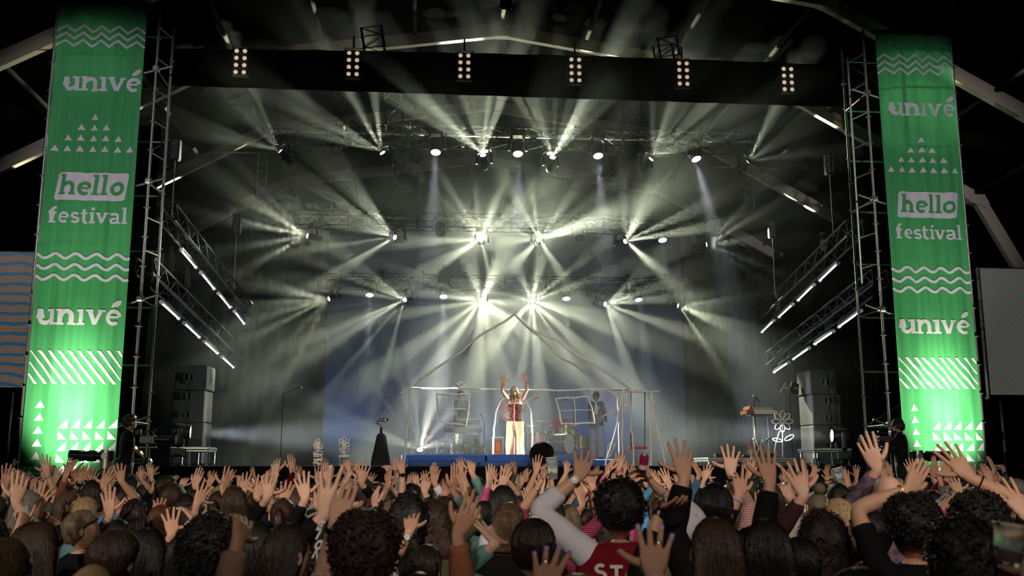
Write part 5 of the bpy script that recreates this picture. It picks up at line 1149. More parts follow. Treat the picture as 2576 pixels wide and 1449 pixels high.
    for s_ in (-1, 1):
        rows = [(root+Rz @ Vector((s_*x*k*(tw**.5 if z < .5 else 1), 0, max(z*k, lift_*.6))), rx*k*(tw if z < .8 else tw**.4), ry*k*(tw if z < .8 else tw**.4), XX, YY) for x, z, rx, ry in ((.09, 0, .06, .075), (.09, .06, .06, .07), (.09, .12, .06, .06), (.09, .5, .075, .08), (.085, .85, .095, .11), (.06, .97, .11, .12))]
        if spec.get('seated'): rows = [(root+Rz @ Vector((s_*x*k, y*k, z*k)), r*k, r*k, XX, Rz @ Vector((0, cy, sy_))) for x, y, z, r, cy, sy_ in ((.13, .46, .43, .06, 1, 0), (.13, .45, .75, .07, 1, 0), (.13, .42, .88, .085, .7, .7), (.11, .2, .92, .095, 0, 1), (.08, -.02, .94, .12, 0, 1), (.06, -.1, .95, .1, 0, 1))]
        if tw > 1.2:
            dn_ = []
            for (c0, a0, b0, X_, Y_), (c1, a1, b1, _, _) in zip(rows[:-1], rows[1:]):
                m_ = max(1, int((c1-c0).length/(.06*k))); dn_ += [(c0.lerp(c1, i/m_), a0+(a1-a0)*i/m_, b0+(b1-b0)*i/m_, X_, Y_) for i in range(m_)]
            loft(tr_, dn_+[rows[-1]], 28, lambda j, a: 1+.06*math.sin(a*5+j*.25+s_)+.04*math.sin(a*3-j*.5)+.03*math.sin(j*1.1+a))
        else: loft(tr_, rows, 8)
    tr_.obj('trousers', tm, body, 2)
    for (side, el, wr_, W, An, palm, pose, s, o) in held:
        for it in o.get('wear', ()):
            kind = it[0]; up = nrm(wr_-el); u = {'watch': -.030, 'band': -.022, 'bangle': -.034, 'band2': -.045}.get(kind, -.03)*s; c_ = wr_+up*u; Wm = W.copy(); Wm.translation = c_
            X = W.to_3x3().col[0]; Xp = nrm(X-up*X.dot(up)); Yp = up.cross(Xp); col = it[1]
            if kind in ('watch', 'band', 'bangle', 'band2'):
                q = MB(); hh = {'watch': .011, 'band': .008, 'bangle': .003, 'band2': .004}[kind]*s; rx, ry = .0325*s*o.get('fat', 1), .0265*s*o.get('fat', 1)
                ring = [c_+Xp*(rx*math.cos(t*PI/10))+Yp*(ry*math.sin(t*PI/10)) for t in range(20)]
                if kind in ('watch', 'band'):
                    vs_ = []
                    for p in ring:
                        n_ = nrm(p-c_); vs_ += [p-up*hh, p-up*hh+n_*.002, p+up*hh+n_*.002, p+up*hh]
                    fs = [(4*i+j, 4*((i+1) % 20)+j, 4*((i+1) % 20)+(j+1) % 4, 4*i+(j+1) % 4) for i in range(20) for j in range(4)]; q.add(vs_, fs)
                else: q.tube(ring, hh*1.1, 6, close=True)
                wo = q.obj({'watch': 'watch_strap', 'band': 'wristband', 'bangle': 'bracelet', 'band2': 'bracelet'}[kind], mat('%s band' % (col,), {'black': (.01, .01, .01), 'gold': (.8, .55, .2), 'silver': (.75, .75, .75), 'lilac': (.6, .4, .75), 'red': (.5, .05, .05), 'brown': (.12, .06, .03), 'white': (.8, .8, .8), 'pink': (.7, .08, .3)}[col], .35, .9 if col in ('gold', 'silver') else 0), body, True)
                if kind == 'watch':
                    q = MB(); fc = -Yp if (-Yp).dot(Vector((0, -1, 0))) > 0 else Yp; Mw = Matrix((Xp, up, Xp.cross(up))).transposed(); fcs = 1 if Mw.col[2].dot(fc) > 0 else -1
                    M4 = Mw.to_4x4(); M4.translation = c_+fc*(ry+.001); dk = it[2] if len(it) > 2 else 'dark'
                    if dk == 'dark': q.cbox((0, 0, 0), (.034*s, .038*s, .008*s), .004, M4.to_3x3()); q.v = [tuple(Vector(v)+M4.translation) for v in q.v]
                    else: q.lathe([(0, -.004), (.018*s, -.004), (.0185*s, .003), (.016*s, .005), (0, .005)], 20, M4 @ Matrix.Scale(fcs, 4, Vector((0, 0, 1))), cap=False)
                    q.obj('watch_face', mat('black glass', (.01, .01, .012), .1) if dk == 'dark' else mat('white dial', (.85, .85, .82), .3), body, dk != 'dark')
            if kind == 'ring':
                f = it[2]; xs = (-.033, -.011, .011, .032)[f]; mx = 1 if side == 'R' else -1
                p = W @ Vector((xs*mx*s, 0, .112*s)); X3 = W.to_3x3().col[0]; Y3 = W.to_3x3().col[1]; q = MB()
                q.tube([p+X3*(.0102*s*math.cos(t*PI/7))+Y3*(.0098*s*math.sin(t*PI/7)) for t in range(14)], .0016*s, 5, close=True)
                if len(it) > 3: q.lathe([(0, -.002), (.007*s, -.001), (.008*s, .002), (.004*s, .005), (0, .006)], 10, Matrix.Translation(p-Y3*.010*s) @ Vector((0, 0, 1)).rotation_difference(-Y3).to_matrix().to_4x4())
                q.obj('ring', mat('%s band' % col, (.75, .75, .75), .3, .9), body, True)
        if o.get('nails'):
            q = MB()
            for (tp, D, Yt, s2) in b.tips[-0 or None:] if False else b.tips:
                if (tp-wr_).length > .25: continue
                Xn = D.cross(Yt); c_ = tp-D*.009*s2-Yt*.0078*s2
                pts = []
                for i in range(5):
                    for j in range(5):
                        u, v = (i-2)/2, (j-2)/2; pts.append(c_+Xn*(u*.0064*s2)+D*(v*.0085*s2)+Yt*(.0022*u*u*s2+.0012*v*v)-Yt*.0008)
                q.add(pts, [(i*5+j, i*5+j+1, (i+1)*5+j+1, (i+1)*5+j) for i in range(4) for j in range(4)])
            q.obj('nail_polish', mat('lilac polish', (.55, .38, .85), .15, var=.03), body, 2)
    body['_h'] = 0; del body['_h']
    return body, held, hM, so

def face_parts(body, hM, lip=(.5, .12, .1), op=0, brow=(.03, .02, .012)):
    """eyes, brows and lips on a face that shows"""
    for sx in (-1, 1):
        b = MB(); M = hM @ Matrix.Translation((sx*.031, .083, .141)) @ Matrix.Diagonal((1.35, .6, .75, 1)); b.lathe([(0, -.010), (.007, -.007), (.010, 0), (.007, .007), (0, .010)], 10, M, cap=False); b.obj('eye', mat('eye white', (.7, .68, .65), .2), body, True)
        b = MB(); M = hM @ Matrix.Translation((sx*.031, .0885, .141)) @ Matrix.Rotation(-PI/2, 4, 'X'); b.lathe([(.0058, 0), (.004, .002), (0, .0025)], 10, M, cap=False); b.obj('iris', mat('dark iris', (.02, .014, .01), .2), body)
        b = MB(); b.tube([hM @ Vector((sx*x, y, z)) for x, y, z in ((.014, .094, .153), (.03, .091, .159), (.048, .078, .154))], [.002, .0032, .0014], 6); b.obj('eyebrow', mat('brow %s' % (brow,), brow, .8), body, True)
    b = MB(); o = .002+.010*op
    for zz in (o, -o): b.tube([hM @ Vector((x, y, .0745+zz*q)) for x, y, q in ((-.024, .083, 0), (-.012, .094, 1), (0, .097, .8), (.012, .094, 1), (.024, .083, 0))], [.001, .0045, .0045, .0045, .001], 6)
    b.obj('lips', mat('lips %s' % (lip,), lip, .4), body, True)
    if op: b = MB(); b.lathe([(0, 0), (.016, .001)], 12, hM @ Matrix.Translation((0, .0925, .0745)) @ Matrix.Rotation(-PI/2, 4, 'X') @ Matrix.Diagonal((1.2, .6, 1, 1)), cap=False); b.obj('mouth_opening', mat('dark mouth', (.03, .005, .005), .6), body)
def headgear(kind, hM, body, m):
    b = MB()
    if kind in ('cap', 'cap_back', 'beanie'):
        e = .012; b.lathe([(.088, .158), (.092, .17), (.092, .2), (.08, .24), (.05, .268), (.0, .278)], 22, hM @ Matrix.Diagonal((.98, 1.14, 1, 1)), cap=False); b.obj('cap_crown' if kind != 'beanie' else 'beanie', m, body, True)
        if kind == 'beanie': b = MB(); b.lathe([(.09, .15), (.096, .155), (.096, .185), (.09, .19)], 22, hM @ Matrix.Diagonal((.98, 1.14, 1, 1)), cap=False); b.obj('beanie_cuff', m, body, True); return
        b = MB(); s = -1 if kind == 'cap_back' else 1; pts = []
        for i in range(9):
            a = math.radians(20+140*i/8)
            for r, z in ((.085, .17), (.12, .172), (.15+.02*math.sin(a), .160)): pts.append(hM @ Vector((r*.92*math.cos(a), s*r*1.14*math.sin(a), z-.012*abs(math.cos(a))**2)))
        n = len(pts); b.add(pts, [(i*3+j, i*3+j+1, (i+1)*3+j+1, (i+1)*3+j) for i in range(8) for j in range(2)]); o = b.obj('cap_peak', m, body, 2); sm = o.modifiers.new('thick', 'SOLIDIFY'); sm.thickness = .004
    if kind == 'headphones':
        b.tube([hM @ Vector((.098*math.cos(a), .0, .13+.145*math.sin(a))) for a in [PI*i/12 for i in range(13)]], .008, 6); b.obj('headphone_band', m, body, True)
        for sx in (-1, 1): b = MB(); b.lathe([(0, 0), (.03, 0), (.036, .012), (.03, .028), (0, .03)], 16, hM @ Matrix.Translation((sx*.078, 0, .128)) @ Matrix.Rotation(sx*PI/2, 4, 'Y')); b.obj('ear_cup', m, body, True)
        b = MB(); b.tube([hM @ Vector(p) for p in ((.1, .01, .12), (.095, .07, .09), (.04, .12, .075))], .004, 5); b.obj('headset_microphone', m, body, True)
def on_back(p_, root, yaw, txts, m, k, rx=.18, ry=.124, off=.012):
    """print on the back of a top, following its curve"""
    b = MB()
    for f in txts: f(b)
    b.v = [tuple(root+Matrix.Rotation(yaw, 3, 'Z') @ Vector((x, -ry*k*math.sqrt(max(.05, 1-(x/(rx*k))**2))-off, z))) for x, y, z in b.v]
    b.obj('back_print', m, p_)
# ------------------------------------------------------------------ the crowd
def patt(name, c1, c2, kind, scale, c3=None):
    """woven or printed cloth in two colours"""
    m = mat(name, c1, .85, 0, .1, 5, .3, spec=.15); nt = m.node_tree; L = nt.links.new; b = nt.nodes['Principled BSDF']
    tc = nd(nt, 'ShaderNodeTexCoord'); mx = nd(nt, 'ShaderNodeMix', data_type='RGBA')
    if kind in ('stripe', 'check'):
        w1 = nd(nt, 'ShaderNodeTexWave', bands_direction='Z'); w1.inputs['Scale'].default_value = scale; L(tc.outputs['Object'], w1.inputs['Vector']); f = w1.outputs[0]
        if kind == 'check':
            w2 = nd(nt, 'ShaderNodeTexWave', bands_direction='X'); w2.inputs['Scale'].default_value = scale; L(tc.outputs['Object'], w2.inputs['Vector'])
            a = nd(nt, 'ShaderNodeMath', operation='ADD'); L(f, a.inputs[0]); L(w2.outputs[0], a.inputs[1]); h = nd(nt, 'ShaderNodeMath', operation='MULTIPLY'); L(a.outputs[0], h.inputs[0]); h.inputs[1].default_value = .5; f = h.outputs[0]
    else:
        v = nd(nt, 'ShaderNodeTexVoronoi'); v.inputs['Scale'].default_value = scale; L(tc.outputs['Object'], v.inputs['Vector']); f = v.outputs['Distance']
    r = nd(nt, 'ShaderNodeMapRange'); r.inputs[1].default_value = .45; r.inputs[2].default_value = .55; L(f, r.inputs[0]); L(r.outputs[0], mx.inputs[0])
    mx.inputs[6].default_value = tuple(c1)+(1,); mx.inputs[7].default_value = tuple(c2)+(1,); L(mx.outputs[2], b.inputs['Base Color']); SHIRTS[name] = m; return m
patt('maroon striped knit', (.10, .008, .02), (.42, .08, .16), 'stripe', 26); patt('floral blue print', (.02, .04, .14), (.5, .48, .42), 'spot', 38)
patt('plaid flannel', (.07, .08, .14), (.2, .09, .11), 'check', 7); patt('white lace', (.32, .3, .29), (.6, .58, .56), 'spot', 90); patt('pink patterned knit', (.5, .32, .3), (.25, .12, .13), 'check', 22)
patt('pale floral', (.42, .2, .17), (.6, .5, .44), 'spot', 30); patt('zebra stripes', (.5, .5, .5), (.02, .02, .02), 'stripe', 14)
for n_, c_ in dict(black=(.006, .006, .007), navy=(.012, .016, .04), beige=(.42, .36, .31), teal=(.13, .27, .25), denim=(.06, .12, .22), white=(.68, .67, .74), purple=(.07, .01, .13), maroon=(.17, .006, .012), rust=(.26, .10, .06), grey=(.12, .12, .12), yellow=(.55, .33, .05), red=(.4, .01, .02), pink=(.6, .1, .25), sky=(.1, .32, .6), taupe=(.38, .24, .19), olive=(.08, .08, .04), leather=(.05, .02, .022), cream=(.5, .46, .38)).items():
    SHIRTS[n_] = mat(n_+' cloth', c_, .85, 0, .2, 6, .4, spec=.15, bscale=50)
def P(x, d, hair, hc, top, lab, arms=(), **kw): return person(dict(x=x, d=d, hair=hair, hc=hc, top=top, lab=lab, arms=list(arms), **kw))
w_ = lambda *a: {'wear': a}
def W(*a, **k): k['wear'] = a; return k
CR = []
# left side, under the banner
CR.append(P(-6, 8, 'short', 'brown', 'purple', 'person in dark purple sleeve, open hand up at the left edge', [('R', 13, 1228, 21, 1166, {'psi': 0})]))
P(-34, 5.2, 'short', 'brown', 'beige', 'person in pale beige hoodie sleeve, raised hand at the lower left edge', [('R', 40, 1266, 50, 1180, {'psi': 30, 'pose': 'relax'})], puff=1.25)
P(30, 2.9, 'long', 'blond', 'black', 'person with long blond hair in the bottom left corner', H=1.66)
P(86, 5.0, 'short', 'darkbrown', 'black', 'person pointing up with one finger beside long brown hair, thin bracelet on wrist', [('L', 48, 1330, 60, 1258, W(('bangle', 'brown'), pose='point', psi=70))], H=1.6)
P(115, 4.2, 'long', 'brown', 'black', 'person with long brown hair low under the left banner, hands down', H=1.64)
P(66, 7, 'bob', 'grey', 'black', 'grey-haired person with both hands up, gold and silver bracelets on the wrists', [('L', 84, 1267, 102, 1206, W(('band2', 'gold'), pose='relax', psi=50, cuff=.5)), ('R', 98, 1290, 119, 1208, W(('band2', 'silver'), ('bangle', 'silver'), pose='vee', psi=-20, cuff=.6))], turn=-60)
P(122, 11, 'short', 'brown', 'black', 'person in black with both hands high below the row of small white triangles', [('L', 110, 1216, 119, 1167, {'cuff': .5}), ('R', 134, 1220, 152, 1176, {'cuff': .5})])
P(48, 12.5, 'long', 'brown', 'navy', 'person behind the left edge hands, two small hands up before the left banner corner', [('L', 40, 1217, 50, 1180, {}), ('R', 62, 1217, 66, 1186, {})])
P(160, 9.5, 'longcurly', 'darkbrown', 'black', 'person with long wavy dark hair, both bare arms up, wristbands, before the left banner', [('L', 203, 1210, 216, 1168, W(('watch', 'black'), cuff=.4)), ('R', 226, 1220, 230, 1177, W(('band2', 'black'), cuff=.4, psi=40))])
P(178, 7.6, 'long', 'lightbrown', 'sky', 'person with long light brown hair in pale blue T-shirt turning right', [('R', 260, 1224, 266, 1176, W(('bangle', 'silver'), cuff=.4, psi=10))], turn=-68, face=True, H=1.70)
P(211, 6.0, 'short', 'ash', 'black', 'person with short grey-blond hair and glasses looking right, before blue T-shirt', [], turn=-62, face=True, H=1.62)
P(300, 6.2, 'short', 'black', 'black', 'person with four bracelets on one raised wrist and fingers spread', [('L', 277, 1298, 270, 1224, W(('bangle', 'silver'), ('band2', 'silver'), ('bangle', 'gold'), psi=-8))], H=1.56)
P(338, 16, 'short', 'brown', 'black', 'far person with one limp hand near the black barrier, left of two thin arms', [('L', 314, 1221, 331, 1199, {'pose': 'limp', 'psi': -40})])
P(357, 13, 'long', 'brown', 'grey', 'person with two thin bare arms and bracelets high before the dark barrier', [('L', 349, 1232, 353, 1200, W(('bangle', 'silver'), cuff=.3, pose='relax')), ('R', 364, 1232, 368, 1196, W(('bangle', 'silver'), cuff=.3))])
P(420, 10.5, 'short', 'darkbrown', 'black', 'dark-haired person in profile, grey hood standing up behind the head', [('L', 388, 1226, 382, 1198, {'pose': 'limp', 'cuff': .85})], turn=-72, face=True, H=1.80)
P(468, 8.5, 'pony', 'lightbrown', 'floral blue print', 'person in blue floral sleeve with black smartwatch, two fingers parted from two', [('R', 490, 1225, 501, 1174, W(('watch', 'black'), pose='flat', psi=-6, fat=1.1))])
P(498, 11, 'short', 'darkbrown', 'black', 'person with tattooed bare forearm reaching up beside the smartwatch hand', [('R', 525, 1222, 536, 1184, {'cuff': .3, 'pose': 'open'})])
P(545, 8, 'pony', 'brown', 'beige', 'person with brown ponytail resting both hands behind the head', [('L', 537, 1264, 532, 1238, {'pose': 'relax'}), ('R', 562, 1264, 566, 1238, {'pose': 'relax'})], H=1.70)
P(345, 6.6, 'long', 'darkbrown', 'white', 'person with long dark hair and white cuff, one hand held sideways', [('L', 328, 1312, 322, 1244, {'pose': 'relax', 'psi': 70})], H=1.67)
P(412, 7.0, 'long', 'auburn', 'cream', 'person with pink scrunchie on the wrist of a raised hand', [('L', 393, 1295, 393, 1244, W(('band', 'pink'), pose='relax', psi=30, cuff=.5))], H=1.62)
P(468, 5.4, 'long', 'black', 'black', 'person in black sleeve, palm forward and fingers wide, before the pink scrunchie', [('L', 432, 1346, 418, 1278, {'pose': 'wide', 'psi': 12})], H=1.52)
P(540, 6.6, 'short', 'darkbrown', 'white', 'person in white sleeve with a black letter, hand bent back', [('L', 486, 1306, 444, 1266, {'pose': 'relax', 'psi': 60})], H=1.6)
P(300, 3.9, 'short', 'brown', 'black', 'person with slicked brown hair seen from behind, ear showing, above blond ponytail', H=1.63, turn=-18)
P(245, 3.7, 'pony', 'blond', 'black', 'person with blond ponytail low beside the slicked brown hair', H=1.52)
P(374, 4.3, 'long', 'black', 'white', 'person with straight black hair and white striped shoulder', H=1.61)
P(531, 3.8, 'curly', 'black', 'black', 'person with short dark curly hair and red lit ear, low on the left half', H=1.66, turn=-25)
P(738, 3.0, 'short', 'darkbrown', 'taupe', 'person below the frame reaching a ribbed taupe sleeve and half-open hand up', [('L', 600, 1358, 592, 1284, {'pose': 'relax', 'psi': 50, 'el': (-.6, .1, -.8)})], H=1.48, puff=1.3)
P(655, 4.4, 'long', 'black', 'black', 'person with long black hair left of the yellow hoodie', H=1.63)
P(722, 3.9, 'long', 'darkbrown', 'yellow', 'person with long dark brown hair in yellow hooded top', H=1.65, turn=-30)
P(648, 8.2, 'short', 'brown', 'zebra stripes', 'person in zebra striped top with both hands high', [('L', 612, 1240, 611, 1187, {'psi': 0}), ('R', 641, 1240, 631, 1206, {'pose': 'relax', 'psi': 60})])
P(712, 6.6, 'pony', 'brown', 'black', 'person with tied brown hair between two raised hands, before the potted wire flower', [('L', 671, 1255, 679, 1184, {'pose': 'wide', 'psi': 5, 'cuff': .9}), ('R', 714, 1262, 716, 1208, {'psi': 5, 'cuff': .8})], H=1.68)
P(798, 5.8, 'short', 'darkbrown', 'black', 'person in long black sleeve, four fingers together beside a very large hand', [('L', 768, 1256, 752, 1186, {'psi': 0})], H=1.60)
P(842, 3.95, 'short', 'black', 'black', 'person raising the largest hand of the crowd from a black sleeve with white letters', [('L', 815, 1297, 852, 1163, {'pose': 'wide', 'psi': 0, 'el': (-.5, -.2, -1)})], H=1.58, puff=1.2)
CURLY = P(925, 3.35, 'curly', 'brown', 'pale floral', 'person with big brown curls in pale floral shirt, flat hand up with black watch', [('L', 846, 1313, 860, 1213, W(('watch', 'black'), pose='flat', psi=0, cuff=.55, el=(-.25, .35, -1)))], H=1.70, lean=0, turn=0)
P(878, 8.7, 'short', 'black', 'black', 'person in black sleeve with bent fingers, right of the largest hand', [('R', 909, 1217, 919, 1158, {'pose': 'open', 'psi': 10})])
P(946, 11, 'long', 'brown', 'denim', 'person in denim sleeve with red wristband behind the auburn ponytail', [('L', 926, 1216, 935, 1188, W(('band', 'red'), pose='open'))])
P(945, 8, 'pony', 'auburn', 'black', 'person with smooth auburn hair tied back above the big curly head', H=1.66)
P(966, 11, 'curly', 'brown', 'grey', 'person with short brown curls, bare forearm leaning right', [('R', 981, 1223, 998, 1196, {'cuff': .4, 'psi': 0})])
P(1012, 12, 'short', 'brown', 'denim', 'person in blue denim cuffs with one hand open and one closed', [('L', 1027, 1216, 1037, 1186, {}), ('R', 1035, 1262, 1030, 1234, {'pose': 'limp'})])
P(1082, 12, 'short', 'black', 'cream', 'short black-haired person, bracelet on thin raised arm, before the wire house post', [('L', 1068, 1212, 1067, 1182, W(('bangle', 'silver'), cuff=.4))], H=1.72)
P(1030, 5.4, 'longcurly', 'black', 'black', 'person with long black curls and a ringed hand in front of them', H=1.72)
P(1066, 4.9, 'short', 'darkbrown', 'cream', 'person in cream top holding a hand with ring and metal watch before black curls', [('L', 1031, 1336, 1031, 1282, W(('watch', 'silver', 'dial'), ('ring', 'gold', 2), pose='relax', psi=0, cuff=.5))], H=1.50)
P(1118, 7.6, 'long', 'brown', 'teal', 'person in teal sleeves, hands crossing at different heights with black bracelet', [('L', 1120, 1243, 1129, 1204, W(('band2', 'black'))), ('R', 1141, 1238, 1148, 1166, {'pose': 'flat', 'psi': 50})], H=1.66)
P(1052, 3.7, 'short', 'darkbrown', 'rust', 'person below the frame with rust knit sleeve and hand leaning right', [('R', 1150, 1345, 1206, 1240, {'pose': 'relax', 'psi': 20, 'el': (.1, .1, -1)})], H=1.49, puff=1.3)
P(1186, 12, 'short', 'brown', 'denim', 'person in blue sleeve with small spread hand over the teal sleeve', [('L', 1199, 1250, 1204, 1216, {})])
P(1226, 9.5, 'bob', 'brown', 'black', 'person with brown hair and one spread hand before the blue riser', [('R', 1246, 1246, 1239, 1199, {'pose': 'wide', 'psi': 0, 'cuff': .6})], H=1.68)
P(1222, 8.6, 'long', 'black', 'teal', 'person with long bare slanting arm and silver bangle before the blue riser', [('R', 1261, 1228, 1277, 1172, W(('band2', 'silver'), cuff=.3, psi=10))], H=1.60)
P(1270, 12.5, 'short', 'black', 'denim', 'person in faded denim sleeve, open hand before the centre of the riser', [('R', 1304, 1233, 1312, 1204, {'psi': 0})])
P(1335, 4.15, 'short', 'darkbrown', 'teal', 'person with short dark brown hair in teal sleeve, fingers spread to the left', [('L', 1247, 1368, 1204, 1314, {'pose': 'wide', 'psi': 30, 'el': (-.7, .2, -.7)})], H=1.66)
P(1275, 5.5, 'bob', 'lightbrown', 'black', 'person with streaked light brown bob beside the short dark brown head', H=1.68)
CUP = P(1395, 6.5, 'long', 'darkbrown', 'maroon striped knit', 'person in maroon striped sleeves lifting a clear cup, other hand a fist', [('L', 1358, 1218, 1378, 1160, W(('bangle', 'silver'), pose='grip', psi=-70, cuff=.62)), ('R', 1489, 1218, 1484, 1180, W(('band2', 'silver'), pose='fist', psi=10, cuff=.62))], H=1.66)
P(1478, 7.6, 'pony', 'brown', 'denim', 'person in rolled dark denim sleeve, closed fist beside the striped sleeve', [('L', 1471, 1236, 1478, 1190, {'pose': 'fist', 'psi': 0})], H=1.58)
VEST = P(1557, 4.7, 'curly', 'black', 'maroon', 'person with curly black hair in maroon top with white sleeves and white back print', [('L', 1457, 1199, 1481, 1128, W(('watch', 'brown', 'dial'), pose='open', psi=10, el=(-1, .1, -.6), cuff=.78)), ('R', 1647, 1224, 1618, 1165, W(('band2', 'silver'), pose='grip', psi=70, el=(1, .1, -.5), cuff=.86))], H=1.79, sleeve='white', turn=0, lean=0, nod=0, puff=1.15, wide=1.12)
P(1497, 3.9, 'short', 'black', 'black', 'person in black sleeve, forearm laid sideways with square black watch', [('R', 1663, 1281, 1712, 1264, W(('watch', 'black'), pose='relax', psi=60, into=-1, cuff=.82, el=(-.1, .1, .8), fat=1.1))], H=1.40, puff=1.3)
P(1838, 4.1, 'short', 'black', 'black', 'person in black jacket raising one wide open hand over the dark-haired man', [('L', 1722, 1203, 1716, 1104, {'pose': 'wide', 'psi': 180, 'el': (-.6, -.1, -.8)})], H=1.62, puff=1.35)
NAIL = P(1450, 2.5, 'bob', 'blond', 'black', 'blond person at the bottom edge, both hands up with lilac nails and rings', [('L', 1366, 1488, 1398, 1384, W(('ring', 'gold', 2, 1), pose='open', psi=0, nails=1)), ('R', 1645, 1450, 1664, 1322, W(('ring', 'silver', 2, 1), pose='open', psi=0, nails=1, el=(.8, .1, -.6)))], H=1.60)
P(1790, 5.0, 'short', 'black', 'black', 'person with short black hair and shaved nape right of the wide open hand', H=1.79, turn=-10)
P(1790, 3.5, 'long', 'brown', 'black', 'person with long straight brown hair hanging below the shaved nape', H=1.69)
CAN2 = P(1537, 10.5, 'short', 'brown', 'black', 'person lifting a small pink can beside a gold watch, before the swing', [('R', 1545, 1216, 1560, 1184, W(('watch', 'gold', 'dial'), pose='grip', psi=-60, cuff=.6))])
P(1584, 9.5, 'short', 'brown', 'grey', 'person pressing two hands together overhead above the curly black hair', [('L', 1575, 1226, 1572, 1186, {'psi': 60, 'pose': 'flat', 'cuff': .6}), ('R', 1594, 1228, 1592, 1180, {'psi': -60, 'pose': 'flat', 'cuff': .6})], H=1.76)
P(1662, 8.6, 'long', 'lightbrown', 'sky', 'person with blue sleeve, two open hands behind the pink can', [('L', 1655, 1214, 1649, 1180, {}), ('R', 1686, 1228, 1666, 1176, {'psi': 30, 'cuff': .6})])
P(1812, 6.0, 'short', 'brown', 'pink patterned knit', 'person in pink patterned sleeve, black wristband, four spread fingers up', [('R', 1838, 1192, 1843, 1118, W(('band', 'black'), pose='wide', psi=0, fat=1.1))], H=1.72)
P(1880, 5.0, 'long', 'black', 'black', 'person with lilac festival wristband, bent fingers, black sleeve', [('L', 1859, 1246, 1872, 1168, W(('band', 'lilac'), pose='vee', psi=10, cuff=.85))], H=1.58)
P(1998, 4.2, 'short', 'black', 'black', 'person in black sleeve, large open hand before the keyboard deck', [('L', 1937, 1217, 1930, 1122, {'pose': 'open', 'psi': 180, 'el': (-.6, -.1, -.8)})], H=1.58, puff=1.3)
P(1934, 3.6, 'long', 'black', 'black', 'person with long straight black hair under the large open hand', H=1.68)
LEA = P(2064, 4.6, 'longcurly', 'darkbrown', 'leather', 'person in dark leather jacket with white fur cuff and big oval ring', [('L', 2022, 1247, 2000, 1156, W(('ring', 'silver', 1, 1), pose='open', psi=-10))], H=1.66)
NY = P(1898, 9, 'short', 'darkbrown', 'red', 'person facing the camera in black cap, one hand at the mouth', [('L', 1886, 1266, 1908, 1240, {'pose': 'relax', 'psi': 150})], turn=176, yaw=170, face=True, H=1.77, nod=0, lean=0)
P(2053, 7.6, 'bun', 'ash', 'black', 'person with ash blond hair in a top bun', H=1.70)
P(2055, 7.75, 'long', 'ash', 'black', 'person with long loose ash blond hair behind the top bun', H=1.62)
CUP2 = P(2164, 7.6, 'short', 'brown', 'black', 'person holding a clear cup high in one bare arm, right of the top bun', [('L', 2114, 1224, 2104, 1192, {'pose': 'grip', 'psi': 60, 'cuff': .35})], H=1.62)
P(2107, 5.6, 'bob', 'blond', 'black', 'person with wavy blond bob, hands down, below the raised cup', H=1.70)
P(2142, 8.6, 'short', 'brown', 'denim', 'person in light denim jacket with black watch, arm bent', [('R', 2172, 1240, 2184, 1216, W(('watch', 'black'), pose='relax'))], H=1.72)
P(2160, 12, 'short', 'black', 'black', 'far person with one small spread hand beside the denim jacket', [('R', 2164, 1234, 2163, 1212, {})])
BALD = P(2247, 5.4, 'bald', 'black', 'plaid flannel', 'bald person in plaid flannel sleeve, hand stretched high to the left', [('L', 2207, 1181, 2170, 1086, {'pose': 'relax', 'psi': -20, 'el': (-.4, .2, -.8)})], H=1.83, puff=1.1)
P(2290, 4.3, 'curly', 'black', 'black', 'person with dark curls and white fleece collar, bare arm slanting right with thin bracelet', [('L', 2285, 1232, 2347, 1156, W(('bangle', 'gold'), pose='flat', psi=30, cuff=.35, el=(-1, .0, -.5)))], H=1.73, wide=1.05)
P(2452, 4.3, 'curly', 'black', 'black', 'person with dark curls at the right, bare arm bent over with dark bracelet', [('R', 2440, 1202, 2383, 1112, W(('band2', 'black'), pose='open', psi=-10, cuff=.35, el=(1, 0, -.1)))], H=1.74)
P(2625, 4.2, 'short', 'brown', 'black', 'person at the right edge, only a leaning hand with black cuff showing', [('L', 2578, 1298, 2530, 1206, W(('band', 'black'), pose='open', psi=0))], H=1.6)
P(2436, 8, 'bob', 'grey', 'white lace', 'person in white lace sleeve with closed hand and bracelet', [('L', 2407, 1236, 2412, 1212, W(('band2', 'black'), pose='fist'))], H=1.72)
GLASS = P(2640, 2.45, 'short', 'brown', 'black', 'person in the bottom right corner holding a clear cup by thumb', [('L', 2592, 1440, 2550, 1372, {'pose': 'grip', 'psi': -50})], H=1.6)
P(2398, 3.1, 'longcurly', 'black', 'black', 'person with large dark wavy hair above a checked scarf', H=1.70)
P(2182, 5.0, 'short', 'black', 'red', 'person with black hair and dark glasses in red jacket', H=1.66, turn=50, face=True)
P(2150, 2.8, 'short', 'black', 'black', 'person with dark hair at the bottom edge below the blond bob', H=1.59)
P(2240, 12.5, 'short', 'brown', 'black', 'far person with a hand up behind the plaid sleeve', [('R', 2240, 1195, 2238, 1163, {})])
P(2290, 11, 'short', 'brown', 'black', 'person with open hand up under the camera lens before the right banner', [('L', 2296, 1202, 2283, 1152, {'psi': 10})])
P(2376, 11, 'short', 'grey', 'black', 'grey-haired person with a thin hand up, between two bare slanting arms', [('R', 2378, 1236, 2367, 1200, {'cuff': .6})])
P(2345, 9, 'short', 'black', 'red', 'person in red sleeve with bent fingers, between two bare slanting arms', [('R', 2366, 1260, 2350, 1226, {'pose': 'relax'})])
P(2470, 12, 'bob', 'grey', 'grey', 'person with small raised hand before the right banner foot', [('L', 2473, 1206, 2474, 1177, {})])
TUM = P(2530, 11, 'short', 'brown', 'black', 'person lifting a small glass right of the green banner', [('L', 2518, 1202, 2506, 1174, {'pose': 'grip', 'psi': 40, 'cuff': .5})])
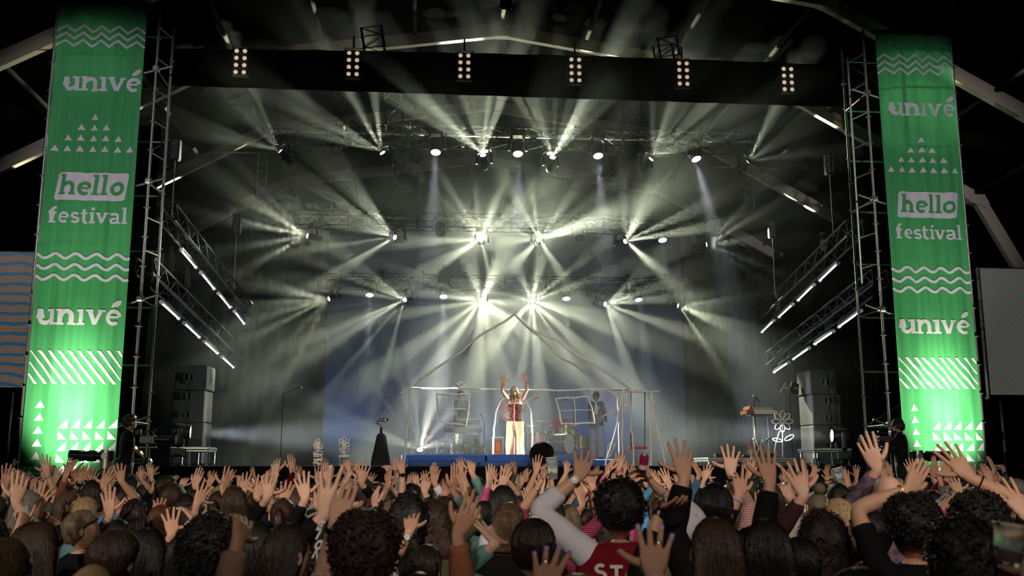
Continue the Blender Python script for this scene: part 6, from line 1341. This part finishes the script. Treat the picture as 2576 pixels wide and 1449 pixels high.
P(2562, 11, 'curly', 'grey', 'grey', 'person with curly grey hair and glasses near the right edge', H=1.74)
# ---- more of the crowd, between the ones above
rngC = random.Random(77)
ANCH = [(60, 'at the left banner edge'), (150, 'before the left banner triangles'), (235, 'under the long lens on the left'), (320, 'below the left camera operator'), (410, 'right of the left camera operator'), (500, 'before the left speaker tower'), (590, 'left of the wire plant'), (690, 'close to the wire plant'),
        (790, 'under the striped wire plant'), (870, 'under the potted wire flower'), (960, 'under the black draped stand'), (1050, 'under the post of the wire house'), (1140, 'below the keyboards'), (1230, 'below the orange chair'), (1310, 'below the singer'), (1400, 'below the drum kit'), (1500, 'below the guitarist'), (1590, 'under the wire swing'),
        (1690, 'right of the wire swing'), (1790, 'left of the low steel deck'), (1880, 'under the wooden organ'), (1970, 'under the wire daisy'), (2060, 'before the right lamp deck'), (2150, 'left of the right camera operator'), (2250, 'below the right camera operator'), (2340, 'before the right banner'), (2430, 'before the right banner edge'), (2530, 'under the right screen')]
HN = {'short': 'short', 'crop': 'cropped', 'long': 'long', 'bob': 'chin-length', 'pony': 'tied-back', 'curly': 'curly', 'longcurly': 'long wavy'}
used = set(); cnt = 0; SPOTS = []
for o in SC.objects:
    if o.get('category') == 'person' and len(o.data.vertices): c_ = sum((Vector(v.co) for v in list(o.data.vertices)[-60:]), Vector())/60
    if o.get('category') == 'person': v = o.data.vertices[0].co; SPOTS.append((v.x, v.y))
def free_label(hair, hc, top, gest, x, d):
    a = min(ANCH, key=lambda q: abs(q[0]-x))[1]; cn = {'darkbrown': 'dark brown', 'lightbrown': 'light brown', 'ash': 'ash blond'}.get(hc, hc)
    l = '%s-haired person in %s, %s, %s' % (HN[hair].replace('long wavy', 'wavy')+' '+cn.replace(' ', '-'), top, gest, a)
    return l
FILL = [(15.5, 74), (13.0, 82), (10.8, 96), (9.3, 108), (7.4, 138)]
for d, gap in FILL:
    x = 20+rngC.uniform(0, gap)
    while x < 2560:
        hair = rngC.choice(('short', 'short', 'long', 'long', 'bob', 'pony', 'curly', 'longcurly', 'crop')); hc = rngC.choice(('black', 'darkbrown', 'darkbrown', 'brown', 'brown', 'lightbrown', 'auburn', 'blond', 'ash'))
        top = rngC.choice(('black', 'black', 'black', 'navy', 'grey', 'denim', 'beige', 'olive', 'teal', 'white', 'maroon', 'rust', 'pink'))
        dd = d+rngC.uniform(-.5, .5); H = rngC.uniform(1.6, 1.78)
        X_ = at(x, 1270, dd).x
        if any((X_-a)**2+((dd-c)*1.4)**2 < .36**2 for a, c in SPOTS): x += gap*.3; continue
        SPOTS.append((X_, dd)); ar = []; u = rngC.random(); sc = 2504/dd
        if d > 7 or u < .3:
            if u < (.62 if d > 12 else .75):
                for sd in (('L', 'R') if u < .3 else (rngC.choice('LR'),)):
                    s_ = 1 if sd == 'R' else -1; wx = x+s_*sc*rngC.uniform(.12, .3); wz = rngC.uniform(1.66, 1.86) if d > 9 else rngC.uniform(1.55, 1.72); wy = 1183-(wz-1.85)*sc
                    an = rngC.uniform(-.35, .35); ln = .185*sc; o = {'cuff': rngC.choice((.35, .6, .9, .92)), 'pose': rngC.choice(('open', 'wide', 'open', 'relax', 'flat', 'limp')), 'psi': rngC.uniform(-50, 50)}
                    if rngC.random() < .4: o['wear'] = ((rngC.choice(('band2', 'bangle', 'watch')), rngC.choice(('black', 'silver', 'gold'))),)
                    ar.append((sd, wx, wy, wx+math.sin(an)*ln, wy-math.cos(an)*ln*rngC.uniform(.85, 1), o))
        gest = ('both hands up' if len(ar) == 2 else ('one arm raised' if ar else 'arms down')); lab = free_label(hair, hc, top, gest, x, dd)
        tries = 0
        while lab in used and tries < 60:
            tries += 1; hair = rngC.choice(list(HN)); hc = rngC.choice(list(HAIRC)); top = rngC.choice(('black', 'navy', 'grey', 'denim', 'beige', 'olive', 'teal')); lab = free_label(hair, hc, top, gest, x, dd)
        used.add(lab); P(x, dd, hair, hc, top, lab, ar, H=H)
        x += gap*rngC.uniform(.75, 1.25)
# ------------------------------------------------------------------ the band and the camera crew
patt('leopard print', (.16, .06, .03), (.02, .008, .006), 'spot', 45); SATIN = mat('pale yellow satin', (.85, .62, .27), .5, 0, .08, 4, .5, bscale=9)
def player(px, t_, z0, hy=1060, **k):
    p = st(px, hy, t_); k.update(x=px, hy=hy, d=p.y, z0=z0); k.setdefault('grp', 'band on the stage'); k.setdefault('arms', []); k.setdefault('shoes', 'black'); return person(k)
def stp(lst, dz=0): return lst
body, _, hM, so = player(1296, 1.6, STZ, 1000, H=1.68, near=1, hair='longcurly', hc='blond', skin=2, turn=2, yaw=178, nod=4, lean=0, face=True, top='leopard print', garment='camisole', cami=True, lab='singer in leopard camisole and pale yellow trousers, both arms straight up', shoes='white', legs=(SATIN, 1.5),
    arms=[('L', 1324, 960, 1318, 933, {'pose': 'wide', 'psi': 175, 'cuff': 0, 'into': -1, 'dz': 0, 'el': (-.35, .9, -.1)}), ('R', 1266, 964, 1262, 937, {'pose': 'wide', 'psi': 185, 'cuff': 0, 'into': -1, 'dz': 0, 'el': (.35, .9, -.1), 'wear': (('bangle', 'gold'),)})])
face_parts(body, hM, (.6, .08, .1), 1, (.2, .12, .06)); headgear('cap_back', hM, body, mat('pink white cap', (.75, .55, .52), .7))
for c in body.children:
    if c.name.startswith('hair'): pass
body, _, hM, _ = player(1160, 6.75, RZ, 1000, H=1.66, near=1, hair='curly', hc='darkbrown', skin=0, turn=0, yaw=180, nod=-28, lean=0, face=True, top=('charcoal shirt', (.05, .05, .055)), lab='keyboard player with dark wavy hair in charcoal shirt looking down at the keys', arms=[('L', 1182, 1052, 1176, 1060, {'pose': 'relax', 'cuff': .6, 'dz': -.3, 'into': -1, 'psi': 180, 'el': (-.8, -.3, -.6)}), ('R', 1150, 1052, 1152, 1062, {'pose': 'relax', 'cuff': .6, 'dz': -.3, 'into': -1, 'psi': 180, 'el': (.8, -.3, -.6)})], low=1)
face_parts(body, hM)
body, _, hM, _ = player(1499, 5.3, GZ, 1000, H=1.70, near=1, hair='crop', hc='black', skin=4, turn=0, yaw=178, nod=0, lean=0, face=True, top=('white T-shirt', (.7, .7, .72)), lab='guitarist in dark beanie, open navy shirt over white T-shirt and pale jeans', legs=(mat('washed grey jeans', (.3, .3, .28), .8, 0, .2), 1.35), sleeve=('open navy shirt', (.02, .025, .05)),
    arms=[('R', 1486, 1067, 1494, 1074, {'pose': 'relax', 'cuff': .8, 'dz': -.3, 'into': -1, 'psi': 180, 'el': (1, -.2, -.6)}), ('L', 1524, 1061, 1530, 1052, {'pose': 'grip', 'cuff': .8, 'dz': -.28, 'into': -1, 'psi': 120, 'el': (-1, -.1, -.7)})], low=1)
face_parts(body, hM, (.2, .07, .06), 0, (.01, .008, .006)); headgear('beanie', hM, body, mat('dark beanie knit', (.03, .028, .026), .9, bump=.4))
p = st(1499, 1060, 5.3)
for s_ in (-1, 1):
    b = MB(); b.tube([p*0+Vector((p.x+s_*x, p.y+y, GZ+z)) for x, y, z in ((.06, -.10, 1.44), (.10, -.135, 1.3), (.125, -.14, 1.1), (.13, -.14, .85))], [(.05, .012), (.06, .014), (.06, .014), (.05, .012)], 8, up=(1, 0, 0)); b.obj('open_shirt_front', mat('open navy shirt', ()), body, True)
g = guitar('electric_guitar', 'dark guitar with pale headstock held by the guitarist in the beanie', Vector((p.x+.0, p.y-.22, GZ+.92)), (.1, 1.12, 0), mat('smoky black guitar', (.03, .028, .03), .25), MAPLE, .95, mat('dark plate', (.06, .06, .06), .3)); g.location.x -= .16
b = MB(); b.tube([Vector((p.x+.12, p.y-.14, GZ+1.12)), Vector((p.x+.05, p.y-.15, GZ+1.33)), Vector((p.x+.08, p.y-.02, GZ+1.46)), Vector((p.x-.05, p.y+.12, GZ+1.3))], [(.02, .004)]*4, 6, up=(1, 0, 0)); tag(b.obj('guitar_strap', mat('tan strap', (.4, .28, .15), .7)), 'tan patterned guitar strap over the guitarist shoulder', 'guitar strap')
body, _, hM, _ = player(1275, 6.2, RZ, 1000, H=1.66, near=1, hair='crop', hc='black', skin=4, turn=0, yaw=165, lean=0, face=True, top=('brick red T-shirt', (.38, .03, .04)), lab='bassist in brick red T-shirt standing behind the singer inside the arch', arms=[('R', 1258, 1066, 1266, 1070, {'pose': 'relax', 'cuff': .4, 'dz': -.25, 'into': -1, 'psi': 180, 'el': (1, 0, -.6)}), ('L', 1322, 1038, 1326, 1030, {'pose': 'grip', 'cuff': .4, 'dz': -.25, 'into': -1, 'psi': 150, 'el': (-.8, 0, -.7)})], low=1)
face_parts(body, hM, (.2, .07, .06), 0, (.01, .008, .006))
p = st(1275, 1060, 6.2); guitar('bass_guitar', 'bright red bass guitar held behind the singer', Vector((p.x-.1, p.y-.26, RZ+.92)), (.1, .98, 0), mat('bright red guitar', (.55, .02, .02), .25), MAPLE, 1.0)
body, _, hM, _ = player(1410, 8.7, RZ-.40, 1060, H=1.70, near=1, hair='crop', hc='brown', skin=1, turn=10, yaw=175, lean=0, face=True, top=('pinkish red T-shirt', (.5, .06, .08)), seated=True, shoes=None, lab='drummer in pinkish red T-shirt sitting behind the cymbals', arms=[('R', 1392, 1080, 1386, 1072, {'pose': 'fist', 'cuff': .4, 'dz': -.35, 'into': -1, 'el': (1, 0, -.6)}), ('L', 1432, 1082, 1438, 1074, {'pose': 'fist', 'cuff': .4, 'dz': -.35, 'into': -1, 'el': (-1, 0, -.6)})], low=1)
face_parts(body, hM)
p = st(1410, 1060, 8.7); t = thing('drum_stool', 'black round drum stool under the drummer', 'stool', Vector((p.x, p.y, RZ))); b = MB(); b.lathe([(.16, .42), (.17, .44), (.17, .49), (.15, .5)], 18); b.obj('seat', M_BLACK(), t, True); b = MB(); b.cyl((0, 0, .05), (0, 0, .42), .02); b.obj('pole', M_CHROME(), t)
for a in range(3): b = MB(); b.cyl((0, 0, .2), (.2*math.cos(a*2.09), .2*math.sin(a*2.09), .01), .012, 6); b.obj('leg', M_CHROME(), t)
for sx, x, y in ((-1, 1386, 1072), (1, 1437, 1074)):
    b = MB(); q = st(x, y+4, 8.3); b.cyl(q, q+Vector((sx*-.12, -.34, .06)), .007, 6); tag(b.obj('drumstick', MAPLE), 'wooden drumstick in the %s hand of the drummer' % ('hi-hat side' if sx < 0 else 'snare side'), 'drumstick')
# platforms and camera operators beside the stage
for x, w2, lab in ((330, .75, 'black camera platform at the foot of the left tower'), (2235, .75, 'black camera platform at the foot of the right tower')):
    c_ = st(x, 1120, -2.3); b = MB(); b.cbox((0, 0, .5), (1.3, .8, 1.0), .02); o = b.obj('camera_platform', M_CLOTHK()); o.location = (c_.x, c_.y, 0); o.rotation_euler = SE; tag(o, lab, 'platform')
OPC = ('black jacket cloth', (.012, .012, .013))
for sd, px, yaw, arms, kw in ((-1, 322, -68, [('R', 336, 1128, 344, 1126, {'pose': 'grip', 'psi': 60, 'dz': 0, 'el': (.3, -.2, -1)}), ('L', 350, 1140, 357, 1137, {'pose': 'grip', 'psi': 60, 'dz': .1, 'el': (-.3, -.2, -1)})], dict(hair='curly', hc='brown', lab='camera operator with brown curly hair and headset, hand on the camera bar', H=1.76)),
                          (1, 2264, 66, [('L', 2206, 1107, 2198, 1100, {'pose': 'relax', 'psi': -60, 'dz': -.15, 'el': (-.5, 0, -1)}), ('R', 2222, 1128, 2214, 1126, {'pose': 'grip', 'psi': -60, 'dz': .05, 'el': (.5, -.2, -1)})], dict(hair='crop', hc='darkbrown', lab='camera operator in black cap and headset, looking left over the camera', H=1.76))):
    p = st(px, 1100, -2.3); kw.update(x=px, hy=1100, d=p.y, z0=1.0, yaw=yaw, turn=0, nod=-6, lean=0, near=1, face=True, top=OPC, arms=arms, grp='camera operators', low=1, shoes='black', skin=1); body, _, hM, _ = person(kw)
    face_parts(body, hM); headgear('headphones', hM, body, M_BLACK())
    if sd > 0: headgear('cap', hM, body, mat('black cap', (.01, .01, .01), .8))
def tvcam(name, lab, px, py, t_, dirx, zb, k=1.0):
    c_ = st(px, py, t_); t = thing(name, lab, 'video camera', Vector((c_.x, c_.y, zb)), (0, 0, PHI if dirx > 0 else PHI+PI)); h = c_.z-zb; g = mat('grey camera metal', (.1, .1, .1), .35, .5)
    b = MB(); b.cbox((0, 0, h), (.26, .13, .15), .015); b.cbox((-.02, -.068, h), (.2, .012, .1), .005); b.obj('camera_body', g, t)
    b = MB(); b.tube([(.13, 0, h), (.2, 0, h), (.21, 0, h), (.36, 0, h), (.37, 0, h), (.46, 0, h)], [.05, .05, .06, .06, .07, .085], 16); b.obj('lens', M_BLACK(), t, True)
    b = MB(); b.tube([(.455, 0, h), (.464, 0, h)], [.078, .078], 16); b.obj('lens_glass', mat('coated glass', (.02, .02, .03), .05), t, True)
    b = MB(); b.cbox((-.16, -.02, h+.12), (.1, .14, .1), .015); b.cyl((-.12, 0, h+.05), (-.12, 0, h+.12), .015, 6); b.cyl((.0, 0, h+.14), (.12, 0, h+.16), .02, 8); b.obj('viewfinder', M_BLACK(), t)
    b = MB(); b.tube([(-.08, 0, h+.07), (-.06, 0, h+.13), (.08, 0, h+.13), (.1, 0, h+.07)], .012, 6); b.obj('top_handle', M_BLACK(), t, True)
    b = MB(); b.cbox((0, 0, h-.13), (.3, .1, .04), .01); b.cyl((0, 0, h-.3), (0, 0, h-.13), .05, 12); b.cyl((-.1, -.05, h-.16), (-.42, -.1, h-.28), .012, 6); b.obj('tripod_head', g, t, True)
    for a in range(3): b = MB(); b.cyl((0, 0, h-.28), (.3*math.cos(a*2.09), .3*math.sin(a*2.09), .01), .018, 8); b.obj('leg', M_BLACK(), t)
tvcam('video_camera', 'television camera on tripod in front of the curly-haired operator, pointing right', 372, 1106, -2.3, 1, 1.0); tvcam('video_camera', 'television camera on tripod before the operator in black cap, pointing left', 2226, 1108, -2.3, -1, 1.0)
def remote(lab, px, py, t_, dirx):
    c_ = st(px, py, t_); t = thing('remote_camera', lab, 'video camera', Vector((c_.x, c_.y, 0)), (0, 0, PHI if dirx > 0 else PHI+PI)); h = c_.z
    b = MB(); b.cyl((0, 0, 0), (0, 0, h-.22), .03, 10); b.lathe([(.2, 0), (.2, .03), (.03, .06)], 16); b.obj('post', M_STEEL(), t, True)
    for sy in (-.11, .11): b = MB(); b.tube([(0, 0, h-.22), (0, sy, h-.2), (0, sy, h+.1)], [(.06, .015)]*3, 8, up=(1, 0, 0)); b.cyl((0, sy*1.15, h), (0, sy, h), .05, 14); b.obj('yoke_arm', M_ALU(), t, True)
    b = MB(); b.cbox((0, 0, h), (.2, .17, .16), .02); b.obj('camera_body', M_BLACK(), t)
    b = MB(); b.tube([(.1, 0, h), (.16, 0, h), (.17, 0, h), (.3, 0, h), (.31, 0, h), (.42, 0, h+.005), (.43, 0, h+.005), (.58, 0, h+.01)], [.06, .06, .085, .085, .075, .075, .09, .09], 18); b.obj('lens', M_BLACK(), t, True)
    b = MB()
    for x in (.2, .25, .36, .4, .5): b.tube([(x, 0, h+.004), (x+.012, 0, h+.004)], [.092, .092], 18)
    b.obj('focus_ring', mat('ribbed rubber', (.03, .03, .03), .7), t)
remote('remote-controlled camera with long black lens pointing left, before the left banner', 268, 1147, -2.8, -1); remote('remote-controlled camera with long black lens pointing right, before the right banner', 2306, 1148, -2.8, 1)
a, b_ = st(285, 1154, -1.7), st(372, 1158, -1.7); t = thing('camera_slider', 'metal camera rail with round end joint beside the left remote camera', 'camera rail', a); b = MB(); b.cyl((0, 0, 0), b_-a, .022, 8); b.cyl(Vector((0, 0, -.06)), b_-a-Vector((0, 0, .06)), .015, 8); b.obj('rail', M_STEEL(), t, True); b = MB(); b.cyl(b_-a-Vector((0, .04, .03)), b_-a+Vector((0, .04, -.03)), .07, 16); b.obj('end_joint', M_ALU(), t, True); b = MB(); b.cyl((b_-a)*.5, (b_-a)*.5-Vector((0, 0, a.z)), .02, 8); b.obj('post', M_BLACK(), t)
# ------------------------------------------------------------------ what the crowd holds and wears
CLEAR = mat('clear plastic cup', (.9, .92, .92), .12, 0, .02, trans=.92)
def cup(lab, px, py0, py1, d, tilt, w_px, foam=False):
    a, b_ = at(px, py1, d), at(px+tilt, py0, d); v = b_-a; H_ = v.length; q = v.to_track_quat('Z', 'Y').to_matrix().to_4x4(); R = w_px/2*d/F
    t = thing('plastic_cup', lab, 'cup', a); b = MB(); b.lathe([(0, .004), (R*.68, .0), (R*.7, .01), (R*.82, H_*.4), (R*.86, H_*.42), (R, H_), (R*1.04, H_), (R*1.04, H_-.004), (R*.96, H_-.006), (R*.82, H_*.44), (R*.64, .012), (0, .01)], 24, q, cap=False); b.obj('cup_wall', CLEAR, t, True)
    b = MB(); b.tube([q @ Vector((R*1.02*math.cos(k*PI/12), R*1.02*math.sin(k*PI/12), H_)) for k in range(24)], R*.05, 6, close=True); b.obj('rim', mat('cup rim', (.8, .82, .82), .2), t, True)
    if foam:
        b = MB(); b.lathe([(0, .012), (R*.62, .014), (R*.78, H_*.36), (0, H_*.36)], 20, q, cap=False); b.obj('drink', mat('pale beer', (.5, .3, .12), .2, trans=.3), t, True)
        b = MB(); b.lathe([(0, H_*.36), (R*.78, H_*.36), (R*.82, H_*.42), (0, H_*.43)], 20, q, cap=False); b.obj('foam', mat('white foam', (.75, .72, .68), .8), t, True)
    return t
cup('clear plastic cup held high by the striped sleeve, before the drums', 1392, 1151, 1206, 6.45, -4, 31); cup('clear plastic cup held up beside the top bun', 2114, 1178, 1214, 7.5, -9, 27); cup('clear cup with foam in the bottom right corner', 2535, 1320, 1425, 2.42, 10, 84, True); cup('small glass held before the right banner edge', 2503, 1170, 1192, 11, 0, 14)
def can(lab, px, py0, py1, d, tilt, w_px, col):
    a, b_ = at(px, py1, d), at(px+tilt, py0, d); v = b_-a+Vector((0, .0, 0)); H_ = v.length; q = (v+Vector((0, -.35*H_, 0))).to_track_quat('Z', 'Y').to_matrix().to_4x4(); R = w_px/2*d/F
    t = thing('drink_can', lab, 'can', a); b = MB(); b.lathe([(R*.75, 0), (R, .006), (R, H_-.01), (R*.86, H_)], 22, q, cap=False); b.obj('can_body', mat('can '+lab[:12], col, .3, .3), t, True)
    b = MB(); b.lathe([(R*.86, H_), (R*.84, H_+.002), (R*.8, H_-.004), (0, H_-.004)], 22, q, cap=False); b.lathe([(0, -.001), (R*.75, 0)], 22, q, cap=False); b.obj('lid', M_ALU(), t, True)
    b = MB(); b.lathe([(R*1.003, H_*.12), (R*1.003, H_*.4)], 22, q, cap=False); b.obj('printed_band', mat('can print', (.75, .72, .7), .4), t, True)
can('tall pink can held high in front of the swing seat', 1616, 1142, 1183, 4.8, 4, 22, (.6, .02, .18)); can('small pink can with white label near the stage edge', 1561, 1174, 1206, 10.5, 0, 13, (.65, .1, .25)); can('orange can among the hands near the pink ones', 1604, 1222, 1244, 9.5, 0, 12, (.8, .3, .02)); can('white can held near the steel deck', 1767, 1186, 1199, 12, 0, 12, (.6, .6, .6))
t = thing('sunglasses', 'brown sunglasses hooked between the raised fists', 'sunglasses', at(1491, 1238, 6.5)); b = MB(); b.tube([(-.065, 0, .06), (-.01, 0, -.005), (.0, 0, 0)], .004, 6); b.obj('temple', mat('tortoise', (.2, .06, .01), .3), t, True); b = MB(); b.tube([(0, 0, 0), (.03, 0, .03), (.1, .01, .11)], .004, 6); b.obj('temple', mat('tortoise', ()), t, True)
# print on the maroon top, the cap badge and sleeve letters
WP = mat('white print', (.7, .69, .7), .7)
LET = {'S': [arc(.42, .74, .3, .24, 40, 260, 10)+arc(.42, .26, .32, .24, 80, -140, 10)], 'T': [[(0, .9), (.9, .9)], [(.45, .9), (.45, 0)]], 'A': [[(0, 0), (.42, 1), (.84, 0)], [(.2, .32), (.66, .32)]], 'N': [[(0, 0), (0, 1), (.7, 0), (.7, 1)]], 'Y': [[(0, 1), (.36, .5), (.72, 1)], [(.36, .5), (.36, 0)]], 'E': [[(.6, .92), (0, .92), (0, .08), (.6, .08)], [(0, .5), (.5, .5)]], 'I': [[(.1, 0), (.1, 1)]], 'O': [arc(.4, .5, .36, .44, 0, 360, 16)],
       'M': [[(0, 0), (.2, 1), (.4, .3), (.62, 1), (.7, 0)]], 'r': [[(0, .5), (.05, 0), (.1, .4), (.35, .5)]], 'e': [arc(.25, .28, .2, .24, 20, 320, 10)]}
def caps(b, txt, x, z, h, pen=.2, adv=1.08, pl=None):
    for ch in txt:
        for l_ in LET[ch]:
            q = MB(); stroke(q, l_, pen, 0, Matrix.Identity(4)); vs_ = [(x+v[0]*h, 0, z+v[2]*h) for v in q.v]; b.add([pl(v) for v in vs_] if pl else vs_, q.f)
        x += {'I': .42, 'r': .4, 'e': .5}.get(ch, adv)*h
vb = VEST[0]; k_ = 1.79/1.735; rt = Vector((at(1557, 1270, 4.7).x, 4.7, 0)); x0 = at(1490, 1400, 4.7).x-rt.x
def f1(b): caps(b, 'STA', x0, 1.375, .062, .24)
def f2(b): caps(b, 'Me', x0+.015, 1.335, .03, .1, .8); caps(b, 'rre', x0+.06, 1.335, .03, .1, .8)
vy = math.radians(0); on_back(vb, rt, 0, [f1, f2], WP, k_, .19, .13, .012)
nb, _, nM, _ = NY; face_parts(nb, nM); headgear('cap', nM, nb, mat('black cap', (.01, .01, .01), .8)); b = MB()
caps(b, 'N', -.022, 0, .035, .16, pl=lambda v: nM @ Vector((v[0], .112, .195+v[2]))); caps(b, 'Y', -.016, -.004, .042, .14, pl=lambda v: nM @ Vector((v[0], .113, .195+v[2]))); b.obj('cap_badge', WP, nb)
for o in SC.objects:
    if o.get('label', '').startswith('person in white sleeve with a black letter'):
        b = MB(); p = at(486, 1325, 6.2)
        caps(b, 'S', -.02, -.02, .045, .2, pl=lambda v: p+Vector(v)); b.obj('sleeve_letter', M_BLACK(), o)
    if o.get('label', '').startswith('person raising the largest hand'):
        for i, ch in enumerate('EION'):
            b = MB(); p = at(808-i*4, 1335+i*24, 3.84-.0*i); caps(b, ch, -.02, 0, .032, .3, pl=lambda v: p+Vector((v[2]*.5+v[0]*.8, 0, v[2]-v[0]*.2))); b.obj('sleeve_letter', WP, o)
if 'TESTP' in globals():
    pass
